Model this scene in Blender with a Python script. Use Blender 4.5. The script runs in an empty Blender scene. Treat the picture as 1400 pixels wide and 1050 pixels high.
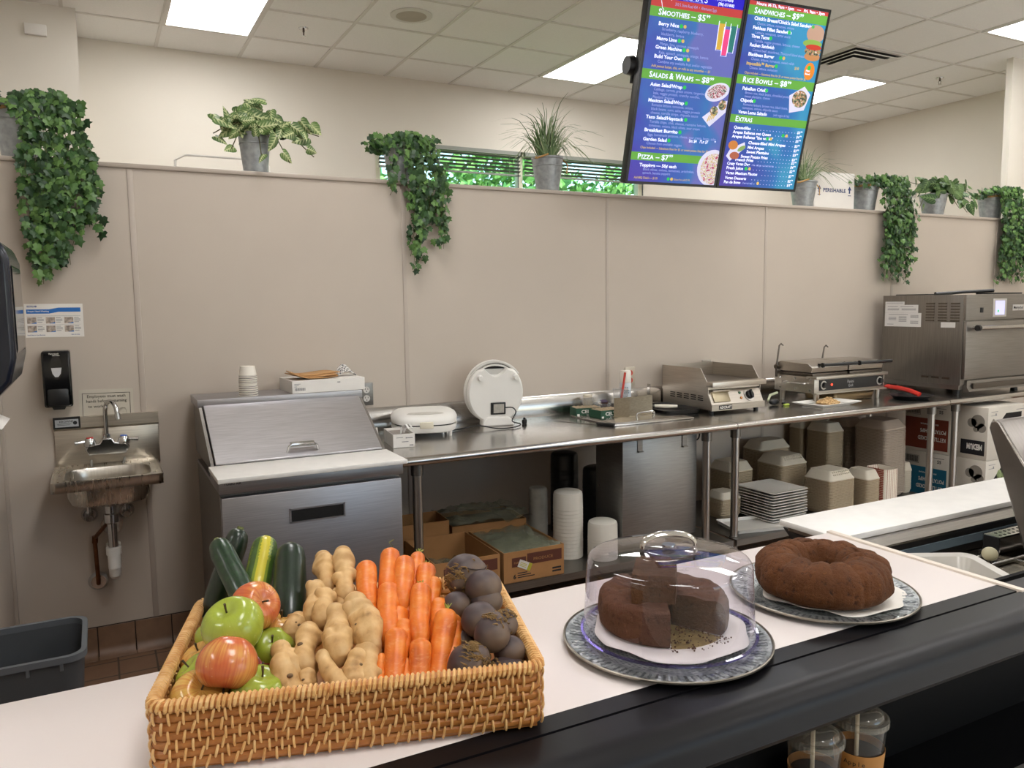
import bpy, bmesh, math, random
from mathutils import Vector, Matrix, noise
PI = math.pi
scene = bpy.context.scene
COL = scene.collection
random.seed(7)

# ---------------------------------------------------------------- camera, sky, exposure
cam_d = bpy.data.cameras.new('camera'); cam = bpy.data.objects.new('camera', cam_d); COL.objects.link(cam)
YAW, PITCH, ROLL = 0.481726517, 0.102977021, -0.0125231753
cam_d.sensor_fit = 'HORIZONTAL'; cam_d.sensor_width = 36.0; cam_d.lens = 1082.0 / 1400 * 36.0
cam_d.clip_start = 0.02; cam_d.clip_end = 200
_f = Vector((math.sin(YAW) * math.cos(PITCH), math.cos(YAW) * math.cos(PITCH), -math.sin(PITCH)))
_r = Vector((math.cos(YAW), -math.sin(YAW), 0)); _u = _r.cross(_f)
_c, _s = math.cos(ROLL), math.sin(ROLL)
_R = _r * _c + _u * _s; _U = _u * _c - _r * _s
cam.matrix_world = Matrix(((_R.x, _U.x, -_f.x, 0), (_R.y, _U.y, -_f.y, 0), (_R.z, _U.z, -_f.z, 1.56), (0, 0, 0, 1)))
scene.camera = cam

world = bpy.data.worlds.new('sky'); scene.world = world; world.use_nodes = True
wn = world.node_tree.nodes; wl = world.node_tree.links
sky = wn.new('ShaderNodeTexSky'); sky.sky_type = 'NISHITA'; sky.sun_elevation = math.radians(50); sky.sun_rotation = math.radians(200); sky.sun_disc = False
wl.new(sky.outputs[0], wn['Background'].inputs[0]); wn['Background'].inputs[1].default_value = 0.35
sun_d = bpy.data.lights.new('sun', 'SUN'); sun_d.energy = 5.0; sun_d.angle = math.radians(1.0)
sun = bpy.data.objects.new('sun', sun_d); COL.objects.link(sun); sun.rotation_euler = (math.radians(38), 0, math.radians(-25))

scene.view_settings.view_transform = 'Standard'; scene.view_settings.look = 'None'
scene.view_settings.gamma = 1.0; scene.view_settings.use_curve_mapping = False
scene.view_settings.exposure = 0.58
LENS_STRENGTH = 9.0

# ---------------------------------------------------------------- materials
MATS = {}
def srgb(c):
    if isinstance(c, str):
        c = c.lstrip('#'); c = tuple(int(c[i:i + 2], 16) / 255 for i in (0, 2, 4))
    return tuple((x / 12.92 if x <= 0.04045 else ((x + 0.055) / 1.055) ** 2.4) for x in c) + (1.0,)
class NT:
    def __init__(self, name):
        self.m = bpy.data.materials.new(name); self.m.use_nodes = True
        self.t = self.m.node_tree; self.n = self.t.nodes; self.l = self.t.links
        self.b = self.n['Principled BSDF']
    def new(self, t, **k):
        n = self.n.new(t)
        for a, v in k.items(): setattr(n, a, v)
        return n
    def link(self, a, b): self.l.new(a, b)
    def coord(self, scale=(1, 1, 1), kind='Object'):
        tc = self.new('ShaderNodeTexCoord'); mp = self.new('ShaderNodeMapping')
        mp.inputs['Scale'].default_value = scale
        self.link(tc.outputs[kind], mp.inputs['Vector']); return mp.outputs[0]
    def noise(self, scale, detail=4, vec=None, rough=0.5):
        n = self.new('ShaderNodeTexNoise'); n.inputs['Scale'].default_value = scale; n.inputs['Detail'].default_value = detail
        n.inputs['Roughness'].default_value = rough
        self.link(vec if vec else self.coord(), n.inputs['Vector']); return n.outputs['Fac']
    def ramp(self, fac, stops, interp='LINEAR'):
        r = self.new('ShaderNodeValToRGB'); r.color_ramp.interpolation = interp
        e = r.color_ramp.elements
        while len(e) < len(stops): e.new(0.5)
        for i, (p, c) in enumerate(stops): e[i].position = p; e[i].color = srgb(c) if not isinstance(c, float) else (c, c, c, 1)
        self.link(fac, r.inputs[0]); return r.outputs[0]
    def bump(self, h, strength=0.3, dist=0.002, normal=None):
        b = self.new('ShaderNodeBump'); b.inputs['Strength'].default_value = strength; b.inputs['Distance'].default_value = dist
        self.link(h, b.inputs['Height'])
        if normal: self.link(normal, b.inputs['Normal'])
        self.link(b.outputs[0], self.b.inputs['Normal']); return b.outputs[0]
    def mix(self, fac, a, b, blend='MIX'):
        m = self.new('ShaderNodeMix', data_type='RGBA', blend_type=blend)
        if isinstance(fac, (int, float)): m.inputs[0].default_value = fac
        else: self.link(fac, m.inputs[0])
        for i, v in ((6, a), (7, b)):
            if hasattr(v, 'node'): self.link(v, m.inputs[i])
            else: m.inputs[i].default_value = srgb(v)
        return m.outputs[2]
def plain(name, col, rough=0.5, metal=0.0, var=0.06, vscale=8.0, bump=0.0, bscale=60.0, bdist=0.001, spec=0.5, coat=0.0, emis=None, estr=0.0, sss=0.0):
    if name in MATS: return MATS[name]
    t = NT(name); b = t.b
    b.inputs['Roughness'].default_value = rough; b.inputs['Metallic'].default_value = metal
    b.inputs['Specular IOR Level'].default_value = spec; b.inputs['Coat Weight'].default_value = coat
    c = srgb(col)
    if var > 0:
        f = t.noise(vscale, 3)
        d = tuple(max(0, x * (1 - var)) for x in c[:3]); l = tuple(min(1, x * (1 + var)) for x in c[:3])
        r = t.new('ShaderNodeValToRGB'); r.color_ramp.elements[0].position = 0.3; r.color_ramp.elements[1].position = 0.7
        r.color_ramp.elements[0].color = d + (1,); r.color_ramp.elements[1].color = l + (1,)
        t.link(f, r.inputs[0]); t.link(r.outputs[0], b.inputs['Base Color'])
    else: b.inputs['Base Color'].default_value = c
    if bump > 0: t.bump(t.noise(bscale, 4), bump, bdist)
    if emis: b.inputs['Emission Color'].default_value = srgb(emis); b.inputs['Emission Strength'].default_value = estr
    if sss: b.inputs['Subsurface Weight'].default_value = sss; b.inputs['Subsurface Scale'].default_value = 0.01
    MATS[name] = t.m; return t.m
def steel(name, col='#b9b5b0', rough=0.28, scale=(2, 90, 90), aniso=0.0):
    if name in MATS: return MATS[name]
    t = NT(name); b = t.b; b.inputs['Metallic'].default_value = 1.0
    v = t.coord(scale); f = t.noise(3.0, 5, v); g = t.noise(3.0, 3)
    c = srgb(col)
    t.link(t.mix(t.ramp(f, [(0.3, 0.0), (0.75, 1.0)]), tuple(x for x in ([(a * 0.9) for a in hexrgb(col)])), col), b.inputs['Base Color'])
    m = t.new('ShaderNodeMapRange'); m.inputs[3].default_value = rough * 0.8; m.inputs[4].default_value = rough * 1.35
    ad = t.new('ShaderNodeMath', operation='ADD'); t.link(f, ad.inputs[0]); t.link(g, ad.inputs[1])
    hf = t.new('ShaderNodeMath', operation='MULTIPLY'); hf.inputs[1].default_value = 0.5; t.link(ad.outputs[0], hf.inputs[0])
    t.link(hf.outputs[0], m.inputs[0]); t.link(m.outputs[0], b.inputs['Roughness'])
    t.bump(f, 0.012, 0.0005)
    MATS[name] = t.m; return t.m
def hexrgb(c):
    c = c.lstrip('#'); return tuple(int(c[i:i + 2], 16) / 255 for i in (0, 2, 4))
def clear(name, tint='#ffffff', refl=1.0, rough=0.02, haze=0.0, hazecol='#cccccc', ior=1.45):
    """thin clear plastic or glass: see-through with a Fresnel sheen and optional cloudiness"""
    if name in MATS: return MATS[name]
    t = NT(name); t.n.remove(t.b)
    tr = t.new('ShaderNodeBsdfTransparent'); tr.inputs[0].default_value = srgb(tint)
    gl = t.new('ShaderNodeBsdfGlossy'); gl.inputs['Roughness'].default_value = rough; gl.inputs[0].default_value = (refl, refl, refl, 1)
    lw = t.new('ShaderNodeLayerWeight'); lw.inputs[0].default_value = 0.5; pw = t.new('ShaderNodeMath', operation='POWER'); pw.inputs[1].default_value = 4.0
    t.link(lw.outputs['Facing'], pw.inputs[0]); fr = t.new('ShaderNodeMapRange'); fr.inputs[3].default_value = 1.1 * ((ior - 1) / (ior + 1)) ** 2; fr.inputs[4].default_value = 0.9; t.link(pw.outputs[0], fr.inputs[0])
    mx = t.new('ShaderNodeMixShader'); t.link(fr.outputs[0], mx.inputs[0]); t.link(tr.outputs[0], mx.inputs[1]); t.link(gl.outputs[0], mx.inputs[2])
    last = mx.outputs[0]
    if haze > 0:
        df = t.new('ShaderNodeBsdfDiffuse'); df.inputs[0].default_value = srgb(hazecol)
        m2 = t.new('ShaderNodeMixShader')
        nz = t.noise(14, 3); mr = t.new('ShaderNodeMapRange'); mr.inputs[3].default_value = haze * 0.4; mr.inputs[4].default_value = min(1, haze * 1.6)
        t.link(nz, mr.inputs[0]); t.link(mr.outputs[0], m2.inputs[0])
        t.link(last, m2.inputs[1]); t.link(df.outputs[0], m2.inputs[2]); last = m2.outputs[0]
    t.link(last, t.n['Material Output'].inputs[0]); MATS[name] = t.m; return t.m

# ---------------------------------------------------------------- mesh helpers
def B(): return bmesh.new()
def box(bm, x0, y0, z0, x1, y1, z1, M=None, bev=0.0, seg=2):
    vs = [bm.verts.new(p) for p in ((x0, y0, z0), (x1, y0, z0), (x1, y1, z0), (x0, y1, z0), (x0, y0, z1), (x1, y0, z1), (x1, y1, z1), (x0, y1, z1))]
    fs = [bm.faces.new([vs[i] for i in q]) for q in ((3, 2, 1, 0), (4, 5, 6, 7), (0, 1, 5, 4), (1, 2, 6, 5), (2, 3, 7, 6), (3, 0, 4, 7))]
    if bev > 0:
        es = list({e for f in fs for e in f.edges})
        r = bmesh.ops.bevel(bm, geom=es, offset=bev, segments=seg, affect='EDGES', profile=0.5)
        vs = list({v for f in r['faces'] for v in f.verts} | {v for v in vs if v.is_valid})
    if M is not None: bmesh.ops.transform(bm, matrix=M, verts=[v for v in vs if v.is_valid])
    return bm
def ring(bm, c, ax, r, seg, rx=None):
    ax = Vector(ax).normalized(); a = ax.orthogonal().normalized(); b = ax.cross(a)
    return [bm.verts.new(Vector(c) + a * (r * math.cos(2 * PI * i / seg)) + b * (r * math.sin(2 * PI * i / seg))) for i in range(seg)]
def bridge(bm, A, Bq):
    n = len(A)
    for i in range(n): bm.faces.new((A[i], A[(i + 1) % n], Bq[(i + 1) % n], Bq[i]))
def cyl(bm, p0, p1, r0, r1=None, seg=20, cap=True):
    r1 = r0 if r1 is None else r1; ax = Vector(p1) - Vector(p0)
    A = ring(bm, p0, ax, r0, seg); C2 = ring(bm, p1, ax, r1, seg); bridge(bm, A, C2)
    if cap: bm.faces.new(A[::-1]); bm.faces.new(C2)
    return bm
def sweep(bm, pts, radii, seg=12, closed=False, cap=True, jitter=0.0, jfreq=30, squash=(1, 1)):
    pts = [Vector(p) for p in pts]; n = len(pts)
    if not hasattr(radii, '__len__'): radii = [radii] * n
    rings = []; prev = None
    for i, p in enumerate(pts):
        if closed: t = pts[(i + 1) % n] - pts[i - 1]
        else: t = pts[min(i + 1, n - 1)] - pts[max(i - 1, 0)]
        t.normalize()
        if prev is None: a = t.orthogonal().normalized()
        else: a = (prev - t * prev.dot(t)).normalized()
        prev = a; b = t.cross(a); rg = []
        for k in range(seg):
            an = 2 * PI * k / seg; d = a * (math.cos(an) * squash[0]) + b * (math.sin(an) * squash[1]); r = radii[i]
            if jitter: r *= 1 + jitter * noise.noise((p + d * r) * jfreq)
            rg.append(bm.verts.new(p + d * r))
        rings.append(rg)
    for i in range(n - 1): bridge(bm, rings[i], rings[i + 1])
    if closed: bridge(bm, rings[-1], rings[0])
    elif cap:
        bm.faces.new(rings[0][::-1]); bm.faces.new(rings[-1])
    return bm
def lathe(bm, prof, c=(0, 0, 0), seg=48, a0=0.0, a1=2 * PI, fn=None):
    full = abs(a1 - a0 - 2 * PI) < 1e-6; n = seg if full else seg + 1; cols = []
    for i in range(n):
        a = a0 + (a1 - a0) * i / seg; col = []
        for r, z in prof:
            if fn: rr, zz = fn(a, r, z)
            else: rr, zz = r, z
            col.append(bm.verts.new((c[0] + rr * math.cos(a), c[1] + rr * math.sin(a), c[2] + zz)))
        cols.append(col)
    m = len(prof)
    for i in range(n if full else n - 1):
        A = cols[i]; D = cols[(i + 1) % n]
        for j in range(m - 1): bm.faces.new((A[j], D[j], D[j + 1], A[j + 1]))
    bmesh.ops.remove_doubles(bm, verts=[v for col in cols for v in col], dist=1e-6)
    return bm
def prism(bm, poly, axis, d0, d1):
    """extrude a 2-D outline; axis 'x': outline is (y, z); 'y': (x, z); 'z': (x, y)"""
    f = {'x': lambda p, d: (d, p[0], p[1]), 'y': lambda p, d: (p[0], d, p[1]), 'z': lambda p, d: (p[0], p[1], d)}[axis]
    A = [bm.verts.new(f(p, d0)) for p in poly]; D = [bm.verts.new(f(p, d1)) for p in poly]
    bridge(bm, A, D); bm.faces.new(A[::-1]); bm.faces.new(D)
    return bm
def rrect(x0, y0, x1, y1, r, n=5):
    out = []
    for cx, cy, s in ((x1 - r, y1 - r, 0), (x0 + r, y1 - r, 1), (x0 + r, y0 + r, 2), (x1 - r, y0 + r, 3)):
        for k in range(n + 1):
            a = (s + k / n) * PI / 2; out.append((cx + r * math.cos(a), cy + r * math.sin(a)))
    return out
def ball(bm, c, r, sub=3, sc=(1, 1, 1), M=None):
    m = Matrix.Translation(c) @ (M or Matrix()) @ Matrix.Diagonal((r * sc[0], r * sc[1], r * sc[2], 1))
    bmesh.ops.create_icosphere(bm, subdivisions=sub, radius=1, matrix=m); return bm
def frame(o, x, y):
    x = Vector(x).normalized(); y = Vector(y); y = (y - x * y.dot(x)).normalized(); z = x.cross(y); o = Vector(o)
    return Matrix(((x.x, y.x, z.x, o.x), (x.y, y.y, z.y, o.y), (x.z, y.z, z.z, o.z), (0, 0, 0, 1)))
def obj(name, bm, m, parent=None, smooth=None, bevel=0, local=False, recalc=True):
    """bm in world coordinates (or in the parent's own when local)"""
    if recalc: bmesh.ops.recalc_face_normals(bm, faces=bm.faces)
    me = bpy.data.meshes.new(name)
    if parent is not None and not local:
        bm.transform(world_of(parent).inverted())
    bm.to_mesh(me); bm.free()
    if smooth is None: smooth = 35
    if smooth:
        for p in me.polygons: p.use_smooth = True
        if smooth < 180: me.set_sharp_from_angle(angle=math.radians(smooth))
    o = bpy.data.objects.new(name, me); COL.objects.link(o)
    for mm in (m if isinstance(m, (list, tuple)) else [m]): me.materials.append(mm)
    if parent is not None: o.parent = parent
    if bevel:
        bv = o.modifiers.new('soft_edges', 'BEVEL'); bv.width = bevel; bv.segments = 2; bv.limit_method = 'ANGLE'; bv.angle_limit = math.radians(40)
    return o
def world_of(o):
    M = o.matrix_basis.copy()
    while o.parent: o = o.parent; M = o.matrix_basis @ M
    return M
def thing(name, label, cat, loc=(0, 0, 0), rotz=0, group=None, M=None):
    o = bpy.data.objects.new(name, None); COL.objects.link(o); o.empty_display_size = 0.05
    if M is not None: o.matrix_basis = M
    else: o.matrix_basis = Matrix.Translation(loc) @ Matrix.Rotation(rotz, 4, 'Z')
    return tag(o, label, cat, group)
def recenter(o, loc):
    """move a single-mesh thing's origin to loc"""
    loc = Vector(loc); o.data.transform(Matrix.Translation(-loc)); o.location = loc; return o
def tag(o, label, cat, group=None, kind=None):
    o['label'] = label; o['category'] = cat
    if group: o['group'] = group
    if kind: o['kind'] = kind
    return o
def struct(name, bm, m, **k):
    o = obj(name, bm, m, **k); o['kind'] = 'structure'; return o
def dup(root, M, label=None, group=None):
    r = root.copy(); COL.objects.link(r); r.matrix_basis = M
    if label: r['label'] = label
    if group: r['group'] = group
    for ch in list(root.children):
        c = ch.copy(); COL.objects.link(c); c.parent = r
        for g in list(ch.children):
            d = g.copy(); COL.objects.link(d); d.parent = c
    return r
def text_into(bm, body, size, M, align='LEFT', xs=1.0, bold=0.0, depth=0.0, space=1.0, width=None):
    """adds lettering to bm; returns its width (fitted to width when given)"""
    cu = bpy.data.curves.new('t', 'FONT'); cu.body = body; cu.size = size; cu.align_x = align; cu.offset = bold * size; cu.extrude = depth
    cu.resolution_u = 2; cu.space_character = space
    o = bpy.data.objects.new('t', cu); COL.objects.link(o)
    dg = bpy.context.evaluated_depsgraph_get(); dg.update()
    me = bpy.data.meshes.new_from_object(o.evaluated_get(dg))
    t = B(); t.from_mesh(me); mx_ = max([v.co.x for v in t.verts] or [0])
    if width: xs = width / max(mx_, 1e-6)
    t.transform(M @ Matrix.Diagonal((xs, 1, 1, 1)))
    tmp = bpy.data.meshes.new('tt'); t.to_mesh(tmp); t.free(); bm.from_mesh(tmp)
    bpy.data.objects.remove(o); bpy.data.curves.remove(cu); bpy.data.meshes.remove(me); bpy.data.meshes.remove(tmp)
    return mx_ * xs
def quad_into(bm, M, x0, y0, x1, y1, d=0.0004):
    box(bm, x0, y0, 0, x1, y1, d, M)
T = Matrix.Translation

# ---------------------------------------------------------------- shared materials
STEEL = steel('brushed_steel', '#c8c4bf', 0.2)
STEEL_V = steel('brushed_steel_upright', '#c2beb9', 0.30, (90, 90, 2))
STEEL_D = steel('dull_steel', '#8e8b87', 0.38, (2, 60, 60))
CHROME = steel('chrome', '#dcdcdc', 0.14, (3, 3, 3))
BLACK = plain('black_plastic', '#111214', 0.35, var=0.1)
BLACKM = plain('matte_black', '#0c0c0d', 0.8, var=0.1)
WHITEP = plain('white_plastic', '#e9e6e0', 0.35, var=0.02)
WHITEPAPER = plain('white_card', '#e4e0da', 0.7, var=0.03)
POLY = plain('white_cutting_poly', '#eeebe6', 0.4, var=0.03, vscale=20)
INK = plain('dark_ink', '#1c1c20', 0.6, var=0)
INKGREY = plain('grey_ink', '#77777a', 0.6, var=0)
INKBLUE = plain('blue_ink', '#1f6ab8', 0.5, var=0)
RUBBER = plain('black_cable', '#0b0b0b', 0.5, var=0)
CARD = plain('kraft_cardboard', '#a87b4d', 0.8, var=0.08, vscale=12, bump=0.1, bscale=90)
CARDIN = plain('kraft_cardboard_inside', '#94683e', 0.85, var=0.08)
GALV = plain('galvanised_metal', '#9da1a3', 0.45, 0.6, var=0.18, vscale=40, bump=0.1, bscale=40)

# baked positions of the produce (world metres)
CARROTS = [((0.3471, 1.1574, 1.1592), (0.3266, 1.0891, 1.1292), 0.0168), ((0.3933, 1.1759, 1.167), (0.361, 1.1001, 1.1327), 0.0167), ((0.4065, 1.1459, 1.1615), (0.3742, 1.0738, 1.1287), 0.0165), ((0.4378, 1.1726, 1.1571), (0.4045, 1.1009, 1.1243), 0.0125), ((0.4359, 1.1312, 1.149), (0.4018, 1.0576, 1.1153), 0.0165), ((0.4362, 1.0974, 1.139), (0.4122, 1.0485, 1.1164), 0.0112), ((0.3417, 1.1182, 1.1338), (0.3199, 1.0596, 1.1076), 0.0133), ((0.3645, 1.1027, 1.1388), (0.3369, 1.0286, 1.1057), 0.0179), ((0.3933, 1.0974, 1.1303), (0.3698, 1.0401, 1.1045), 0.01), ((0.4066, 1.0793, 1.1386), (0.3737, 1.0034, 1.1042), 0.0166), ((0.4255, 1.0531, 1.1208), (0.3997, 1.0004, 1.0965), 0.0148), ((0.4417, 1.0397, 1.112), (0.4123, 0.9812, 1.085), 0.0123), ((0.3655, 1.0601, 1.1165), (0.3456, 1.0151, 1.096), 0.0153), ((0.3618, 1.0299, 1.1105), (0.3423, 0.988, 1.0914), 0.0132), ((0.3435, 1.0098, 1.1113), (0.3143, 0.9454, 1.0555), 0.0163), ((0.385, 1.0204, 1.1053), (0.358, 0.9708, 1.0821), 0.0135), ((0.367, 0.9802, 1.1023), (0.3465, 0.9363, 1.0516), 0.0159), ((0.4204, 1.0143, 1.1217), (0.3688, 0.9317, 1.0527), 0.0174), ((0.4346, 1.0078, 1.1029), (0.3937, 0.944, 1.0724), 0.0102), ((0.3159, 0.9943, 1.0884), (0.293, 0.9434, 1.0603), 0.0078), ((0.3456, 0.9788, 1.0817), (0.3255, 0.9331, 1.0568), 0.0075)]
GINGER = [((0.2933, 1.209, 1.1692), (0.2838, 1.1527, 1.1454), 0.0153), ((0.323, 1.2005, 1.174), (0.3031, 1.1216, 1.1398), 0.0161), ((0.2683, 1.1469, 1.1466), (0.25, 1.102, 1.1263), 0.0142), ((0.2751, 1.1222, 1.1414), (0.2598, 1.084, 1.1242), 0.0143), ((0.2774, 1.0835, 1.129), (0.2606, 1.0142, 1.0991), 0.0177), ((0.3077, 1.092, 1.1352), (0.3049, 1.0123, 1.1027), 0.0202), ((0.3054, 1.0244, 1.1011), (0.2851, 0.9533, 1.0668), 0.0153), ((0.2353, 1.1083, 1.1172), (0.2164, 1.0948, 1.1095), 0.0143), ((0.2381, 1.0742, 1.1126), (0.2173, 1.0272, 1.0912), 0.0179), ((0.3345, 1.0585, 1.11), (0.3248, 1.035, 1.0994), 0.0095), ((0.2398, 1.0152, 1.0987), (0.2493, 0.9606, 1.0695), 0.0124), ((0.2825, 0.9955, 1.0986), (0.2707, 0.9584, 1.0591), 0.016), ((0.2415, 0.9647, 1.0636), (0.2213, 0.97, 1.0618), 0.0141), ((0.2227, 1.0184, 1.0782), (0.2128, 0.9934, 1.0669), 0.0118), ((0.2952, 1.136, 1.1366), (0.2925, 1.1094, 1.1255), 0.0099), ((0.1869, 1.0264, 1.0992), (0.2044, 0.9798, 1.0492), 0.0188), ((0.1935, 1.0587, 1.1017), (0.196, 1.02, 1.0863), 0.0164)]
ZUCCHINI = [((0.1465, 1.2763, 1.1962), (0.1696, 1.1886, 1.131), 0.0189), ((0.1882, 1.3228, 1.1977), (0.1449, 1.301, 1.0947), 0.0199), ((0.2215, 1.2815, 1.1873), (0.1907, 1.2111, 1.1271), 0.0219), ((0.2514, 1.2424, 1.1812), (0.2252, 1.1456, 1.1089), 0.025)]
BEETS = [((0.4801, 1.0768, 1.1471), 0.0325), ((0.4886, 1.0318, 1.1399), 0.0272), ((0.4446, 1.0355, 1.1163), 0.0223), ((0.4869, 1.0213, 1.1215), 0.0231), ((0.457, 0.9801, 1.1134), 0.0271), ((0.455, 0.9383, 1.1083), 0.0256), ((0.4924, 0.9736, 1.1009), 0.0198), ((0.4773, 0.9295, 1.0833), 0.0221), ((0.4658, 0.9161, 1.0572), 0.0295), ((0.4153, 0.93, 1.0764), 0.0292), ((0.4058, 0.921, 1.0483), 0.0174), ((0.4326, 0.9863, 1.0851), 0.0157)]
APPLES = [((0.1736, 1.1182, 1.1403), 0.0355), ((0.1389, 1.0848, 1.1308), 0.042), ((0.1232, 1.0253, 1.107), 0.0395), ((0.2069, 1.1269, 1.0957), 0.0322), ((0.1909, 1.0909, 1.0843), 0.0311), ((0.171, 1.077, 1.0614), 0.0306), ((0.1037, 1.1186, 1.0754), 0.0307), ((0.0948, 1.0776, 1.0728), 0.0334), ((0.0886, 1.0346, 1.0636), 0.0393), ((0.1577, 1.0141, 1.0635), 0.0383), ((0.1251, 1.1624, 1.0905), 0.0296)]

# ================================================================ the room
ZC = 3.54
def wall_mat(name, col, var=0.02):
    return plain(name, col, 0.75, var=var, vscale=1.5, bump=0.05, bscale=120)
PAINT = wall_mat('cream_paint', '#e2dcd0')
FRP = plain('beige_wall_panel', '#beb2a5', 0.42, var=0.03, vscale=2, bump=0.12, bscale=22, bdist=0.002)
FRPTRIM = plain('beige_panel_moulding', '#b3a79b', 0.4, var=0.02)
def tile_floor():
    t = NT('brown_quarry_tile'); v = t.coord((1, 1, 1))
    br = t.new('ShaderNodeTexBrick'); br.offset = 0.0; br.inputs['Scale'].default_value = 1.0
    br.inputs['Brick Width'].default_value = 0.152; br.inputs['Row Height'].default_value = 0.152; br.inputs['Mortar Size'].default_value = 0.004
    br.inputs['Color1'].default_value = srgb('#7d5f4a'); br.inputs['Color2'].default_value = srgb('#8a6a52'); br.inputs['Mortar'].default_value = srgb('#3e342d')
    t.link(v, br.inputs['Vector']); n = t.noise(18, 4, v)
    t.link(t.mix(t.ramp(n, [(0.3, 0.0), (0.8, 0.35)]), br.outputs['Color'], '#6a4f3d'), t.b.inputs['Base Color'])
    t.b.inputs['Roughness'].default_value = 0.45; t.bump(br.outputs['Fac'], -0.4, 0.002); return t.m
QUARRY = tile_floor()
COVE = plain('brown_cove_tile', '#80634e', 0.4, var=0.12, vscale=14)
GROUT = plain('dark_grout', '#3a302a', 0.8, var=0.1)
def ceil_mat():
    t = NT('acoustic_ceiling_tile'); v = t.coord((1, 1, 1))
    n = t.noise(160, 3, v); t.link(t.mix(t.ramp(n, [(0.35, 0.0), (0.65, 1.0)]), '#f2f3f0', '#f8f8f5'), t.b.inputs['Base Color'])
    t.b.inputs['Roughness'].default_value = 0.9; t.bump(n, 0.15, 0.001); return t.m
CEIL = ceil_mat()
GRIDM = plain('white_ceiling_grid', '#dedcd6', 0.5, var=0)

struct('floor', box(B(), -3.5, 0.7, -0.1, 7.9, 6.83, 0), QUARRY)
struct('floor_customer_bounce', box(B(), -3.5, -4, -0.1, 7.9, 0.7, 0), plain('pale_bounce_floor', '#dad5cb', 0.4, var=0.05, vscale=3))  # unseen floor, added pale so it bounces light up to the ceiling
struct('ceiling', box(B(), -3.5, -4, ZC, 7.9, 6.83, ZC + 0.05), CEIL)
# grid runners
GX = [0.527 + 0.61 * k for k in range(-6, 12)]; GY = [6.27 - 0.61 * k for k in range(0, 17)]
bm = B()
for x in GX: box(bm, x - 0.012, -4, ZC - 0.006, x + 0.012, 6.83, ZC)
for y in GY: box(bm, -3.5, y - 0.012, ZC - 0.0055, 7.9, y + 0.012, ZC)
struct('trim_1', bm, GRIDM)
# far wall with window opening
WX0, WX1, WZ0, WZ1 = 2.25, 5.15, 1.85, 2.99
bm = B()
box(bm, -3.5, 6.83, 0, WX0, 6.98, ZC); box(bm, WX1, 6.83, 0, 8.05, 6.98, ZC)
box(bm, WX0, 6.83, 0, WX1, 6.98, WZ0); box(bm, WX0, 6.83, WZ1, WX1, 6.98, ZC)
struct('wall_far', bm, PAINT)
struct('wall_far_left', box(B(), -3.5, 6.2, 0, 0.0, 6.829, ZC), PAINT)
struct('wall_right', box(B(), 7.9, -4.15, 0, 8.05, 6.83, ZC), PAINT)
bm = B()
for q in ((-3.5, 0, 7.9, 0.25), (-3.5, 2.9, 7.9, ZC), (-3.5, 0.25, -2.6, 2.9), (2.3, 0.25, 2.7, 2.9), (7.3, 0.25, 7.9, 2.9), (-2.6, 0.25, 2.3, 2.9)): box(bm, q[0], -4.15, q[1], q[2], -4.0, q[3])
struct('wall_back', bm, PAINT)
for i_, (xa, xb) in enumerate(((2.7, 7.3),)):      # shop-front window added unseen behind the customers, to light the room's front
    bm = B(); box(bm, xa, -4.10, 0.25, xb, -4.05, 0.31); box(bm, xa, -4.10, 2.84, xb, -4.05, 2.9)
    for k in range(5): box(bm, xa + (xb - xa - 0.05) * k / 4, -4.10, 0.31, xa + (xb - xa - 0.05) * k / 4 + 0.05, -4.05, 2.84)
    struct('window_%d' % (3 + i_), bm, plain('dark_bronze_frame', '#3a342e', 0.4, 0.5))
struct('ground_added_bounce', box(B(), -30, -40, -0.3, 45, -4.2, -0.15), plain('bounce_ground_grey', '#bdb9b1', 0.9, var=0.1, vscale=2))  # unseen ground added outside, pale to throw daylight in through the window
struct('wall_left_outer', box(B(), -3.65, -4.15, 0, -3.5, 6.98, ZC), PAINT)
struct('wall_return', box(B(), 6.90, 4.105, 0, 7.9, 4.16, ZC), PAINT)
# the half-height partition behind the kitchen, with battens between the panels
struct('wall_partition', box(B(), -0.55, 3.89, 0.14, 7.9, 4.09, 2.165), FRP)
bm = B(); box(bm, -0.56, 3.878, 2.16, 7.9, 4.10, 2.18, bev=0.004); struct('trim_partition_cap', bm, FRPTRIM)
for i, x in enumerate((0.167, 1.42, 2.675, 3.93, 5.19, 6.44)):
    bm = B(); box(bm, x - 0.012, 3.886, 0.14, x + 0.012, 3.892, 2.16, bev=0.0025); struct('trim_%d' % (i + 2), bm, FRPTRIM)
struct('wall_left', box(B(), -0.53, 1.2, 0.0, -0.38, 3.89, 2.165), FRP)
bm = B(); box(bm, -0.54, 1.19, 2.16, -0.37, 3.90, 2.181, bev=0.004); struct('trim_left_cap', bm, FRPTRIM)
bm = B(); box(bm, -0.382, 3.872, 0.14, -0.366, 3.892, 2.16, bev=0.004); struct('trim_corner', bm, FRPTRIM)
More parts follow.
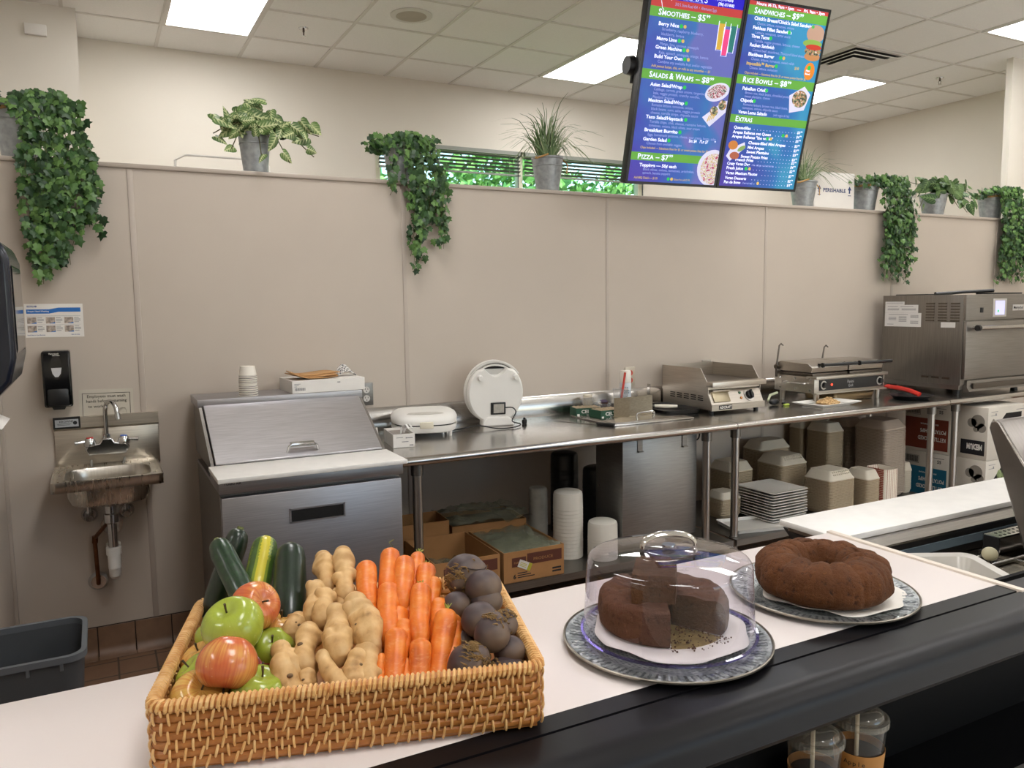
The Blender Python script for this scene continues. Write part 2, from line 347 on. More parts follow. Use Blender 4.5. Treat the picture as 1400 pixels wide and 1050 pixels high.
# cove tiles along the partition foot
bm = B(); box(bm, -0.38, 3.884, 0.0, 7.9, 3.895, 0.14); x = -0.38; k = 0
struct('baseboard_grout', bm, GROUT)
bm = B()
while x < 6.4:
    prism(bm, [(3.884, 0.138), (3.876, 0.138), (3.874, 0.05), (3.868, 0.025), (3.85, 0.008), (3.835, 0.004), (3.835, 0.001), (3.884, 0.001)], 'x', x + 0.002, x + 0.150); x += 0.1525
struct('baseboard_partition', bm, COVE, bevel=0.0015)
bm = B(); y = 3.83
while y > 1.3:
    prism(bm, [(-0.38, 0.138), (-0.371, 0.138), (-0.369, 0.05), (-0.363, 0.025), (-0.345, 0.008), (-0.33, 0.004), (-0.33, 0.001), (-0.38, 0.001)], 'y', y - 0.150, y - 0.002); y -= 0.1525
struct('baseboard_left', bm, COVE)

# window: frame, glass, blinds
ALU = plain('pale_window_frame', '#dfe0c8', 0.5, var=0.02)
bm = B()
for x in (WX0, WX0 + 1.43, WX1 - 0.05): box(bm, x, 6.86, WZ0, x + 0.05, 6.93, WZ1)
box(bm, WX0, 6.86, WZ0, WX1, 6.93, WZ0 + 0.05); box(bm, WX0, 6.86, WZ1 - 0.045, WX1, 6.93, WZ1)
for x in (WX0 + 0.06, WX0 + 1.37, WX0 + 1.5): pass
struct('window_1', bm, ALU)
bm = B(); box(bm, WX0 + 0.04, 6.905, WZ0 + 0.04, WX1 - 0.04, 6.909, WZ1 - 0.04); struct('window_2', bm, clear('window_glass', '#eef8f2'))
BLINDM = plain('dark_green_grey_blind', '#70766c', 0.5, var=0.02)
BL2 = plain('blind_headrail_grey', '#8c9088', 0.5, var=0.02)
def blind(x0, x1, ztop, zbot, label):
    t = thing('window_blind', label, 'blind', ((x0 + x1) / 2, 6.80, zbot), group='window blinds')
    bm = B(); box(bm, x0, 6.785, ztop - 0.035, x1, 6.822, ztop); obj('head_rail', bm, BL2, t)
    bm = B(); z = ztop - 0.055
    while z > zbot + 0.02:
        box(bm, x0, -0.0145, -0.0008, x1, 0.0145, 0.0008, T((0, 6.80, z)) @ Matrix.Rotation(math.radians(-28), 4, 'X')); z -= 0.033
    obj('slats', bm, BLINDM, t)
    bm = B(); box(bm, x0, 6.79, zbot - 0.004, x1, 6.81, zbot + 0.012); obj('bottom_rail', bm, BL2, t)
    for xx in (x0 + 0.12, (x0 + x1) / 2, x1 - 0.12):
        bm = B(); cyl(bm, (xx, 6.787, zbot), (xx, 6.787, ztop - 0.03), 0.0015, seg=6); obj('cord', bm, BL2, t)
    bm = B(); cyl(bm, (x1 - 0.03, 6.78, ztop - 0.9), (x1 - 0.03, 6.78, ztop - 0.03), 0.004, seg=6)
    for q in range(30): ball(bm, (x1 - 0.03, 6.78, ztop - 0.05 - q * 0.028), 0.006, 1)
    obj('pull_chain', bm, BLACK, t)
blind(WX0 + 0.02, WX0 + 1.42, WZ1 - 0.01, 2.755, 'horizontal slat blind on the left half of the far window, behind the ivy pot')
blind(WX0 + 1.47, WX1 - 0.02, WZ1 - 0.01, 2.765, 'horizontal slat blind on the right half of the far window, behind the grass pot')
# outside
GRASSO = plain('lawn_green', '#6f9a4a', 0.9, var=0.2, vscale=4)
struct('ground_outside', box(B(), -30, 7.0, -0.3, 45, 60, -0.15), GRASSO)
HEDGE = plain('hedge_leaves_green', '#7fb05c', 0.8, var=0.5, vscale=9)
HEDGE2 = plain('hedge_leaves_dark', '#4f8a4a', 0.8, var=0.4, vscale=9)
random.seed(3)
for i, (hx, hy, hr, hz, lab) in enumerate(((2.6, 11.5, 1.6, 2.1, 'light green leafy tree outside the left half of the window'), (6.2, 12.0, 1.75, 2.2, 'light green leafy tree outside the right half of the window'), (10.2, 12.8, 1.9, 2.4, 'leafy tree outside past the right end of the window'))):
    t = thing('garden_tree', lab, 'tree', (hx, hy, -0.15))
    cr = B(); dk = B()
    for k in range(4200):
        a = random.uniform(0, 2 * PI); ph = math.acos(random.uniform(-1, 1)); rr = hr * random.uniform(0.75, 1.05)
        c = Vector((hx + rr * math.sin(ph) * math.cos(a), hy + rr * math.sin(ph) * math.sin(a), hz + rr * 1.15 * math.cos(ph)))
        if c.z < 0.2: continue
        s = random.uniform(0.10, 0.24); R = Matrix.Rotation(random.uniform(0, 6.28), 4, Vector((random.random(), random.random(), random.random())))
        vs = [(cr if k % 3 else dk).verts.new(c + R @ Vector(p) * s) for p in ((-0.5, 0, 0), (0, 0.3, 0.15), (0.6, 0, 0), (0, -0.3, 0.15))]
        (cr if k % 3 else dk).faces.new(vs)
    obj('foliage', cr, HEDGE, t, recalc=False); obj('inner_foliage', dk, HEDGE2, t, recalc=False)
    bm = B(); sweep(bm, [(hx, hy, -0.15), (hx + 0.05, hy, 1.2), (hx, hy, 2.4)], [0.14, 0.1, 0.05], 8); obj('trunk', bm, plain('tree_bark', '#5d4a38', 0.9), t)

# ceiling fittings
def lens_mat():
    t = NT('fluorescent_lens'); t.b.inputs['Base Color'].default_value = (0.9, 0.9, 0.9, 1)
    t.b.inputs['Emission Color'].default_value = (1.0, 0.985, 0.975, 1); t.b.inputs['Emission Strength'].default_value = LENS_STRENGTH; return t.m
LENS = lens_mat()
def troffer():
    t = thing('ceiling_light', '', 'ceiling light', (0, 0, ZC), group='two by four ceiling lights')
    bm = B()
    for q in ((0, 0, 0.61, 0.03), (0, 1.19, 0.61, 1.22), (0, 0.03, 0.03, 1.19), (0.58, 0.03, 0.61, 1.19)): box(bm, q[0], q[1], -0.012, q[2], q[3], -0.0005)
    obj('frame', bm, GRIDM, t, local=True)
    bm = B(); box(bm, 0.03, 0.03, -0.009, 0.58, 1.19, -0.002); obj('lens', bm, LENS, t, local=True)
    return t
L0 = None
for x, y, lab in ((0.527, 5.05, 'bright rectangular ceiling light above the far wall at the upper left'), (3.577, 5.05, 'bright rectangular ceiling light just left of the menu screens'), (6.017, 5.05, 'bright rectangular ceiling light beside the air vent, right of the menu screens'),
                  (6.017, 2.61, 'bright rectangular ceiling light at the top right corner'), (0.527, 2.0, 'added ceiling light over the kitchen aisle, out of the picture'), (3.577, 2.61, 'added ceiling light over the steel tables, out of the picture'),  # unseen ones are added to brighten the front of the room
                  (0.527, -0.44, 'added ceiling light over the customers, out of the picture'), (3.577, 0.17, 'added ceiling light over the cold counter, out of the picture'), (0.527, -2.88, 'added ceiling light near the back wall, out of the picture'), (3.577, -2.27, 'added ceiling light near the back wall on the right, out of the picture'), (6.017, -0.44, 'added ceiling light to the far right over the customers, out of the picture'), (-2.5, 0.17, 'added ceiling light to the far left over the customers, out of the picture'), (-2.5, 4.0, 'added ceiling light beyond the left wall, out of the picture')):
    if L0 is None: L0 = troffer(); o = L0
    else: o = dup(L0, Matrix())
    o.matrix_basis = T((x, y, ZC)); o['label'] = lab
# round speaker
t = thing('ceiling_speaker', 'round white ceiling speaker with a tan grille', 'speaker', (2.052, 5.355, ZC))
bm = B(); lathe(bm, [(0.105, -0.0005), (0.145, -0.0005), (0.145, -0.006), (0.108, -0.012), (0.105, -0.01)], (2.052, 5.355, ZC)); obj('rim', bm, GRIDM, t)
bm = B(); lathe(bm, [(0, -0.011), (0.106, -0.009), (0.106, -0.001)], (2.052, 5.355, ZC)); obj('grille', bm, plain('tan_grille', '#b5ada0', 0.7, bump=0.5, bscale=500), t)
# sprinklers
def sprinkler(x, y, lab):
    t = thing('fire_sprinkler', lab, 'sprinkler', (x, y, ZC), group='fire sprinklers')
    bm = B(); lathe(bm, [(0, -0.001), (0.035, -0.001), (0.033, -0.008), (0.012, -0.012), (0, -0.012)], (x, y, ZC), 20); obj('escutcheon', bm, CHROME, t)
    bm = B(); cyl(bm, (x, y, ZC - 0.01), (x, y, ZC - 0.03), 0.008, seg=10)
    for s in (-1, 1): sweep(bm, [(x, y + s * 0.006, ZC - 0.025), (x, y + s * 0.013, ZC - 0.04), (x, y + s * 0.003, ZC - 0.056)], 0.0025, 6)
    obj('body', bm, plain('bronze_dark', '#5a5048', 0.35, 0.9), t)
    bm = B(); cyl(bm, (x, y, ZC - 0.056), (x, y, ZC - 0.059), 0.016, seg=16); obj('deflector', bm, CHROME, t)
sprinkler(1.445, 5.93, 'small sprinkler head on the ceiling right of the upper left light')
sprinkler(6.92, 4.77, 'small sprinkler head on the ceiling right of the air vent')
# air vent
x0, y0 = 5.407, 4.44
t = thing('air_vent', 'square louvred air vent in the ceiling right of the menu screens', 'vent', (x0 + 0.305, y0 + 0.305, ZC))
bm = B()
for a, b in ((0.0, 0.03), ): 
    for q in ((0, 0, 0.61, b), (0, 0.61 - b, 0.61, 0.61), (0, b, b, 0.61 - b), (0.61 - b, b, 0.61, 0.61 - b)): box(bm, x0 + q[0], y0 + q[1], ZC - 0.014, x0 + q[2], y0 + q[3], ZC - 0.0005)
obj('frame', bm, GRIDM, t)
bm = B(); box(bm, x0 + 0.03, y0 + 0.03, ZC - 0.004, x0 + 0.58, y0 + 0.58, ZC - 0.001); obj('throat', bm, plain('dark_throat', '#3a3a39', 0.8), t)
VENTM = plain('grey_white_vent', '#e2e2de', 0.5, var=0.05)
for k, (r0, r1) in enumerate(((0.272, 0.215), (0.200, 0.145), (0.130, 0.0))):
    bm = B(); cx, cy = x0 + 0.305, y0 + 0.305
    A = [bm.verts.new((cx + sx * r0, cy + sy * r0, ZC - 0.030)) for sx, sy in ((-1, -1), (1, -1), (1, 1), (-1, 1))]
    if r1 > 0:
        D = [bm.verts.new((cx + sx * r1, cy + sy * r1, ZC - 0.012)) for sx, sy in ((-1, -1), (1, -1), (1, 1), (-1, 1))]; bridge(bm, A, D)
    else: bm.faces.new(A)
    o = obj('louvre', bm, VENTM, t, smooth=0); so = o.modifiers.new('thick', 'SOLIDIFY'); so.thickness = 0.004
# little white plate high on the left wall
bm = B(); box(bm, -0.3, 6.17, 3.33, -0.175, 6.2, 3.40, bev=0.004)
tag(recenter(obj('wall_plate', bm, WHITEP), (-0.237, 6.2, 3.365)), 'small white box high on the cream wall at the top left', 'wall plate')
# thin wire rack edge peeping over the partition
bm = B(); sweep(bm, [(0.40, 4.5, 2.05), (0.41, 4.5, 2.31), (0.46, 4.5, 2.34), (0.84, 4.5, 2.34)], 0.006, 8); box(bm, 0.38, 4.47, 0, 0.42, 4.53, 2.06)
sweep(bm, [(0.84, 4.5, 2.34), (0.88, 4.5, 2.31), (0.88, 4.5, 2.05)], 0.006, 8); box(bm, 0.86, 4.47, 0, 0.90, 4.53, 2.06); box(bm, 0.38, 4.3, 0, 0.90, 4.7, 0.04)
tag(recenter(obj('display_rack', bm, WHITEP), (0.64, 4.5, 0)), 'white metal rack top peeping over the partition left of the leafy pot', 'rack')

# ================================================================ sink corner
# hand sink on the partition
t = thing('hand_sink', 'small stainless wall hand sink under the soap dispenser', 'sink', (0.012, 3.886, 0.86))
SY = 3.886
bm = B(); box(bm, -0.187, SY - 0.012, 0.86, 0.222, SY, 1.035, bev=0.002); prism(bm, [(SY, 1.035), (SY - 0.012, 1.035), (SY - 0.03, 1.045), (SY - 0.03, 1.09), (SY, 1.09)], 'x', -0.187, 0.222)
obj('backsplash', bm, steel('sink_steel', '#cfc6b8', 0.34, (2, 2, 60)), t)
SINK = steel('sink_bowl_steel', '#d6d0c6', 0.26, (30, 4, 4))
# rim with a rounded opening and a pressed bowl
bm = B(); x0, x1, y0, y1 = -0.196, 0.21, 3.50, SY - 0.012
outer = rrect(x0, y0, x1, y1, 0.02, 6); inner = rrect(x0 + 0.045, y0 + 0.035, x1 - 0.04, y1 - 0.055, 0.085, 6)
def loop(pts, z): return [bm.verts.new((p[0], p[1], z)) for p in pts]
A = loop(outer, 0.868); A2 = loop(outer, 0.882); A3 = loop(rrect(x0 + 0.006, y0 + 0.006, x1 - 0.006, y1 - 0.004, 0.018, 6), 0.884)
I0 = loop(inner, 0.872); 
bm.free(); bm = B(); A = loop(outer, 0.838); A2 = loop(outer, 0.880); A3 = loop(rrect(x0 + 0.008, y0 + 0.008, x1 - 0.008, y1 - 0.008, 0.016, 6), 0.882)
A4 = loop(rrect(x0 + 0.02, y0 + 0.016, x1 - 0.02, y1 - 0.02, 0.02, 6), 0.874)
I0 = loop(inner, 0.872); bridge(bm, A, A2); bridge(bm, A2, A3); bridge(bm, A3, A4); bridge(bm, A4, I0)
prev = I0
for s, z in ((0.97, 0.862), (0.95, 0.83), (0.93, 0.79), (0.86, 0.765), (0.7, 0.755), (0.3, 0.752)):
    cx, cy = (x0 + x1) / 2, (y0 + y1) / 2 - 0.01
    L = loop([(cx + (p[0] - cx) * s, cy + (p[1] - cy) * s) for p in inner], z); bridge(bm, prev, L); prev = L
bm.faces.new(prev)
o = obj('basin', bm, SINK, t); so = o.modifiers.new('sheet', 'SOLIDIFY'); so.thickness = 0.003; so.offset = -1
# faucet
bm = B(); FX = 0.012
prism(bm, [(-0.075, 0.905), (0.075, 0.905), (0.085, 0.93), (0.075, 0.948), (0.03, 0.955), (0.018, 0.975), (-0.018, 0.975), (-0.03, 0.955), (-0.075, 0.948), (-0.085, 0.93)], 'y', SY - 0.065, SY - 0.022)
bmesh.ops.translate(bm, verts=bm.verts, vec=(FX, 0, 0.02))
for s in (-1, 1): cyl(bm, (FX + s * 0.07, SY - 0.045, 0.95), (FX + s * 0.07, SY - 0.01, 0.95), 0.018)
fb = obj('faucet_body', bm, CHROME, t, bevel=0.005)
bm = B(); sweep(bm, [(FX, SY - 0.045, 0.98)] + [(FX, SY - 0.045, 1.0 + 0.02 * k) for k in range(6)] + [(FX + 0.022 * (1 - math.cos(a)), SY - 0.045 - 0.045 * (1 - math.cos(a)), 1.115 + 0.042 * math.sin(a)) for a in [PI * k / 8 for k in range(9)]] + [(FX + 0.045, SY - 0.137, 1.10)], 0.0095, 12)
cyl(bm, (FX + 0.045, SY - 0.136, 1.108), (FX + 0.047, SY - 0.14, 1.083), 0.012); cyl(bm, (FX, SY - 0.045, 0.99), (FX, SY - 0.045, 1.01), 0.015)
obj('spout', bm, CHROME, fb)
for s, c, nm in ((-1, '#c2302c', 'red'), (1, '#3563c4', 'blue')):
    hx = FX + s * 0.066
    bm = B(); lathe(bm, [(0, 0), (0.024, 0), (0.026, 0.012), (0.02, 0.028), (0.016, 0.034), (0, 0.034)], (hx, SY - 0.05, 0.965), 20)
    sweep(bm, [(hx, SY - 0.05, 0.985), (hx + s * 0.03, SY - 0.055, 0.984), (hx + s * 0.058, SY - 0.06, 0.982)], [0.008, 0.007, 0.009], 8)
    h = obj('tap_handle', bm, CHROME, fb); 
    if False: pass
    bm = B(); cyl(bm, (hx, SY - 0.05, 0.999), (hx, SY - 0.05, 1.002), 0.014); o = obj('tap_button', bm, plain(nm + '_tap_dot', c, 0.4, var=0), fb); o['label'] = nm + ' tap button'
# label plate
bm = B(); box(bm, -0.187, SY - 0.034, 1.045, -0.085, SY - 0.03, 1.095); pl = obj('maker_plate', bm, BLACK, t)
F = frame((-0.18, SY - 0.0345, 1.053), (1, 0, 0), (0, 0, 1))
bm = B(); box(bm, 0, 0, 0, 0.088, 0.032, 0.0005, F); o = obj('plate_panel', bm, plain('silver_label', '#b9bcc0', 0.4, 0.3, var=0), pl)
bm = B(); text_into(bm, 'KROWNE', 0.012, F @ T((0.016, 0.019, 0.0008)), bold=0.01); quad_into(bm, F @ T((0, 0, 0.0007)), 0.008, 0.013, 0.06, 0.0145); quad_into(bm, F @ T((0, 0, 0.0007)), 0.008, 0.008, 0.055, 0.0095)
cyl(bm, F @ Vector((0.075, 0.016, 0.0005)), F @ Vector((0.075, 0.016, 0.001)), 0.008); obj('plate_lettering', bm, INK, pl, smooth=0)
# drain and pipes
bm = B(); lathe(bm, [(0, 0.752), (0.03, 0.752), (0.03, 0.735), (0.024, 0.73), (0.024, 0.70), (0.03, 0.695), (0.03, 0.66), (0.024, 0.655), (0, 0.655)], (0.01, 3.68, 0), 24); obj('drain', bm, CHROME, t)
bm = B(); cyl(bm, (0.01, 3.68, 0.66), (0.01, 3.68, 0.525), 0.019); obj('tailpiece', bm, CHROME, t); bm = B(); cyl(bm, (0.01, 3.88, 0.60), (0.01, 3.885, 0.60), 0.045, 0.03); obj('wall_flange', bm, CHROME, t)
bm = B(); cyl(bm, (0.01, 3.68, 0.55), (0.01, 3.68, 0.52), 0.030); cyl(bm, (0.01, 3.68, 0.525), (0.01, 3.68, 0.46), 0.025)
sweep(bm, [(0.01, 3.68, 0.47), (0.01, 3.69, 0.435), (0.01, 3.72, 0.42), (0.01, 3.755, 0.435), (0.01, 3.765, 0.48), (0.01, 3.765, 0.54)], 0.023, 14); cyl(bm, (0.01, 3.765, 0.5), (0.01, 3.765, 0.545), 0.029)
sweep(bm, [(0.01, 3.765, 0.54), (0.01, 3.78, 0.59), (0.01, 3.82, 0.60), (0.01, 3.885, 0.60)], 0.019, 12)
o = obj('drain_trap', bm, WHITEP, t); o['label'] = 'white plastic trap'
for x in (-0.075, 0.07):
    bm = B(); cyl(bm, (x, 3.885, 0.655), (x, 3.872, 0.655), 0.034, 0.026); cyl(bm, (x, 3.875, 0.655), (x, 3.815, 0.655), 0.011); cyl(bm, (x, 3.835, 0.655), (x, 3.835, 0.70), 0.009)
    cyl(bm, (x, 3.82, 0.655), (x, 3.80, 0.655), 0.018, 0.014); ball(bm, (x, 3.845, 0.655), 0.017, 2); v = obj('stop_valve', bm, CHROME, t)
    bm = B(); sweep(bm, [(x, 3.835, 0.70), (x + (0.02 if x < 0 else -0.02), 3.84, 0.80), (FX + (-0.066 if x < 0 else 0.066), 3.86, 0.9)], 0.005, 8); obj('supply_line', bm, plain('grey_supply_tube', '#a9a59d', 0.4), v)
COPPER = plain('tarnished_copper', '#6b4228', 0.4, 0.8, var=0.25, vscale=30)
bm = B(); sweep(bm, [(-0.005, 3.69, 0.655), (-0.04, 3.76, 0.60), (-0.058, 3.80, 0.57), (-0.06, 3.805, 0.54), (-0.058, 3.81, 0.42), (-0.057, 3.815, 0.36), (-0.057, 3.885, 0.345)], 0.009, 10)
cyl(bm, (-0.058, 3.804, 0.575), (-0.06, 3.806, 0.545), 0.012); obj('copper_pipe', bm, COPPER, t)
bm = B(); cyl(bm, (-0.057, 3.886, 0.35), (-0.057, 3.868, 0.35), 0.042, 0.03); obj('pipe_flange', bm, CHROME, t)

# soap dispenser
t = thing('soap_dispenser', 'black soap dispenser on the wall above the hand sink', 'soap dispenser', (-0.157, 3.888, 1.14))
bm = B()
prism(bm, [(3.888, 1.382), (3.80, 1.382), (3.79, 1.37), (3.785, 1.24), (3.795, 1.16), (3.80, 1.145), (3.888, 1.145)], 'x', -0.21, -0.105)
body = obj('body', bm, plain('glossy_black', '#0d0e10', 0.12, var=0), t, bevel=0.008)
bm = B(); box(bm, -0.198, 3.782, 1.15, -0.117, 3.80, 1.225, bev=0.01); prism(bm, [(-0.185, 1.15), (-0.13, 1.15), (-0.137, 1.135), (-0.178, 1.135)], 'y', 3.80, 3.84); obj('push_bar', bm, BLACK, t)
F = frame((-0.1575, 3.7845, 1.30), (1, 0, 0), (0, 0, 1))
bm = B(); pts = [(0.022 * math.cos(a), 0.018 + (0.045 if math.sin(a) > 0 else 0.055) * math.sin(a)) for a in [2 * PI * k / 32 for k in range(32)]]
vs = [bm.verts.new(F @ Vector((p[0], p[1], 0))) for p in pts]; bm.faces.new(vs); r = bmesh.ops.extrude_face_region(bm, geom=list(bm.faces)); bmesh.ops.translate(bm, verts=[g for g in r['geom'] if isinstance(g, bmesh.types.BMVert)], vec=F.to_3x3() @ Vector((0, 0, 0.0015)))
w = obj('level_window', bm, plain('smoky_window', '#1d1a18', 0.05, var=0), t)
bm = B(); pts = [(-0.019, 0.012), (0.019, 0.012), (0.015, -0.012), (0.006, -0.026), (-0.006, -0.026), (-0.015, -0.012)]
A = [bm.verts.new(F @ Vector((p[0], p[1], 0.0016))) for p in pts]; D = [bm.verts.new(F @ Vector((p[0], p[1], 0.0024))) for p in pts]; bridge(bm, A, D); bm.faces.new(D); obj('soap_level', bm, plain('pale_soap', '#c8c8ca', 0.4), w)
bm = B(); text_into(bm, 'Pure touch', 0.009, F @ T((-0.024, 0.068, 0.002)), bold=0.02, xs=0.9); quad_into(bm, F @ T((0, 0, 0.001)), -0.012, 0.062, 0.015, 0.064); obj('lettering', bm, WHITEP, body, smooth=0)

# hygiene poster
t = thing('hand_washing_poster', 'white and blue hand washing poster taped above the soap dispenser', 'poster', (-0.157, 3.889, 1.51))
F = frame((-0.264, 3.8885, 1.437), (1, 0, 0), (0, 0, 1)) @ Matrix.Rotation(math.radians(-0.3), 4, 'Z')
bm = B(); box(bm, 0, 0, -0.002, 0.216, 0.141, 0.0, F); p = obj('sheet', bm, WHITEPAPER, t)
bm = B()
for q in ([(0.007, 0.10), (0.09, 0.100), (0.125, 0.107), (0.207, 0.107), (0.207, 0.125), (0.125, 0.125), (0.09, 0.118), (0.007, 0.118)],):
    A = [bm.verts.new(F @ Vector((a, b, 0.0002))) for a, b in q]; D = [bm.verts.new(F @ Vector((a, b, 0.0006))) for a, b in q]; bridge(bm, A, D); bm.faces.new(D)
obj('blue_banner', bm, INKBLUE, p)
PHOTO = plain('hand_photo_tones', '#a89a8e', 0.6, var=0.5, vscale=90)
for j in range(2):
    for i in range(3):
        bm = B(); quad_into(bm, F @ T((0, 0, 0.0002)), 0.008 + i * 0.068, 0.058 - j * 0.036, 0.042 + i * 0.068, 0.085 - j * 0.036); ph = obj('photo', bm, PHOTO, p)
        bm = B(); 
        A = [bm.verts.new(F @ Vector((a, b, 0.0009))) for a, b in ((0.020 + i * 0.068, 0.058 - j * 0.036), (0.042 + i * 0.068, 0.058 - j * 0.036), (0.042 + i * 0.068, 0.064 - j * 0.036))]; bm.faces.new(A); obj('photo_corner', bm, INKBLUE, ph)
bm = B()
for j in range(2):
    for i in range(3):
        for k in range(4): quad_into(bm, F @ T((0, 0, 0.0002)), 0.045 + i * 0.068, 0.081 - j * 0.036 - k * 0.006, 0.045 + i * 0.068 + (0.024 if k % 3 else 0.018), 0.083 - j * 0.036 - k * 0.006)
quad_into(bm, F @ T((0, 0, 0.0002)), 0.006, 0.090, 0.205, 0.0908); quad_into(bm, F @ T((0, 0, 0.0002)), 0.006, 0.053, 0.205, 0.0536)
obj('small_print', bm, INKGREY, p)
bm = B(); text_into(bm, 'ECOLAB', 0.0095, F @ T((0.010, 0.127, 0.0004)), bold=0.04); text_into(bm, 'Food Safety is Good Business', 0.006, F @ T((0.006, 0.008, 0.0004)), xs=0.9, bold=0.02); text_into(bm, '1 800 352 5326', 0.006, F @ T((0.165, 0.008, 0.0004)), xs=0.9, bold=0.02)
obj('blue_lettering', bm, plain('deep_blue_ink', '#1b3f86', 0.5, var=0), p, smooth=0)
bm = B(); text_into(bm, 'Proper Hand Washing', 0.0085, F @ T((0.012, 0.107, 0.0008)), bold=0.02); obj('white_lettering', bm, WHITEP, p, smooth=0)
# employees sign
t = thing('hand_washing_sign', 'laminated paper sign telling employees to wash hands, behind the sink faucet', 'sign', (0.02, 3.889, 1.13))
F = frame((-0.087, 3.8885, 1.075), (1, 0, 0), (0, 0, 1)) @ Matrix.Rotation(math.radians(-1.2), 4, 'Z')
bm = B(); box(bm, 0, 0, -0.002, 0.212, 0.13, 0.0, F); p = obj('sheet', bm, plain('laminated_paper', '#c9c1b2', 0.25, var=0.03), t)
bm = B()
for q in ((0.012, 0.005, 0.2, 0.007), (0.012, 0.112, 0.2, 0.114), (0.012, 0.005, 0.014, 0.114), (0.198, 0.005, 0.2, 0.114)): quad_into(bm, F @ T((0, 0, 0.0002)), *q)
obj('border', bm, INK, p)
bm = B(); text_into(bm, 'Employees must wash', 0.018, F @ T((0.106, 0.094, 0.0006)), 'CENTER', xs=0.95, bold=0.012); text_into(bm, 'hands before returning', 0.018, F @ T((0.106, 0.073, 0.0006)), 'CENTER', xs=0.95, bold=0.012); text_into(bm, 'to work.', 0.018, F @ T((0.034, 0.05, 0.0006)), bold=0.012)
obj('lettering', bm, plain('sepia_ink', '#3f3933', 0.6, var=0), p, smooth=0)
bm = B()
for k in range(9):
    a = k * 0.7; sweep(bm, [F @ Vector((0.165 + 0.02 * math.cos(a + u), 0.03 + 0.016 * math.sin(1.7 * a + u), 0.0008)) for u in (0, 0.5, 1.0, 1.4)], 0.0006, 4)
obj('hands_drawing', bm, plain('grey_sketch', '#8b8478', 0.6, var=0), p)

# towel dispenser on the left wall
t = thing('paper_towel_dispenser', 'dark blue-black paper towel dispenser on the left wall with a towel hanging out', 'towel dispenser', (-0.38, 2.42, 1.3))
bm = B()
prism(bm, [(-0.38, 1.735), (-0.22, 1.735), (-0.19, 1.72), (-0.176, 1.68), (-0.176, 1.44), (-0.19, 1.38), (-0.24, 1.325), (-0.30, 1.315), (-0.38, 1.315)], 'y', 2.25, 2.575)
body = obj('cover', bm, plain('midnight_plastic', '#1a1f2b', 0.18, var=0.03), t, bevel=0.012)
bm = B(); prism(bm, [(-0.1755, 1.665), (-0.1735, 1.66), (-0.1735, 1.46), (-0.1755, 1.45)], 'y', 2.29, 2.53); obj('smoked_window', bm, plain('smoked_blue', '#10141d', 0.06, var=0), body)
bm = B(); cyl(bm, (-0.2, 2.572, 1.46), (-0.2, 2.58, 1.46), 0.012); obj('key_lock', bm, CHROME, body)
bm = B()
L = [(-0.262, 1.33), (-0.258, 1.30), (-0.245, 1.275), (-0.222, 1.262)]
for i in range(3):
    (xa, za), (xb, zb) = L[i], L[i + 1]
    f = [bm.verts.new(p) for p in ((xa, 2.3, za), (xa, 2.52, za), (xb, 2.52, zb), (xb, 2.3, zb))]; bm.faces.new(f)
bmesh.ops.remove_doubles(bm, verts=bm.verts, dist=1e-5)
o = obj('paper_towel', bm, WHITEPAPER, t); so = o.modifiers.new('t', 'SOLIDIFY'); so.thickness = 0.001

# trash bin
t = thing('trash_bin', 'dark grey plastic trash bin on the floor below the hand sink', 'trash bin', (-0.22, 2.59, 0))
BIN = plain('slate_plastic', '#44474b', 0.45, var=0.04)
bm = B()
def rl(x0, y0, x1, y1, r, z): return [bm.verts.new((p[0], p[1], z)) for p in rrect(x0, y0, x1, y1, r, 5)]
a = rl(-0.33, 2.50, -0.125, 2.68, 0.03, 0.003); b = rl(-0.368, 2.435, -0.085, 2.745, 0.045, 0.585); bridge(bm, a, b); bm.faces.new(a[::-1])
c = rl(-0.363, 2.44, -0.09, 2.74, 0.042, 0.585); d = rl(-0.325, 2.505, -0.13, 2.675, 0.028, 0.01); bridge(bm, b, c); bridge(bm, c, d); bm.faces.new(d)
obj('tub', bm, BIN, t)
bm = B(); a = rl(-0.376, 2.427, -0.077, 2.753, 0.05, 0.585); b = rl(-0.376, 2.427, -0.077, 2.753, 0.05, 0.603); c = rl(-0.362, 2.441, -0.091, 2.739, 0.042, 0.603); d = rl(-0.362, 2.441, -0.091, 2.739, 0.042, 0.585); bridge(bm, a, b); bridge(bm, b, c); bridge(bm, c, d); bridge(bm, d, a)
for xx in (-0.31, -0.22, -0.14): box(bm, xx - 0.004, 2.428, 0.565, xx + 0.004, 2.438, 0.588)
obj('rim', bm, plain('slate_rim', '#5b5f64', 0.45, var=0.03), t)

# ================================================================ sandwich prep refrigerator
t = thing('prep_refrigerator', 'stainless sandwich prep refrigerator with sloping lid and white cutting board', 'refrigerator', (0.73, 3.45, 0))
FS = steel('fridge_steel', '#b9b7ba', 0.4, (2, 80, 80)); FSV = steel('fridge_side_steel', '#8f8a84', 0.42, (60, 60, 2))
bm = B(); box(bm, 0.372, 3.10, 0.1, 1.082, 3.80, 0.855); obj('cabinet', bm, FSV, t, bevel=0.003)
bm = B(); box(bm, 0.366, 3.055, 0.862, 1.086, 3.30, 0.912, bev=0.003); box(bm, 0.372, 3.09, 0.855, 1.082, 3.80, 0.87); obj('front_rail', bm, FS, t)
bm = B(); box(bm, 0.358, 3.008, 0.912, 1.090, 3.275, 0.930, bev=0.003); obj('cutting_board', bm, POLY, t)
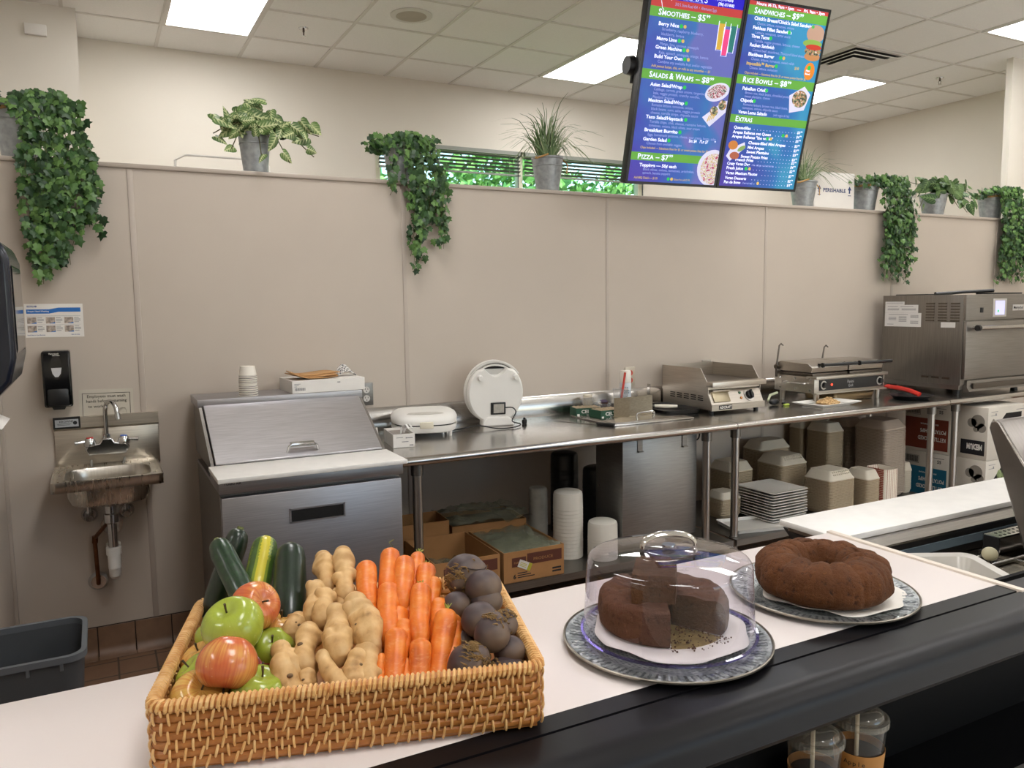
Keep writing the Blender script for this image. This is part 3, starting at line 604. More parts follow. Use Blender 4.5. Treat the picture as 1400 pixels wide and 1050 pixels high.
# side cheeks + back hood
for x0, x1 in ((0.368, 0.380), (1.072, 1.084)):
    bm = B(); prism(bm, [(3.28, 0.912), (3.285, 0.935), (3.60, 1.125), (3.62, 1.155), (3.80, 1.155), (3.80, 0.912)], 'x', x0, x1); obj('side_cheek', bm, FSV, t)
bm = B(); box(bm, 0.362, 3.60, 1.125, 1.088, 3.86, 1.16, bev=0.003); box(bm, 0.38, 3.62, 0.92, 1.072, 3.8, 1.13); obj('top_shelf', bm, FS, t)
bm = B(); prism(bm, [(3.275, 0.938), (3.277, 0.930), (3.295, 0.938), (3.61, 1.125), (3.60, 1.135)], 'x', 0.386, 1.070)
ld = obj('lid', bm, steel('lid_steel', '#d2d0d3', 0.36, (3, 60, 60)), t, bevel=0.002)
bm = B(); sl = Vector((0, 0.325, 0.197)).normalized(); nn = Vector((0, -0.197, 0.325)).normalized()
def onlid(x, s, h): return Vector((x, 3.275, 0.938)) + sl * s + nn * h
sweep(bm, [onlid(0.672, 0.03, 0.0), onlid(0.676, 0.035, 0.02), onlid(0.69, 0.045, 0.026), onlid(0.735, 0.045, 0.026), onlid(0.78, 0.045, 0.026), onlid(0.794, 0.035, 0.02), onlid(0.798, 0.03, 0.0)], 0.006, 8)
box(bm, 0.685, 0, 0, 0.785, 0.03, 0.004, frame(onlid(0, 0.03, 0.022), (1, 0, 0), sl)); obj('lid_handle', bm, CHROME, ld)
bm = B(); box(bm, 0.374, 3.062, 0.13, 1.080, 3.10, 0.845, bev=0.004); dr = obj('door', bm, FS, t)
bm = B(); box(bm, 0.628, 3.0595, 0.722, 0.832, 3.0625, 0.770); obj('handle_recess', bm, BLACKM, dr)
bm = B(); box(bm, 0.620, 3.057, 0.768, 0.840, 3.063, 0.774); box(bm, 0.620, 3.057, 0.717, 0.840, 3.063, 0.722); box(bm, 0.620, 3.057, 0.717, 0.627, 3.063, 0.774); box(bm, 0.833, 3.057, 0.717, 0.840, 3.063, 0.774); obj('recess_frame', bm, FS, dr)
bm = B(); text_into(bm, 'TURBO AIR', 0.012, frame((0.385, 3.0545, 0.895), (1, 0, 0), (0, 0, 1)), bold=0.03); obj('maker_name', bm, INK, t, smooth=0)
for x in (0.42, 1.03):
    for y in (3.16, 3.74):
        bm = B(); cyl(bm, (x, y - 0.02, 0.05), (x, y + 0.02, 0.05), 0.049); cyl(bm, (x, y, 0.05), (x, y, 0.1), 0.02); obj('caster', bm, BLACK, t)
# cups stacked on the fridge
def paper_cup_stack(cx, cy, z):
    STR = None
    tt = NT('striped_paper'); v = tt.coord((1, 1, 1)); sp = tt.new('ShaderNodeSeparateXYZ'); tt.link(v, sp.inputs[0])
    mr = tt.new('ShaderNodeMapRange'); mr.inputs[1].default_value = 0.0; mr.inputs[2].default_value = 0.07; tt.link(sp.outputs[2], mr.inputs[0])
    tt.link(tt.ramp(mr.outputs[0], [(0.0, '#e4ddd2'), (0.05, '#e4ddd2'), (0.06, '#4a443e'), (0.085, '#4a443e'), (0.1, '#e4ddd2'), (0.13, '#8a7f72'), (0.15, '#e4ddd2')], 'CONSTANT'), tt.b.inputs['Base Color']); tt.b.inputs['Roughness'].default_value = 0.6
    m = tt.m
    t = thing('paper_cup', 'white striped paper cup, lowest in the upside-down stack on the prep refrigerator', 'paper cup', (cx, cy, z), group='upside-down paper cups on the prep refrigerator')
    bm = B(); lathe(bm, [(0.040, 0.0), (0.042, 0.002), (0.040, 0.005), (0.033, 0.052), (0.031, 0.053), (0.030, 0.05), (0.0, 0.05)], seg=28); obj('cup_body', bm, m, t, local=True)
    z0 = z; labs = ['white striped paper cup in the middle of the upside-down stack on the prep refrigerator'] * 9
    zz = [0.011, 0.02, 0.028, 0.037, 0.055, 0.066, 0.074, 0.082]
    for i, dz in enumerate(zz):
        r = math.radians(i * 40); dup(t, T((cx + 0.0005 * math.cos(r), cy, z + dz)) @ Matrix.Scale(1 - 0.006 * i, 4), ('white striped paper cup, topmost of the upside-down stack on the prep refrigerator' if i == len(zz) - 1 else labs[i]))
paper_cup_stack(0.585, 3.66, 1.16)
# white carton with paper bags on the fridge
t = thing('white_carton', 'long white carton lying on the prep refrigerator under paper bags', 'box', (0.94, 3.72, 1.16))
M = frame((0.765, 3.60, 1.1605), (1, 0.03, 0), (-0.03, 1, 0))
bm = B(); box(bm, 0, 0, 0, 0.34, 0.24, 0.058, M); bx_ = obj('carton', bm, WHITEPAPER, t, bevel=0.002)
Ff = M @ frame((0, -0.0004, 0), (1, 0, 0), (0, 0, 1))
bm = B()
for k in range(14): quad_into(bm, Ff, 0.012 + k * 0.0034, 0.012, 0.012 + k * 0.0034 + (0.0022 if k % 3 else 0.001), 0.025)
for k in range(3): quad_into(bm, Ff, 0.010, 0.030 + k * 0.006, 0.022 + 0.008 * k, 0.032 + k * 0.006)
quad_into(bm, Ff, 0.208, 0.040, 0.222, 0.044); obj('label_print', bm, INKGREY, bx_)
BAG = plain('brown_paper_bag', '#b98d5c', 0.75, var=0.07, vscale=20, bump=0.3, bscale=25, bdist=0.004)
for i, (x, y, a, w, h, lab) in enumerate(((0.80, 3.66, 8, 0.20, 0.15, 'flat brown paper bag, lowest on the white carton'), (0.79, 3.68, -3, 0.21, 0.14, 'flat brown paper bag in the middle of the pile on the white carton'), (0.82, 3.68, 14, 0.2, 0.13, 'flat brown paper bag on top of the pile on the white carton'))):
    z = 1.2195 + i * 0.007; Mb = T((x, y, z)) @ Matrix.Rotation(math.radians(a), 4, 'Z')
    bm = B(); n = 10; top = []
    for j in range(n + 1):
        for k in range(5):
            u = j / n; v = k / 4; lift = 0.002 * math.sin(u * 7 + i) + (0.02 * (0.25 - u) / 0.25 if u < 0.25 and i < 2 else 0) + 0.004 * u
            top.append(bm.verts.new(Mb @ Vector((u * w - 0.02, v * h - 0.05, 0.002 + lift))))
    for j in range(n):
        for k in range(4): bm.faces.new((top[j * 5 + k], top[(j + 1) * 5 + k], top[(j + 1) * 5 + k + 1], top[j * 5 + k + 1]))
    o = recenter(obj('paper_bag', bm, BAG), (x, y, z)); so = o.modifiers.new('t', 'SOLIDIFY'); so.thickness = 0.005; so.offset = 1; tag(o, lab, 'paper bag', 'brown paper bags on the white carton')
tt = NT('checked_paper'); v = tt.coord((1, 1, 1)); ck = tt.new('ShaderNodeTexChecker'); ck.inputs['Scale'].default_value = 150; ck.inputs['Color1'].default_value = srgb('#2a2d3a'); ck.inputs['Color2'].default_value = srgb('#f0eee9'); tt.link(v, ck.inputs['Vector']); tt.link(ck.outputs[0], tt.b.inputs['Base Color'])
bm = B(); n = 9; g = []
for j in range(n):
    for k in range(n):
        u, v2 = j / (n - 1), k / (n - 1); g.append(bm.verts.new((0.995 + 0.10 * u, 3.70 + 0.06 * v2, 1.2215 + 0.052 * math.sin(PI * u) * (0.4 + 0.6 * v2) + 0.004 * noise.noise(Vector((u * 6, v2 * 6, 0))))))
for j in range(n - 1):
    for k in range(n - 1): bm.faces.new((g[j * n + k], g[(j + 1) * n + k], g[(j + 1) * n + k + 1], g[j * n + k + 1]))
o = recenter(obj('checked_napkin', bm, tt.m), (1.045, 3.73, 1.221)); so = o.modifiers.new('t', 'SOLIDIFY'); so.thickness = 0.002; tag(o, 'crumpled black and white checked paper on the right end of the white carton', 'paper')

# ================================================================ steel work tables
TZ = 0.915
def work_table(x0, x1, label, shelf=0.28, legs=None, splash=True):
    t = thing('work_table', label, 'table', ((x0 + x1) / 2, 3.5, 0))
    bm = B()
    prof = [(3.86, TZ)] + [(3.118, TZ)] + [(3.112 - 0.019 * math.sin(a), TZ - 0.019 + 0.019 * math.cos(a)) for a in [PI * k / 8 for k in range(0, 9)]] + [(3.13, TZ - 0.040), (3.13, TZ - 0.035), (3.86, TZ - 0.035)]
    prism(bm, prof, 'x', x0, x1); obj('table_top', bm, STEEL, t, smooth=50)
    if splash:
        bm = B(); prism(bm, [(3.86, TZ - 0.03), (3.85, TZ), (3.85, TZ + 0.10), (3.865, TZ + 0.118), (3.886, TZ + 0.118), (3.886, TZ + 0.112), (3.868, TZ + 0.112), (3.86, TZ + 0.098)], 'x', x0, x1); obj('backsplash', bm, STEEL, t, smooth=50)
    for lx in legs:
        for ly in (3.16, 3.80):
            bm = B(); cyl(bm, (lx, ly, 0.03), (lx, ly, TZ - 0.034), 0.0205, seg=20); lg = obj('leg', bm, STEEL_V, t)
            obj('leg_socket', cyl(B(), (lx, ly, TZ - 0.09), (lx, ly, TZ - 0.034), 0.027), STEEL_D, lg); obj('foot', cyl(B(), (lx, ly, 0), (lx, ly, 0.05), 0.024), STEEL_D, lg); obj('shelf_clamp', cyl(B(), (lx, ly, shelf - 0.05), (lx, ly, shelf + 0.004), 0.026), STEEL_D, lg)
    bm = B(); prism(bm, [(3.10, shelf), (3.86, shelf), (3.86, shelf - 0.035), (3.85, shelf - 0.035), (3.85, shelf - 0.003), (3.112, shelf - 0.003), (3.112, shelf - 0.035), (3.10, shelf - 0.035)], 'x', x0 + 0.01, x1 - 0.01); obj('lower_shelf', bm, STEEL_D, t)
work_table(1.10, 2.952, 'long stainless work table beside the prep refrigerator, holding the two white grills', legs=(1.185, 2.80))
work_table(2.956, 4.725, 'stainless work table under the flat griddle and the sandwich press', legs=(3.0, 4.64))
work_table(4.730, 6.3, 'stainless work table under the big oven', shelf=0.17, legs=(4.88, 6.2), splash=False)

# outlets on the partition
def outlet(x, z, face, recept, lab):
    t = thing('wall_outlet', lab, 'electrical outlet', (x, 3.889, z))
    bm = B(); box(bm, x - 0.036, 3.882, z - 0.058, x + 0.036, 3.8895, z + 0.058, bev=0.003); p = obj('cover_plate', bm, face, t)
    for dz in (-0.022, 0.022):
        bm = B(); cyl(bm, (x, 3.882, z + dz), (x, 3.879, z + dz), 0.017); r = obj('receptacle', bm, recept, t)
        bm = B(); box(bm, x - 0.008, 3.8785, z + dz, x - 0.0055, 3.8795, z + dz + 0.009); box(bm, x + 0.0055, 3.8785, z + dz, x + 0.008, 3.8795, z + dz + 0.008); cyl(bm, (x, 3.8792, z + dz - 0.008), (x, 3.8785, z + dz - 0.008), 0.003, seg=8); obj('slots', bm, INK, r)
outlet(1.195, 1.105, STEEL_D, plain('grey_receptacle', '#cfcac4', 0.4), 'metal wall outlet with pale sockets beside the prep refrigerator lid')
outlet(2.835, 1.105, plain('ivory_steel', '#c2b8a6', 0.4, 0.3), plain('red_receptacle', '#c9402a', 0.4), 'wall outlet with two red sockets left of the griddle')

# small glove/wrapper box on the table beside the fridge
t = thing('straw_box', 'small open white cardboard box at the corner of the cutting board', 'box', (1.20, 3.42, TZ))
M = frame((1.145, 3.345, TZ + 0.0005), (1, -0.12, 0), (0.12, 1, 0)); 
bm = B(); w, d, h = 0.10, 0.20, 0.062
for q in ((0, 0, 0, w, 0.002, h), (0, d - 0.002, 0, w, d, h), (0, 0, 0, 0.002, d, h), (w - 0.002, 0, 0, w, d, h), (0, 0, 0, w, d, 0.002)): box(bm, *q, M)
bx_ = obj('tray_walls', bm, WHITEPAPER, t)
bm = B(); box(bm, 0.003, 0.003, 0.002, w - 0.003, d - 0.003, h - 0.012, M); obj('contents', bm, plain('grey_wrapping', '#8f8780', 0.6, bump=0.8, bscale=60), t)
Ff = M @ frame((0, -0.0003, 0), (1, 0, 0), (0, 0, 1)); bm = B()
for q in ((0.015, 0.045, 0.045, 0.047), (0.06, 0.042, 0.09, 0.045), (0.04, 0.025, 0.07, 0.028), (0.075, 0.008, 0.092, 0.012), (0.058, 0.041, 0.061, 0.047)): quad_into(bm, Ff, *q)
obj('printing', bm, INKGREY, bx_)
for s, (x, y) in enumerate(((0.055, 0.09), (0.075, 0.11))):
    bm = B(); sweep(bm, [M @ Vector((x, y, 0.045)), M @ Vector((x + 0.01, y + 0.015, 0.075)), M @ Vector((x + 0.03, y, 0.085)), M @ Vector((x + 0.035, y - 0.02, 0.07))], [0.007, 0.012, 0.012, 0.006], 8, squash=(1, 0.4)); obj('curled_wrap', bm, clear('wrap_plastic', '#ffffff', haze=0.75, hazecol='#efece8'), t)
bm = B(); sweep(bm, [(1.09, 3.60, TZ + 0.008), (1.12, 3.575, TZ + 0.02), (1.14, 3.56, TZ + 0.035), (1.135, 3.565, TZ + 0.065)], [0.005, 0.005, 0.008, 0.01], 8); bm2 = bm
tag(recenter(obj('white_plug_cord', bm2, WHITEP), (1.12, 3.58, TZ)), 'short white cord end standing beside the prep refrigerator', 'cord')

# closed contact grill (flat white)
t = thing('contact_grill', 'closed white clamshell contact grill lying flat near the prep refrigerator', 'contact grill', (1.40, 3.66, TZ))
MG = T((1.412, 3.645, TZ)) @ Matrix.Rotation(math.radians(-16), 4, 'Z') @ Matrix.Diagonal((1.08, 1.0, 0.88, 1))
def gouter(k=1.0, n=44):
    out = []
    for i in range(n):
        a = 2 * PI * i / n; cx, sy = math.cos(a), math.sin(a)
        x = 0.15 * k * (abs(cx) ** 0.55) * (1 if cx > 0 else -1); y = 0.125 * k * (abs(sy) ** 0.6) * (1 if sy > 0 else -1)
        if y < 0: x *= 1 - 0.10 * (-y / 0.125)
        out.append((x, y))
    return out
def shell(levels, tilt=0):
    bm = B(); prev = None
    for k, z in levels:
        L = [bm.verts.new(MG @ Vector((p[0], p[1], z + tilt * (p[1] + 0.12)))) for p in gouter(k)]
        if prev: bridge(bm, prev, L)
        else: bm.faces.new(L[::-1])
        prev = L
    bm.faces.new(prev); return bm
obj('lower_shell', shell([(0.88, 0.022), (0.96, 0.028), (1.0, 0.045), (1.0, 0.062)], 0.05), WHITEP, t, smooth=40)
obj('hot_plates', shell([(0.94, 0.062), (0.94, 0.070)], 0.07), BLACK, t)
up = obj('upper_shell', shell([(1.0, 0.070), (1.01, 0.088), (0.97, 0.106), (0.85, 0.119), (0.6, 0.125)], 0.10), WHITEP, t, smooth=40)
bm = B(); box(bm, -0.03, -0.135, 0.052, 0.03, -0.118, 0.088, MG, bev=0.004); obj('latch', bm, plain('ivory_plastic', '#e0d8c4', 0.4), up)
bm = B(); pts = [(0.085 * math.cos(a), -0.075 + 0.022 * math.sin(a)) for a in [2 * PI * k / 24 for k in range(24)]]
A = [bm.verts.new(MG @ Vector((p[0], p[1], 0.122 + 0.10 * (p[1] + 0.12)))) for p in pts]; D = [bm.verts.new(MG @ Vector((p[0] * 0.9, p[1], 0.127 + 0.10 * (p[1] + 0.12)))) for p in pts]; bridge(bm, A, D); bm.faces.new(D); obj('handle_dent', bm, plain('warm_grey_plastic', '#cbc6bd', 0.3), up)
bm = B(); box(bm, -0.1, 0.115, 0.02, 0.1, 0.15, 0.11, MG, bev=0.012); obj('hinge_block', bm, plain('dark_hinge', '#4a4642', 0.4), t)
for x, y in ((-0.11, -0.08), (0.11, -0.08), (-0.11, 0.09), (0.11, 0.09)):
    bm = B(); cyl(bm, MG @ Vector((x, y, 0.0)), MG @ Vector((x, y, 0.035)), 0.008, 0.011); obj('foot', bm, WHITEP, t)

# upright round grill
t = thing('round_waffle_grill', 'round white electric grill standing upright on its edge against the backsplash', 'grill', (1.84, 3.72, TZ))
Mr = frame((1.835, 3.715, TZ + 0.175), (0.985, -0.17, 0), (0, 0.06, 1))    # x right, y up, z toward the viewer
Mr = T((1.835, 3.715, TZ + 0.175)) @ Matrix.Rotation(math.radians(-12), 4, 'Z') @ Matrix.Rotation(math.radians(90 + 4), 4, 'X')
def disc(bm, r, z0, z1, M, rz=0.012, n=56, sx=0.93):
    prev = None
    for rr, z in ((r - rz, z0), (r, z0 + (z1 - z0) * 0.3), (r, z0 + (z1 - z0) * 0.6), (r - rz, z1)):
        L = [bm.verts.new(M @ Vector((rr * sx * math.cos(2 * PI * i / n), rr * math.sin(2 * PI * i / n), z))) for i in range(n)]
        if prev: bridge(bm, prev, L)
        else: bm.faces.new(L[::-1])
        prev = L
    bm.faces.new(prev)
bm = B(); disc(bm, 0.168, -0.05, -0.012, Mr); obj('rear_shell', bm, WHITEP, t, smooth=50)
bm = B(); disc(bm, 0.160, -0.012, -0.002, Mr, 0.001); obj('plate_gap', bm, BLACK, t); bm = B(); box(bm, -0.10, 0.06, -0.004, 0.10, 0.125, 0.001, Mr, bev=0.002); obj('hinge_cover', bm, plain('pale_grey_plastic', '#c9c6c0', 0.35), t)
bm = B(); n = 56; pts = []
for i in range(n):
    a = 2 * PI * i / n; x, y = 0.150 * math.cos(a), 0.163 * math.sin(a)
    if y > 0.09 and abs(x) < 0.10: y = 0.125 - 0.035 * math.cos(x / 0.10 * PI / 1.1) if abs(x) < 0.075 else min(y, 0.125)
    pts.append((x, y))
prev = None
for s, z in ((1.0, 0.0), (1.0, 0.028), (0.94, 0.038)):
    L = [bm.verts.new(Mr @ Vector((p[0] * s, p[1] * s, z))) for p in pts]
    if prev: bridge(bm, prev, L)
    else: bm.faces.new(L[::-1])
    prev = L
bm.faces.new(prev); fr_ = obj('front_shell', bm, WHITEP, t, smooth=40)
bm = B()
for a0, a1, rr in ((0.32 * PI, 0.68 * PI, 0.158), ):
    P_ = [Mr @ Vector((0.07 * math.cos(a) , 0.118 + 0.028 * math.sin(a), 0.01)) for a in [2 * PI * k / 24 for k in range(24)]]
    sweep(bm, P_, 0.0055, 8, closed=True)
obj('carry_handle', bm, WHITEP, t)
bm = B(); sweep(bm, [Mr @ Vector((0.155 * math.cos(a), 0.163 * math.sin(a), 0.012)) for a in [PI * (0.2 + 0.6 * k / 20) for k in range(21)]], 0.008, 8); obj('top_bow', bm, plain('pale_grey_plastic', '#c9c6c0', 0.35), t)
for x, y in ((-0.085, 0.085), (0.105, 0.085)):
    bm = B(); cyl(bm, Mr @ Vector((x, y, 0.036)), Mr @ Vector((x, y, 0.062)), 0.015, 0.011); obj('foot', bm, WHITEP, fr_)
bm = B(); box(bm, -0.028, -0.112, 0.034, 0.052, -0.048, 0.046, Mr, bev=0.003); st = obj('label_frame', bm, BLACK, fr_)
bm = B(); box(bm, -0.014, -0.103, 0.046, 0.042, -0.056, 0.048, Mr); o = obj('rating_label', bm, plain('silver_sticker', '#b9b4aa', 0.3, 0.4, var=0.15, vscale=60), fr_)
bm = B(); prism(bm, [(-0.075, 0), (0.10, 0), (0.09, 0.03), (0.06, 0.05), (-0.05, 0.05), (-0.07, 0.03)], 'y', -0.035, 0.05)
bmesh.ops.transform(bm, matrix=T((1.835, 3.71, TZ)) @ Matrix.Rotation(math.radians(-12), 4, 'Z'), verts=bm.verts); obj('stand', bm, WHITEP, t, bevel=0.008)
# power cord
bm = B(); pts = [Mr @ Vector((0.05, -0.075, 0.05)), Mr @ Vector((0.085, -0.075, 0.065)), Mr @ Vector((0.10, -0.10, 0.07)), Mr @ Vector((0.075, -0.14, 0.09)), (1.93, 3.60, TZ + 0.012), (1.87, 3.56, TZ + 0.006), (1.78, 3.57, TZ + 0.006), (1.70, 3.62, TZ + 0.02), (1.62, 3.66, TZ + 0.006), (1.56, 3.64, TZ + 0.006)]
def smoothpath(pts, k=6):
    pts = [Vector(p) for p in pts]; out = []
    for i in range(len(pts) - 1):
        p0 = pts[max(i - 1, 0)]; p1 = pts[i]; p2 = pts[i + 1]; p3 = pts[min(i + 2, len(pts) - 1)]
        for j in range(k):
            s = j / k; out.append(0.5 * ((2 * p1) + (p2 - p0) * s + (2 * p0 - 5 * p1 + 4 * p2 - p3) * s * s + (3 * p1 - p0 - 3 * p2 + p3) * s ** 3))
    return out + [pts[-1]]
sweep(bm, smoothpath(pts), 0.0032, 8); obj('power_cord', bm, RUBBER, t)
bm = B(); box(bm, -0.014, -0.009, 0, 0.014, 0.009, 0.026, T((1.985, 3.66, TZ)) @ Matrix.Rotation(0.5, 4, 'Z'), bev=0.004); cyl(bm, (1.985, 3.66, TZ + 0.024), (1.985, 3.66, TZ + 0.036), 0.006)
obj('plug', bm, BLACK, t)

# two green tea boxes
GREEN = plain('dark_green_card', '#1c4a34', 0.5, var=0.06)
def teabox(name, M, label, cut):
    t = thing(name, label, 'box', M.to_translation(), group='green boxes on the table')
    w, d, h = 0.15, 0.115, 0.052
    bm = B(); box(bm, 0, 0, 0, w, d, h - 0.012, M); 
    for q in ((0, 0, h - 0.014, w, 0.0015, h), (0, d - 0.0015, h - 0.014, w, d, h), (0, 0, h - 0.014, 0.0015, d, h), (w - 0.0015, 0, h - 0.014, w, d, h)): box(bm, *q, M)
    c = obj('box_walls', bm, GREEN, t)
    bm = B()
    for k in range(18): box(bm, 0.004 + k * 0.008, 0.004, h - 0.013, 0.0095 + k * 0.008, d - 0.004, h - 0.003 + 0.002 * (k % 3), M)
    obj('sachets', bm, plain('sachet_paper', '#b9a58a' if cut else '#7d4a3a', 0.7, var=0.2, vscale=80), t)
    F = M @ frame((0, -0.0003, 0), (1, 0, 0), (0, 0, 1)); bm = B(); text_into(bm, 'CELTIC', 0.026, F @ T((0.03, 0.024, 0.0005)), xs=1.15, bold=0.03); text_into(bm, 'SEA SALT', 0.009, F @ T((0.06, 0.010, 0.0005)), bold=0.02)
    quad_into(bm, F, 0.006, 0.006, 0.02, 0.02)
    obj('lettering', bm, WHITEP, c, smooth=0)
teabox('green_box', frame((2.395, 3.545, TZ + 0.0005), (1, 0.03, 0), (-0.03, 1, 0)), 'dark green packet box with white lettering in front of the metal divider', True)
teabox('green_box', frame((2.335, 3.70, TZ + 0.0005), (1, -0.25, 0), (0.25, 1, 0)), 'dark green packet box with brown packets, behind the other green box', False)
# jar and packets behind
t = thing('seasoning_jar', 'small clear jar with pale contents behind the green boxes', 'jar', (2.47, 3.79, TZ)); CP = clear('clear_plastic', '#fafafa', haze=0.12)
bm = B(); lathe(bm, [(0, 0.001), (0.027, 0.001), (0.028, 0.09), (0.024, 0.10), (0, 0.10)], (2.47, 3.79, TZ), 24); obj('jar_glass', bm, clear('jar_glass', '#f2f2ee', haze=0.35, hazecol='#d8d2c4'), t)
bm = B(); lathe(bm, [(0.0, 0.10), (0.027, 0.10), (0.027, 0.112), (0, 0.114)], (2.47, 3.79, TZ), 24); obj('lid', bm, plain('beige_lid', '#d8cfbd', 0.5), t)
t = thing('utensil_cup', 'clear plastic cup with a red straw beside the white spray can', 'cup', (2.62, 3.66, TZ))
bm = B(); lathe(bm, [(0, 0.002), (0.035, 0.002), (0.045, 0.15), (0.042, 0.15), (0.033, 0.005), (0, 0.005)], (2.62, 3.68, TZ), 28); obj('cup_wall', bm, CP, t)
bm = B(); sweep(bm, [(2.605, 3.67, TZ + 0.01), (2.645, 3.67, TZ + 0.24)], 0.0065, 10); o = obj('straw', bm, plain('red_straw', '#c43a2e', 0.4), t)
t = thing('packet_bowl', 'small clear bowl of dark sweetener packets behind the green boxes', 'bowl', (2.56, 3.78, TZ))
bm = B(); lathe(bm, [(0, 0.002), (0.04, 0.002), (0.055, 0.06), (0.052, 0.06), (0.038, 0.006), (0, 0.006)], (2.56, 3.78, TZ), 24); obj('bowl_wall', bm, CP, t)
random.seed(5)
for k in range(7):
    bm = B(); box(bm, -0.02, -0.013, -0.002, 0.02, 0.013, 0.002, T((2.56 + random.uniform(-.02, .02), 3.78 + random.uniform(-.02, .02), TZ + 0.03 + 0.007 * k)) @ Matrix.Rotation(random.uniform(0, 3), 4, 'Z') @ Matrix.Rotation(random.uniform(-.6, .6), 4, 'X'))
    obj('packet', bm, plain('packet_%d' % (k % 3), ('#4b3d55', '#cfc9c0', '#5a3a30')[k % 3], 0.6), t)
# spray can
t = thing('spray_can', 'white spray can with plain cap beside the red wall outlet', 'spray can', (2.705, 3.75, TZ))
bm = B(); lathe(bm, [(0, 0.002), (0.031, 0.002), (0.033, 0.006), (0.033, 0.165), (0.030, 0.176), (0, 0.176)], (2.705, 3.75, TZ), 32); cb = obj('can_body', bm, plain('pale_blue_white_can', '#d5dbe0', 0.3, var=0.02), t)
bm = B(); lathe(bm, [(0.031, 0.173), (0.0335, 0.175), (0.032, 0.235), (0.029, 0.243), (0, 0.245)], (2.705, 3.75, TZ), 32); obj('cap', bm, plain('cream_cap', '#e8e2d8', 0.4), t)
bm = B(); 
for (zz, w, hh) in ((0.145, 0.026, 0.005), (0.125, 0.034, 0.008), (0.112, 0.034, 0.008), (0.07, 0.015, 0.004), (0.06, 0.02, 0.003)):
    a = -PI / 2 - 0.35; 
    for k in range(int(w / 0.003)):
        an = a + (k * 0.003 - w / 2) / 0.033
        if k % 4 != 3: box(bm, 0.0330, -0.0011, zz, 0.0336, 0.0011, zz + hh, T((2.705, 3.75, TZ)) @ Matrix.Rotation(an, 4, 'Z'))
obj('label_print', bm, plain('teal_grey_ink', '#5f7f90', 0.5, var=0), cb)
# metal divider stand
t = thing('card_divider', 'brushed metal zigzag divider standing on the tray', 'metal divider', (2.63, 3.60, TZ + 0.012))
DV = steel('warm_steel', '#b8ab95', 0.35, (2, 60, 60))
bm = B(); zz = [(2.47, 3.53), (2.545, 3.49), (2.55, 3.53), (2.63, 3.50), (2.635, 3.54), (2.715, 3.51), (2.72, 3.56)]
A = [bm.verts.new((x, y, TZ + 0.013)) for x, y in zz]; D = [bm.verts.new((x, y, TZ + 0.118 + 0.004 * (i % 2))) for i, (x, y) in enumerate(zz)]
for i in range(len(zz) - 1): bm.faces.new((A[i], A[i + 1], D[i + 1], D[i]))
o = obj('folded_sheet', bm, DV, t, smooth=0); so = o.modifiers.new('t', 'SOLIDIFY'); so.thickness = 0.0025
bm = B(); box(bm, 2.47, 3.50, TZ + 0.0125, 2.72, 3.60, TZ + 0.0145); obj('foot_plate', bm, DV, t)
# steel lid/tray let into the table
t = thing('drop_in_lid', 'flat stainless lid with a wire handle let into the table top', 'tray lid', (2.62, 3.55, TZ))
bm = B(); box(bm, 2.335, 3.33, TZ + 0.0005, 2.86, 3.76, TZ + 0.010, bev=0.004); box(bm, 2.355, 3.35, TZ + 0.010, 2.84, 3.74, TZ + 0.0125, bev=0.001); obj('lid_plate', bm, STEEL, t)
bm = B(); sweep(bm, smoothpath([(2.53, 3.40, TZ + 0.012), (2.53, 3.405, TZ + 0.034), (2.545, 3.41, TZ + 0.045), (2.60, 3.42, TZ + 0.047), (2.655, 3.43, TZ + 0.045), (2.67, 3.435, TZ + 0.034), (2.67, 3.44, TZ + 0.012)]), 0.0055, 8); obj('wire_handle', bm, CHROME, t)
# knife / spatula
t = thing('spatula', 'black handled spatula lying in front of the green boxes', 'spatula', (2.28, 3.42, TZ))
bm = B(); box(bm, -0.012, -0.055, 0.0012, 0.012, 0.05, 0.016, T((2.315, 3.385, TZ)) @ Matrix.Rotation(math.radians(25), 4, 'Z'), bev=0.005); obj('grip', bm, BLACK, t)
bm = B(); box(bm, -0.009, -0.12, 0.0012, 0.009, 0.12, 0.0035, T((2.235, 3.555, TZ)) @ Matrix.Rotation(math.radians(25), 4, 'Z')); obj('blade', bm, STEEL, t)
# black skillet + ladle left of griddle
t = thing('black_tray', 'shallow black tray left of the griddle', 'tray', (2.92, 3.62, TZ))
bm = B(); L = [bm.verts.new((p[0], p[1], TZ + 0.002)) for p in rrect(2.80, 3.48, 3.03, 3.80, 0.03)]; L2 = [bm.verts.new((p[0], p[1], TZ + 0.03)) for p in rrect(2.785, 3.465, 3.04, 3.815, 0.035)]; L3 = [bm.verts.new((p[0], p[1], TZ + 0.03)) for p in rrect(2.795, 3.475, 3.03, 3.805, 0.03)]; L4 = [bm.verts.new((p[0], p[1], TZ + 0.006)) for p in rrect(2.81, 3.49, 3.02, 3.79, 0.025)]
bridge(bm, L, L2); bridge(bm, L2, L3); bridge(bm, L3, L4); bm.faces.new(L4); bm.faces.new(L[::-1]); obj('tray_body', bm, BLACK, t)
t = thing('griddle_scraper', 'scraper with a white handle resting on the black tray', 'scraper', (2.85, 3.62, TZ + 0.03))
bm = B(); sweep(bm, [(2.90, 3.52, TZ + 0.045), (2.84, 3.56, TZ + 0.045), (2.80, 3.60, TZ + 0.046)], [0.008, 0.011, 0.009], 10); obj('grip', bm, plain('ivory_handle', '#e6dfd0', 0.4), t)
bm = B(); box(bm, -0.04, 0, -0.0015, 0.04, 0.12, 0.0015, T((2.80, 3.60, TZ + 0.046)) @ Matrix.Rotation(math.radians(55), 4, 'Z')); obj('blade', bm, BLACK, t)
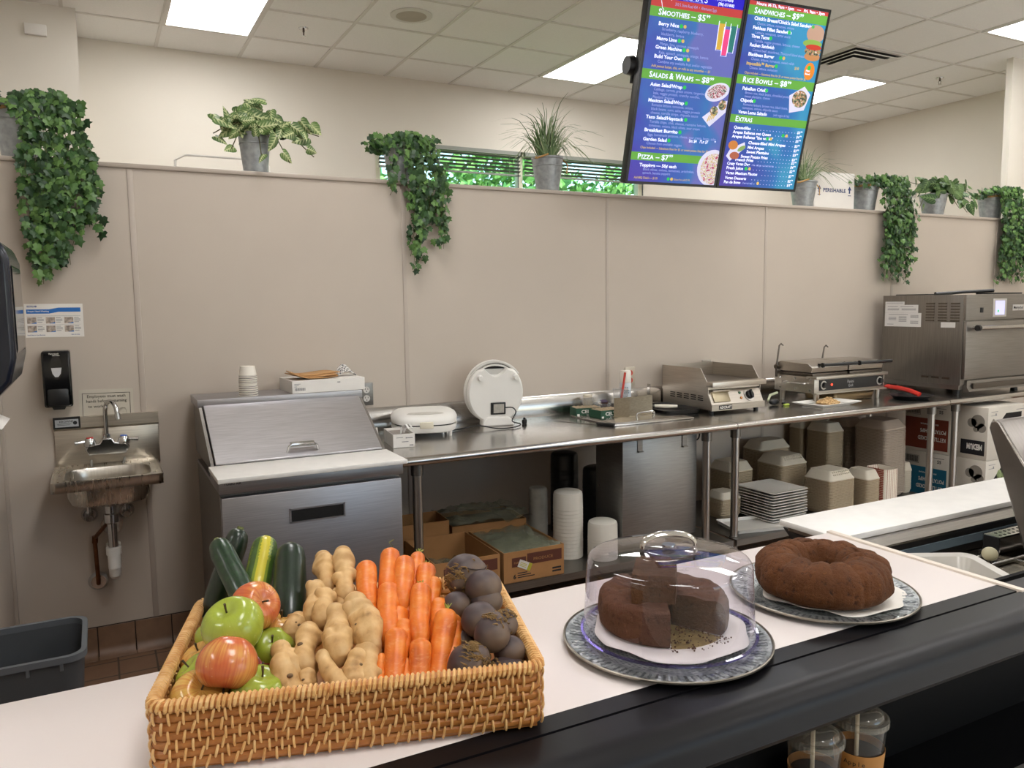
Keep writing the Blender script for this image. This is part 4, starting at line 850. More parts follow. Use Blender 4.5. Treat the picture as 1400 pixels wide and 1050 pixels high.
bm = B(); box(bm, 2.90, 3.775, TZ + 0.032, 2.905, 3.80, TZ + 0.15); box(bm, 2.898, 3.77, TZ + 0.0325, 2.99, 3.80, TZ + 0.036)
tag(recenter(obj('steel_bookend', bm, STEEL), (2.93, 3.79, TZ + 0.032)), 'thin upright steel plate standing behind the black tray', 'steel plate')

# flat griddle
t = thing('griddle', 'stainless countertop flat griddle with raised splash guards and one knob', 'griddle', (3.24, 3.6, TZ))
x0, x1, yf, yb = 3.045, 3.445, 3.395, 3.84; GS = steel('griddle_steel', '#cbc3b8', 0.32, (2, 70, 70)); GSV = steel('griddle_side_steel', '#cdc5ba', 0.36, (70, 2, 70))
bm = B(); prism(bm, [(yf + 0.01, TZ + 0.02), (yb, TZ + 0.02), (yb, TZ + 0.135), (yf + 0.06, TZ + 0.135), (yf + 0.045, TZ + 0.12), (yf + 0.01, TZ + 0.05)], 'x', x0 + 0.004, x1 - 0.004); hb = obj('housing', bm, GSV, t, bevel=0.002)
bm = B(); box(bm, x0 - 0.001, yf, TZ + 0.018, x1 + 0.001, yf + 0.014, TZ + 0.052); obj('front_skirt', bm, GS, t)
bm = B(); box(bm, x0 - 0.004, yf - 0.008, TZ + 0.152, x1 + 0.004, yf + 0.05, TZ + 0.182, bev=0.004); box(bm, x0 + 0.005, yf + 0.04, TZ + 0.135, x1 - 0.005, yb - 0.005, TZ + 0.17); obj('grease_gutter', bm, GS, t)
bm = B(); box(bm, x0 + 0.012, yf + 0.05, TZ + 0.17, x1 - 0.012, yb - 0.02, TZ + 0.178); obj('cooking_plate', bm, steel('griddle_plate', '#77706a', 0.35, (3, 60, 60)), t)
for xa, xb in ((x0, x0 + 0.004), (x1 - 0.004, x1)):
    bm = B(); prism(bm, [(yf + 0.035, TZ + 0.165), (yf + 0.10, TZ + 0.255), (yb, TZ + 0.255), (yb, TZ + 0.108), (yf + 0.035, TZ + 0.108)], 'x', xa, xb); obj('side_guard', bm, GSV, t)
bm = B(); box(bm, x0, yb - 0.004, TZ + 0.13, x1, yb, TZ + 0.255); obj('rear_guard', bm, GS, t)
bm = B()
for c in range(5):
    for r in range(3):
        y = yb - 0.075 - c * 0.062; box(bm, x0 + 0.001, y - 0.042, TZ + 0.070 + r * 0.012, x0 + 0.0045, y, TZ + 0.075 + r * 0.012)
obj('side_louvres', bm, BLACKM, hb)
F = frame((x0, yf + 0.028, TZ + 0.052), (1, 0, 0), (0, 0.045, 0.085))   # sloping control face
F = frame((x0, yf + 0.0085, TZ + 0.052), (1, 0, 0), (0, 0.0345, 0.069))
bm = B(); box(bm, 0.004, 0, 0, 0.396, 0.082, 0.002, F); cp = obj('control_panel', bm, GS, t)
bm = B(); box(bm, 0.025, 0.012, 0.002, 0.145, 0.078, 0.010, F, bev=0.002); dw = obj('grease_drawer', bm, plain('drawer_tan_steel', '#b5a88e', 0.35, 0.7), t)
bm = B(); box(bm, 0.022, 0.070, 0.01, 0.148, 0.078, 0.028, F, bev=0.002); obj('drawer_lip', bm, GS, dw)
bm = B(); cyl(bm, F @ Vector((0.30, 0.042, 0.002)), F @ Vector((0.30, 0.042, 0.006)), 0.036); kb = obj('dial_ring', bm, plain('silver_dial', '#c9c6c0', 0.3, 0.6), cp)
bm = B(); cyl(bm, F @ Vector((0.30, 0.042, 0.006)), F @ Vector((0.30, 0.042, 0.022)), 0.026, 0.023); box(bm, 0.293, 0.017, 0.02, 0.307, 0.067, 0.034, F, bev=0.003); obj('knob', bm, BLACK, t)
for yy, c in ((0.060, '#3b6a48'), (0.028, '#c07a34')):
    bm = B(); cyl(bm, F @ Vector((0.235, yy, 0.002)), F @ Vector((0.235, yy, 0.007)), 0.0075); obj('pilot_lamp', bm, plain('lamp' + c[1:], c, 0.2, var=0), cp)
F2 = frame((x0 + 0.05, yf - 0.0004, TZ + 0.024), (1, 0, 0), (0, 0, 1))
bm = B(); box(bm, 0, 0, 0, 0.098, 0.024, 0.001, F2, ); bd = obj('name_badge', bm, BLACK, t)
bm = B(); text_into(bm, 'ADCRAFT', 0.020, F2 @ T((0.006, 0.005, 0.0014)), bold=0.03, xs=1.0); obj('badge_lettering', bm, WHITEP, bd, smooth=0)
for x in (x0 + 0.03, x1 - 0.03):
    for y in (yf + 0.04, yb - 0.04):
        bm = B(); cyl(bm, (x, y, TZ + 0.0005), (x, y, TZ + 0.021), 0.014); obj('foot', bm, BLACK, t)
bm = B(); box(bm, 3.36, yb + 0.002, TZ + 0.10, 3.43, yb + 0.006, TZ + 0.268); 
tag(recenter(obj('steel_sheet', bm, STEEL), (3.4, yb + 0.004, TZ + 0.1)), 'thin steel sheet edge standing behind the right side of the griddle', 'steel sheet'); 
# tools between griddle and press
t = thing('serving_spoon', 'pale handled utensil lying between the griddle and the press', 'utensil', (3.66, 3.6, TZ))
bm = B(); sweep(bm, [(3.60, 3.52, TZ + 0.03), (3.72, 3.62, TZ + 0.045), (3.82, 3.66, TZ + 0.05)], [0.006, 0.008, 0.008], 8); obj('handle', bm, plain('greenish_white', '#cfd4b4', 0.4), t)
bm = B(); ball(bm, (3.63, 3.50, TZ + 0.021), 0.02, 2, (2.0, 1.1, 1.0)); ball(bm, (3.69, 3.48, TZ + 0.012), 0.011, 2, (1.5, 1, 1)); obj('dark_grip', bm, BLACK, t)
bm = B(); box(bm, 3.66, 3.44, TZ + 0.001, 3.70, 3.458, TZ + 0.012, bev=0.004); obj('green_tip', bm, plain('lime_green', '#b9d05a', 0.4), t)

# sandwich press (double panini grill)
t = thing('sandwich_press', 'low stainless two-plate sandwich press with two upright lift levers', 'sandwich press', (4.15, 3.55, TZ))
PS = steel('press_steel', '#c6c0b7', 0.32, (2, 70, 70)); PD = steel('press_dark_steel', '#6d655d', 0.35, (2, 60, 60))
x0, x1, yf, yb = 3.86, 4.50, 3.40, 3.72
bm = B(); box(bm, x0, yf, TZ + 0.065, x1, yb, TZ + 0.165, bev=0.002); base = obj('base', bm, PS, t)
bm = B(); box(bm, x0 - 0.004, yf - 0.02, TZ + 0.152, x1 + 0.008, yf + 0.06, TZ + 0.170, bev=0.003); box(bm, x0 + 0.0, yf - 0.018, TZ + 0.06, x1, yf + 0.02, TZ + 0.068); obj('drip_rail', bm, PS, t)
bm = B(); box(bm, x0 + 0.04, yf - 0.004, TZ + 0.08, x1 - 0.02, yf + 0.002, TZ + 0.148); cp = obj('control_panel', bm, BLACK, t)
F = frame((x0 + 0.04, yf - 0.0045, TZ + 0.08), (1, 0, 0), (0, 0, 1))
bm = B(); text_into(bm, 'Panini', 0.028, F @ T((0.245, 0.036, 0.0005)), bold=0.0, xs=0.9); text_into(bm, 'Grill', 0.024, F @ T((0.255, 0.012, 0.0005)), bold=0.0); obj('panel_script', bm, plain('silver_script', '#b8b8b8', 0.4, var=0), cp, smooth=0)
for xx in (0.035, 0.545):
    bm = B(); cyl(bm, F @ Vector((xx, 0.034, 0)), F @ Vector((xx, 0.034, 0.003)), 0.027); dl = obj('dial_plate', bm, plain('silver_dial', '#c9c6c0', 0.3, 0.6), cp)
    bm = B(); cyl(bm, F @ Vector((xx, 0.034, 0.003)), F @ Vector((xx, 0.034, 0.02)), 0.019, 0.016); obj('knob', bm, BLACK, dl)
bm = B(); cyl(bm, F @ Vector((0.105, 0.034, 0)), F @ Vector((0.105, 0.034, 0.004)), 0.007); obj('power_light', bm, plain('red_lamp_on', '#d8362a', 0.3, var=0, emis='#ff4a30', estr=1.5), cp)
bm = B()
for yy in (yf + 0.03, yf + 0.15, yf + 0.27):
    for zz in (0.085, 0.15): cyl(bm, (x0 - 0.001, yy, TZ + zz), (x0 - 0.006, yy, TZ + zz), 0.007, seg=10)
sweep(bm, smoothpath([(x0, yf + 0.05, TZ + 0.125), (x0 - 0.03, yf + 0.06, TZ + 0.125), (x0 - 0.035, yf + 0.14, TZ + 0.125), (x0 - 0.03, yf + 0.22, TZ + 0.125), (x0, yf + 0.23, TZ + 0.125)]), 0.006, 8); obj('side_handle', bm, CHROME, base)
for xa, xb in ((x0 + 0.0, x0 + 0.31), (x0 + 0.33, x1 - 0.005)):
    bm = B(); box(bm, xa, yf + 0.015, TZ + 0.167, xb, yb - 0.01, TZ + 0.188, bev=0.006); obj('lower_plate', bm, PD, t)
    bm = B(); prism(bm, [(yf + 0.02, TZ + 0.192), (yb - 0.005, TZ + 0.192), (yb - 0.005, TZ + 0.235), (yb - 0.05, TZ + 0.252), (yf + 0.05, TZ + 0.246), (yf + 0.015, TZ + 0.222)], 'x', xa - 0.005, xb + 0.003); up = obj('upper_plate', bm, steel('press_lid_steel', '#b8b0a6', 0.3, (2, 60, 60)), t, bevel=0.003)
    bm = B(); cyl(bm, (xa + 0.06, yf - 0.012, TZ + 0.238), (xb + 0.05, yf - 0.012, TZ + 0.238), 0.010); cyl(bm, (xa + 0.06, yf - 0.012, TZ + 0.238), (xa + 0.05, yf - 0.012, TZ + 0.238), 0.015)
    for xx in (xa + 0.07, xb - 0.02): box(bm, xx, yf - 0.014, TZ + 0.232, xx + 0.008, yf + 0.04, TZ + 0.244)
    obj('lift_bar', bm, BLACK, up)
for xx, yy, h in ((x0 - 0.018, yb - 0.03, 0.36), (x0 + 0.45, yb + 0.02, 0.33)):
    bm = B(); sweep(bm, [(xx, yy, TZ + 0.20), (xx + 0.006, yy, TZ + 0.25), (xx + 0.02, yy, TZ + h - 0.012), (xx + 0.03, yy - 0.005, TZ + h), (xx + 0.045, yy - 0.01, TZ + h - 0.012)], [0.010, 0.006, 0.005, 0.006, 0.004], 8)
    cyl(bm, (xx - 0.01, yy, TZ + 0.215), (xx + 0.02, yy, TZ + 0.215), 0.014); cyl(bm, (xx, yy, TZ + 0.15), (xx, yy, TZ + 0.21), 0.008); obj('lift_lever', bm, PD, t)
for x in (x0 + 0.04, x1 - 0.04):
    for y in (yf + 0.02, yb - 0.03):
        bm = B(); cyl(bm, (x, y, TZ + 0.0005), (x, y, TZ + 0.066), 0.015, 0.018); obj('leg', bm, PS, t)
bm = B(); L = [bm.verts.new((p[0], p[1], TZ + 0.004)) for p in rrect(4.06, 3.42, 4.43, 3.66, 0.03)]; L2 = [bm.verts.new((p[0], p[1], TZ + 0.055)) for p in rrect(4.05, 3.41, 4.44, 3.67, 0.035)]; bridge(bm, L, L2); bm.faces.new(L[::-1])
o = recenter(obj('steel_pan', bm, steel('bronze_pan', '#8d7a5e', 0.35, (3, 3, 3))), (4.24, 3.54, TZ + 0.003)); so = o.modifiers.new('t', 'SOLIDIFY'); so.thickness = 0.002; tag(o, 'shallow metal pan tucked under the sandwich press', 'pan')
# white dish with crumbs
t = thing('white_dish', 'white rectangular dish holding a mound of crumbs in front of the press', 'dish', (3.89, 3.32, TZ))
Md = T((3.89, 3.33, TZ)) @ Matrix.Rotation(math.radians(4), 4, 'Z')
bm = B(); box(bm, -0.13, -0.07, 0.001, 0.13, 0.07, 0.008, Md, bev=0.003)
A = [bm.verts.new(Md @ Vector((p[0], p[1], 0.006))) for p in rrect(-0.145, -0.08, 0.145, 0.08, 0.012)]; D = [bm.verts.new(Md @ Vector((p[0], p[1], 0.022))) for p in rrect(-0.19, -0.11, 0.19, 0.11, 0.012)]; E_ = [bm.verts.new(Md @ Vector((p[0], p[1], 0.024))) for p in rrect(-0.19, -0.11, 0.19, 0.11, 0.012)]; G_ = [bm.verts.new(Md @ Vector((p[0], p[1], 0.010))) for p in rrect(-0.143, -0.078, 0.143, 0.078, 0.012)]
bridge(bm, A, D); bridge(bm, D, E_); bridge(bm, E_, G_); obj('dish_body', bm, WHITEP, t, smooth=0)
CR = plain('golden_crumbs', '#c9a878', 0.9, var=0.3, vscale=200, bump=0.6, bscale=200)
random.seed(11); bm = B()
for k in range(420):
    a = random.uniform(0, 2 * PI); rr = 0.07 * math.sqrt(random.random()); h = 0.04 * (1 - rr / 0.075)
    ball(bm, (3.90 + rr * math.cos(a) * 1.1, 3.33 + rr * math.sin(a) * 0.8, TZ + 0.016 + h * random.uniform(0.5, 1.0)), random.uniform(0.004, 0.008), 1, (1, 0.8, 0.7))
lathe(bm, [(0.07, 0.010), (0.04, 0.028), (0.0, 0.044)], (3.90, 3.33, TZ), 20)
tag(recenter(obj('crumb_mound', bm, CR), (3.9, 3.33, TZ + 0.01)), 'mound of golden crumbs on the white rectangular dish', 'crumbs', kind='stuff')
# round black pans + red handle
t = thing('skillet', 'black skillet with a red silicone handle at the end of the table', 'skillet', (4.66, 3.34, TZ))
bm = B(); lathe(bm, [(0, 0.002), (0.10, 0.002), (0.135, 0.03), (0.139, 0.03), (0.132, 0.026), (0.1, 0.006), (0, 0.006)], (4.58, 3.31, TZ), 40, fn=None); 
bm.free(); bm = B(); lathe(bm, [(0, 0.002), (0.10, 0.002), (0.13, 0.025), (0.134, 0.025), (0.128, 0.021), (0.1, 0.006), (0, 0.006)], (4.585, 3.27, TZ), 40); obj('pan', bm, plain('black_iron', '#1a1b1e', 0.3, var=0.1), t)
bm = B(); sweep(bm, smoothpath([(4.60, 3.22, TZ + 0.03), (4.62, 3.30, TZ + 0.045), (4.66, 3.40, TZ + 0.05), (4.69, 3.49, TZ + 0.05), (4.70, 3.53, TZ + 0.05)]), 0.016, 10, squash=(1, 0.7)); ball(bm, (4.70, 3.52, TZ + 0.05), 0.021, 2, (1.2, 1.4, .7)); obj('handle_sleeve', bm, plain('red_silicone', '#c9281c', 0.45), t)

# big oven
t = thing('speed_oven', 'large grey stainless countertop oven with a small touch screen', 'oven', (5.4, 3.48, TZ))
OS = steel('oven_steel', '#98938e', 0.34, (2, 70, 70)); OSV = steel('oven_side_steel', '#908b85', 0.38, (60, 60, 2))
x0, x1, yf, yb, z0, z1 = 4.985, 5.75, 3.185, 3.80, TZ + 0.045, 1.572
bm = B(); box(bm, x0, yf + 0.02, z0 + 0.02, x1, yb, z1, bev=0.003); sd = obj('casing', bm, OSV, t)
bm = B(); box(bm, x0 - 0.001, yf, z1 - 0.165, x1 + 0.001, yf + 0.022, z1, bev=0.002); cp = obj('control_fascia', bm, OS, t)
bm = B(); box(bm, x0 + 0.006, yf - 0.004, z0 + 0.06, x1 - 0.006, yf + 0.02, z1 - 0.172, bev=0.004); dr = obj('door', bm, OS, t)
bm = B(); cyl(bm, (x0 + 0.06, yf - 0.05, z1 - 0.215), (x1 - 0.06, yf - 0.05, z1 - 0.215), 0.014)
for xx in (x0 + 0.075, x1 - 0.075): cyl(bm, (xx, yf - 0.05, z1 - 0.215), (xx, yf, z1 - 0.215), 0.010)
hd = obj('door_handle', bm, STEEL, dr)
for xx in (x0 + 0.055, x1 - 0.055):
    bm = B(); cyl(bm, (xx - 0.012, yf - 0.05, z1 - 0.215), (xx + 0.012, yf - 0.05, z1 - 0.215), 0.019); obj('handle_cap', bm, BLACK, hd) if False else obj('handle_cap', bm, BLACK, dr)
bm = B(); prism(bm, [(yf + 0.005, z0 + 0.05), (yf + 0.005, z0 + 0.005), (yf - 0.012, z0 - 0.02), (yf + 0.03, z0 - 0.03), (yf + 0.05, z0 + 0.05)], 'x', x0 + 0.05, x1 - 0.01); box(bm, x0 + 0.002, yf + 0.03, z0 - 0.01, x1, yb - 0.02, z0 + 0.02)
obj('lower_vent_panel', bm, OS, t)
bm = B(); box(bm, x0 + 0.10, yf - 0.008, z0 - 0.005, x1 - 0.03, yf - 0.002, z0 + 0.03, ); obj('vent_inset', bm, PD, t)
bm = B(); box(bm, x0 + 0.28, yf - 0.003, z1 - 0.148, x0 + 0.43, yf + 0.002, z1 - 0.028, bev=0.001); sf = obj('screen_frame', bm, plain('light_frame', '#b9b4ae', 0.4), cp)
bm = B(); box(bm, x0 + 0.305, yf - 0.0045, z1 - 0.135, x0 + 0.405, yf - 0.002, z1 - 0.042); obj('touch_screen', bm, plain('lit_screen', '#b9b8ee', 0.2, var=0, emis='#b9b9ff', estr=0.55), cp)
bm = B(); cyl(bm, (x0 + 0.335, yf - 0.0046, z1 - 0.11), (x0 + 0.335, yf - 0.0055, z1 - 0.11), 0.009); obj('green_icon', bm, plain('green_icon', '#4ec46a', 0.3, var=0, emis='#4ec46a', estr=0.4), cp)
bm = B(); box(bm, x0 + 0.145, yf - 0.003, z1 - 0.118, x0 + 0.175, yf, z1 - 0.085, bev=0.003); obj('usb_cover', bm, BLACK, cp)
bm = B(); box(bm, x0 + 0.50, yf - 0.003, z1 - 0.11, x0 + 0.64, yf, z1 - 0.07, bev=0.001); bg = obj('maker_badge', bm, plain('light_frame', '#b9b4ae', 0.4), cp)
bm = B(); text_into(bm, 'Merrychef', 0.026, frame((x0 + 0.508, yf - 0.0036, z1 - 0.098), (1, 0, 0), (0, 0, 1)), bold=0.01); obj('badge_lettering', bm, INK, cp, smooth=0)
bm = B()
for c in range(3):
    for r in range(7):
        y = yb - 0.335 - c * 0.088; z = z1 - 0.06 - r * 0.019
        prism(bm, [(y, z), (y + 0.0, z + 0.008), (y - 0.06, z + 0.008), (y - 0.06, z)], 'x', x0 - 0.005, x0 + 0.001)
for c in range(3): y = yb - 0.32 - c * 0.075; prism(bm, [(y, z0 + 0.055), (y, z0 + 0.068), (y - 0.05, z0 + 0.068), (y - 0.05, z0 + 0.055)], 'x', x0 - 0.005, x0 + 0.001)
obj('side_louvres', bm, PD, sd)
LBL = plain('white_sticker', '#d6d3cf', 0.5, var=0.02); bm = B()
bm.free()
for q in ((yb - 0.17, z1 - 0.064, yb - 0.02, z1 - 0.042), (yb - 0.275, z1 - 0.1195, yb - 0.02, z1 - 0.0645), (yb - 0.30, z1 - 0.215, yb - 0.02, z1 - 0.12), (yf + 0.07, z1 - 0.215, yf + 0.17, z1 - 0.18)):
    bm = B(); box(bm, x0 - 0.0015, q[0], q[1], x0, q[2], q[3]); obj('rating_sticker', bm, LBL, sd)
bm = B()
for q in ((0.03, 0.05, 0.16, 0.056), (0.04, 0.075, 0.12, 0.08), (0.14, 0.075, 0.24, 0.08), (0.04, 0.09, 0.13, 0.112), (0.15, 0.09, 0.26, 0.112), (0.05, 0.13, 0.2, 0.134), (0.22, 0.135, 0.28, 0.165), (0.22, 0.175, 0.28, 0.2), (0.05, 0.15, 0.11, 0.18), (0.13, 0.145, 0.19, 0.185), (0.04, 0.198, 0.09, 0.206)):
    for k in range(max(1, int((q[3] - q[1]) / 0.008))): box(bm, x0 - 0.0022, yb - q[2], z1 - q[1] - k * 0.008 - 0.003, x0 - 0.0014, yb - q[0], z1 - q[1] - k * 0.008)
obj('sticker_print', bm, INKGREY, sd)
for x in (x0 + 0.06, x1 - 0.06):
    for y in (yf + 0.08, yb - 0.06):
        bm = B(); cyl(bm, (x, y, TZ + 0.0005), (x, y, z0 + 0.02), 0.022, 0.028); obj('foot', bm, BLACK, t)
t = thing('oven_paddle', 'flat black paddle lying on top of the oven', 'paddle', (5.3, 3.45, 1.573))
bm = B(); box(bm, 5.05, 3.50, 1.5735, 5.32, 3.75, 1.580, bev=0.003); obj('blade', bm, BLACK, t)
bm = B(); sweep(bm, [(5.30, 3.62, 1.58), (5.5, 3.55, 1.592), (5.7, 3.45, 1.60)], [0.014, 0.011, 0.013], 10); obj('handle', bm, BLACK, t)
bm = B(); L = [bm.verts.new((p[0], p[1], 1.574)) for p in rrect(5.34, 3.24, 5.70, 3.36, 0.02)]; D = [bm.verts.new((p[0], p[1], 1.584)) for p in rrect(5.34, 3.24, 5.70, 3.36, 0.02)]; bridge(bm, L, D); bm.faces.new(D)
tag(recenter(obj('baking_mat', bm, BLACK), (5.5, 3.3, 1.574)), 'thin black baking tray lying on the front of the oven top', 'tray')

# ================================================================ under the tables
SH = 0.281
def carton(name, M, w, d, h, label, mat=CARD, matin=CARDIN, open_top=True, group=None):
    t = thing(name, label, 'box', M.to_translation(), group=group); th = 0.004
    bm = B()
    for q in ((0, 0, 0, w, th, h), (0, d - th, 0, w, d, h), (0, th, 0, th, d - th, h), (w - th, th, 0, w, d - th, h), (0, 0, 0, w, d, th)): box(bm, *q, M)
    if not open_top: box(bm, 0, 0, h - th, w, d, h, M)
    wl_ = obj('carton_walls', bm, mat, t); return t, wl_
PLASTIC = clear('cloudy_bag_plastic', '#e6e8e2', haze=0.28, hazecol='#aeb09a', rough=0.12)
def baggy(bm, M, w, d, z, amp=0.02, n=16, seed=0):
    g = []
    for j in range(n + 1):
        for k in range(n + 1):
            u, v = j / n, k / n
            h = z + amp * noise.noise(Vector((u * 5 + seed, v * 5, 0))) + amp * 0.8 * noise.noise(Vector((u * 14 + seed, v * 14, 3))) + amp * 0.8 * math.sin(PI * u) * math.sin(PI * v)
            g.append(bm.verts.new(M @ Vector((0.006 + u * (w - 0.012), 0.006 + v * (d - 0.012), h))))
    for j in range(n):
        for k in range(n): bm.faces.new((g[j * (n + 1) + k], g[(j + 1) * (n + 1) + k], g[(j + 1) * (n + 1) + k + 1], g[j * (n + 1) + k + 1]))
DKPRINT = plain('brown_red_print', '#5b2f22', 0.7, var=0.05)
def box_print(M, w, h, par, sticker):
    F = M @ frame((0, -0.0004, 0), (1, 0, 0), (0, 0, 1))
    bm = B(); quad_into(bm, F, w * 0.38, h * 0.52, w * 0.96, h * 0.88); quad_into(bm, F, w * 0.13, h * 0.50, w * 0.36, h * 0.80); obj('printed_panel', bm, DKPRINT, par)
    bm = B(); text_into(bm, '6', h * 0.2, F @ T((w * 0.15, h * 0.12, 0.0006)), bold=0.04)
    for k in range(3): quad_into(bm, F, w * 0.22, h * (0.13 + 0.07 * k), w * (0.5 - 0.06 * k), h * (0.16 + 0.07 * k))
    for k in range(2): quad_into(bm, F, w * 0.8, h * (0.13 + 0.1 * k), w * 0.95, h * (0.19 + 0.1 * k))
    obj('small_print', bm, INK, par)
    bm = B(); text_into(bm, 'PRODUCE', h * 0.13, F @ T((w * 0.48, h * 0.63, 0.0012)), xs=1.2, bold=0.01); text_into(bm, 'FARMS', h * 0.10, F @ T((w * 0.16, h * 0.6, 0.0012)), bold=0.01); obj('panel_lettering', bm, CARD, par, smooth=0)
    bm = B(); S_ = F @ T((w * sticker, h * 0.62, 0)) @ Matrix.Rotation(math.radians(-25), 4, 'Z'); quad_into(bm, S_, 0, -0.018, 0.07, 0.018, 0.0016); o = obj('sticker', bm, LBL, par)
    bm = B(); quad_into(bm, S_ @ T((0, 0, 0.0016)), 0.052, -0.018, 0.07, 0.018); 
    for k in range(3): quad_into(bm, S_ @ T((0, 0, 0.0016)), 0.008, -0.010 + k * 0.007, 0.044, -0.007 + k * 0.007)
    obj('sticker_marks', bm, plain('yellow_green_mark', '#b9b43a', 0.5, var=0), par)
M = frame((1.575, 3.115, SH), (1, -0.02, 0), (0.02, 1, 0))
t, wl_ = carton('produce_carton', M, 0.315, 0.40, 0.145, 'brown produce carton with a cloudy bag, on the shelf left of the white tubs'); box_print(M, 0.315, 0.145, wl_, 0.24)
bm = B(); baggy(bm, M, 0.315, 0.40, 0.138, 0.018, seed=1); bg = obj('bag_liner', bm, PLASTIC, t); bg.modifiers.new('t', 'SOLIDIFY').thickness = 0.001
bm = B(); baggy(bm, M, 0.315, 0.40, 0.112, 0.014, seed=7); obj('leafy_contents', bm, plain('dull_greens', '#7d8566', 0.8, var=0.3, vscale=30), t)
M = frame((1.245, 3.13, SH), (1, -0.02, 0), (0.02, 1, 0))
t, wl_ = carton('produce_carton', M, 0.315, 0.40, 0.145, 'nearly empty brown produce carton between the table leg and the bagged carton'); box_print(M, 0.315, 0.145, wl_, 0.62)
bm = B(); baggy(bm, M, 0.315, 0.40, 0.03, 0.03, seed=4); obj('bag_liner', bm, PLASTIC, t)
M = frame((1.12, 3.56, SH), (1, -0.06, 0), (0.06, 1, 0))
t, wl_ = carton('produce_carton', M, 0.37, 0.20, 0.21, 'brown open carton at the back of the shelf behind the table leg')
bm = B(); baggy(bm, M, 0.37, 0.20, 0.09, 0.05, seed=9); obj('bag_liner', bm, PLASTIC, t)
M = frame((1.51, 3.55, SH), (1, -0.1, 0), (0.1, 1, 0))
t, wl_ = carton('produce_carton', M, 0.40, 0.27, 0.17, 'brown carton covered by a clear plastic bag at the back of the shelf')
bm = B(); baggy(bm, M @ T((-0.03, -0.04, 0)), 0.46, 0.34, 0.19, 0.03, seed=12); bg = obj('bag_cover', bm, PLASTIC, t)
bm = B(); baggy(bm, M, 0.40, 0.27, 0.15, 0.01, seed=12); obj('brown_contents', bm, plain('dull_brown_goods', '#6a5238', 0.8, var=0.3, vscale=20), t)

def tub(x, y, z, r, h, mat, label, group, n=1, dome=False, cat='container', name='stack_of_bowls'):
    t = thing(name, label, cat, (x, y, z), group=group)
    bm = B(); prof = [(0, 0.001), (r * 0.93, 0.001), (r, 0.008)]
    nr = max(2, int(h / 0.011))
    for k in range(nr): z0 = 0.01 + (h - 0.03) * k / nr; prof += [(r, z0), (r * 0.992, z0 + (h - 0.03) / nr * 0.5)]
    prof += [(r, h - 0.018), (r * 0.97, h - 0.006), (r * 0.85, h), (0, h)]
    lathe(bm, prof, (x, y, z), 40); obj('bowl_walls', bm, mat, t)
    bm = B(); lathe(bm, [(r * 0.6, h), (r * 0.62, h + 0.004), (r * 0.5, h + 0.004), (r * 0.48, h)], (x, y, z), 40); obj('foot_ring', bm, mat, t)
    return t
FOAM = plain('white_foam', '#dcd8ce', 0.6, var=0.03, bump=0.1, bscale=150); FROST = clear('frosted_plastic', '#e8e8e4', haze=0.7, hazecol='#d5d2c8', rough=0.3)
def nested(x, y, z, r, h, n, mat, lab_top, lab, group, flip=True, name='foam_cup'):
    """n nested round containers standing upside down, total height h"""
    ch = min(0.09, h * 0.5); step = (h - ch) / max(1, n - 1)
    t = thing(name, lab, 'container', (x, y, z), group=group)
    bm = B(); lathe(bm, [(r, 0.0), (r * 1.012, 0.003), (r, 0.007), (r * 0.985, ch - 0.02), (r * 0.93, ch - 0.006), (r * 0.80, ch), (0, ch), (0, ch - 0.003), (r * 0.8, ch - 0.003), (r * 0.96, ch - 0.02), (r * 0.97, 0.0)], seg=36)
    obj('bowl', bm, mat, t, local=True)
    for i in range(1, n): dup(t, T((x, y, z + i * step)), lab_top if i == n - 1 else lab)
nested(2.05, 3.33, SH, 0.075, 0.335, 14, FOAM, 'topmost white foam bowl of the tall upside-down stack behind the bagged carton', 'white foam bowl in the tall upside-down stack behind the bagged carton', 'tall stack of white foam bowls', name='foam_bowl')
nested(2.185, 3.22, SH, 0.075, 0.19, 8, FOAM, 'topmost white foam bowl of the short upside-down stack right of the tall one', 'white foam bowl in the short upside-down stack right of the tall one', 'short stack of white foam bowls', name='foam_bowl')
nested(2.03, 3.60, SH, 0.05, 0.30, 10, FROST, 'topmost frosted cup of the narrow stack behind the bagged carton', 'frosted cup in the narrow stack left of the tall white bowls', 'narrow stack of frosted cups', name='frosted_cup')
nested(2.28, 3.74, SH, 0.078, 0.44, 14, BLACK, 'topmost black container of the taller stack in the shade behind the white bowls', 'black container in the taller stack behind the white bowls', 'taller stack of black containers', name='black_container')
nested(2.36, 3.52, SH, 0.085, 0.39, 12, BLACK, 'topmost black container of the stack beside the steel box', 'black container in the stack beside the hanging steel box', 'black containers beside the steel box', name='black_container')

# hanging steel box (ice bin) under the table
t = thing('steel_bin', 'plain steel bin hanging under the table below the flat lid', 'steel bin', (2.5, 3.4, 0.36))
IB = steel('bin_steel', '#a9a8a6', 0.42, (3, 3, 60))
bm = B(); box(bm, 2.285, 3.19, 0.33, 2.76, 3.43, 0.876, bev=0.003); obj('bin_body', bm, IB, t)
for x in (2.375, 2.66):
    bm = B(); box(bm, x, 3.186, 0.80, x + 0.03, 3.19, 0.876); box(bm, x, 3.176, 0.80, x + 0.03, 3.19, 0.806); obj('bracket', bm, STEEL_D, t)
bm = B(); cyl(bm, (2.281, 3.40, 0.60), (2.286, 3.40, 0.60), 0.006); obj('rivet', bm, CHROME, t)
bm = B(); sweep(bm, smoothpath([(2.765, 3.3, 0.80), (2.83, 3.32, 0.795), (2.90, 3.34, 0.80), (2.925, 3.36, 0.84), (2.93, 3.38, 0.875)]), 0.004, 8)
tag(recenter(obj('hanging_cable', bm, RUBBER), (2.85, 3.33, 0.8)), 'black cable looping under the table beside the steel bin', 'cable')

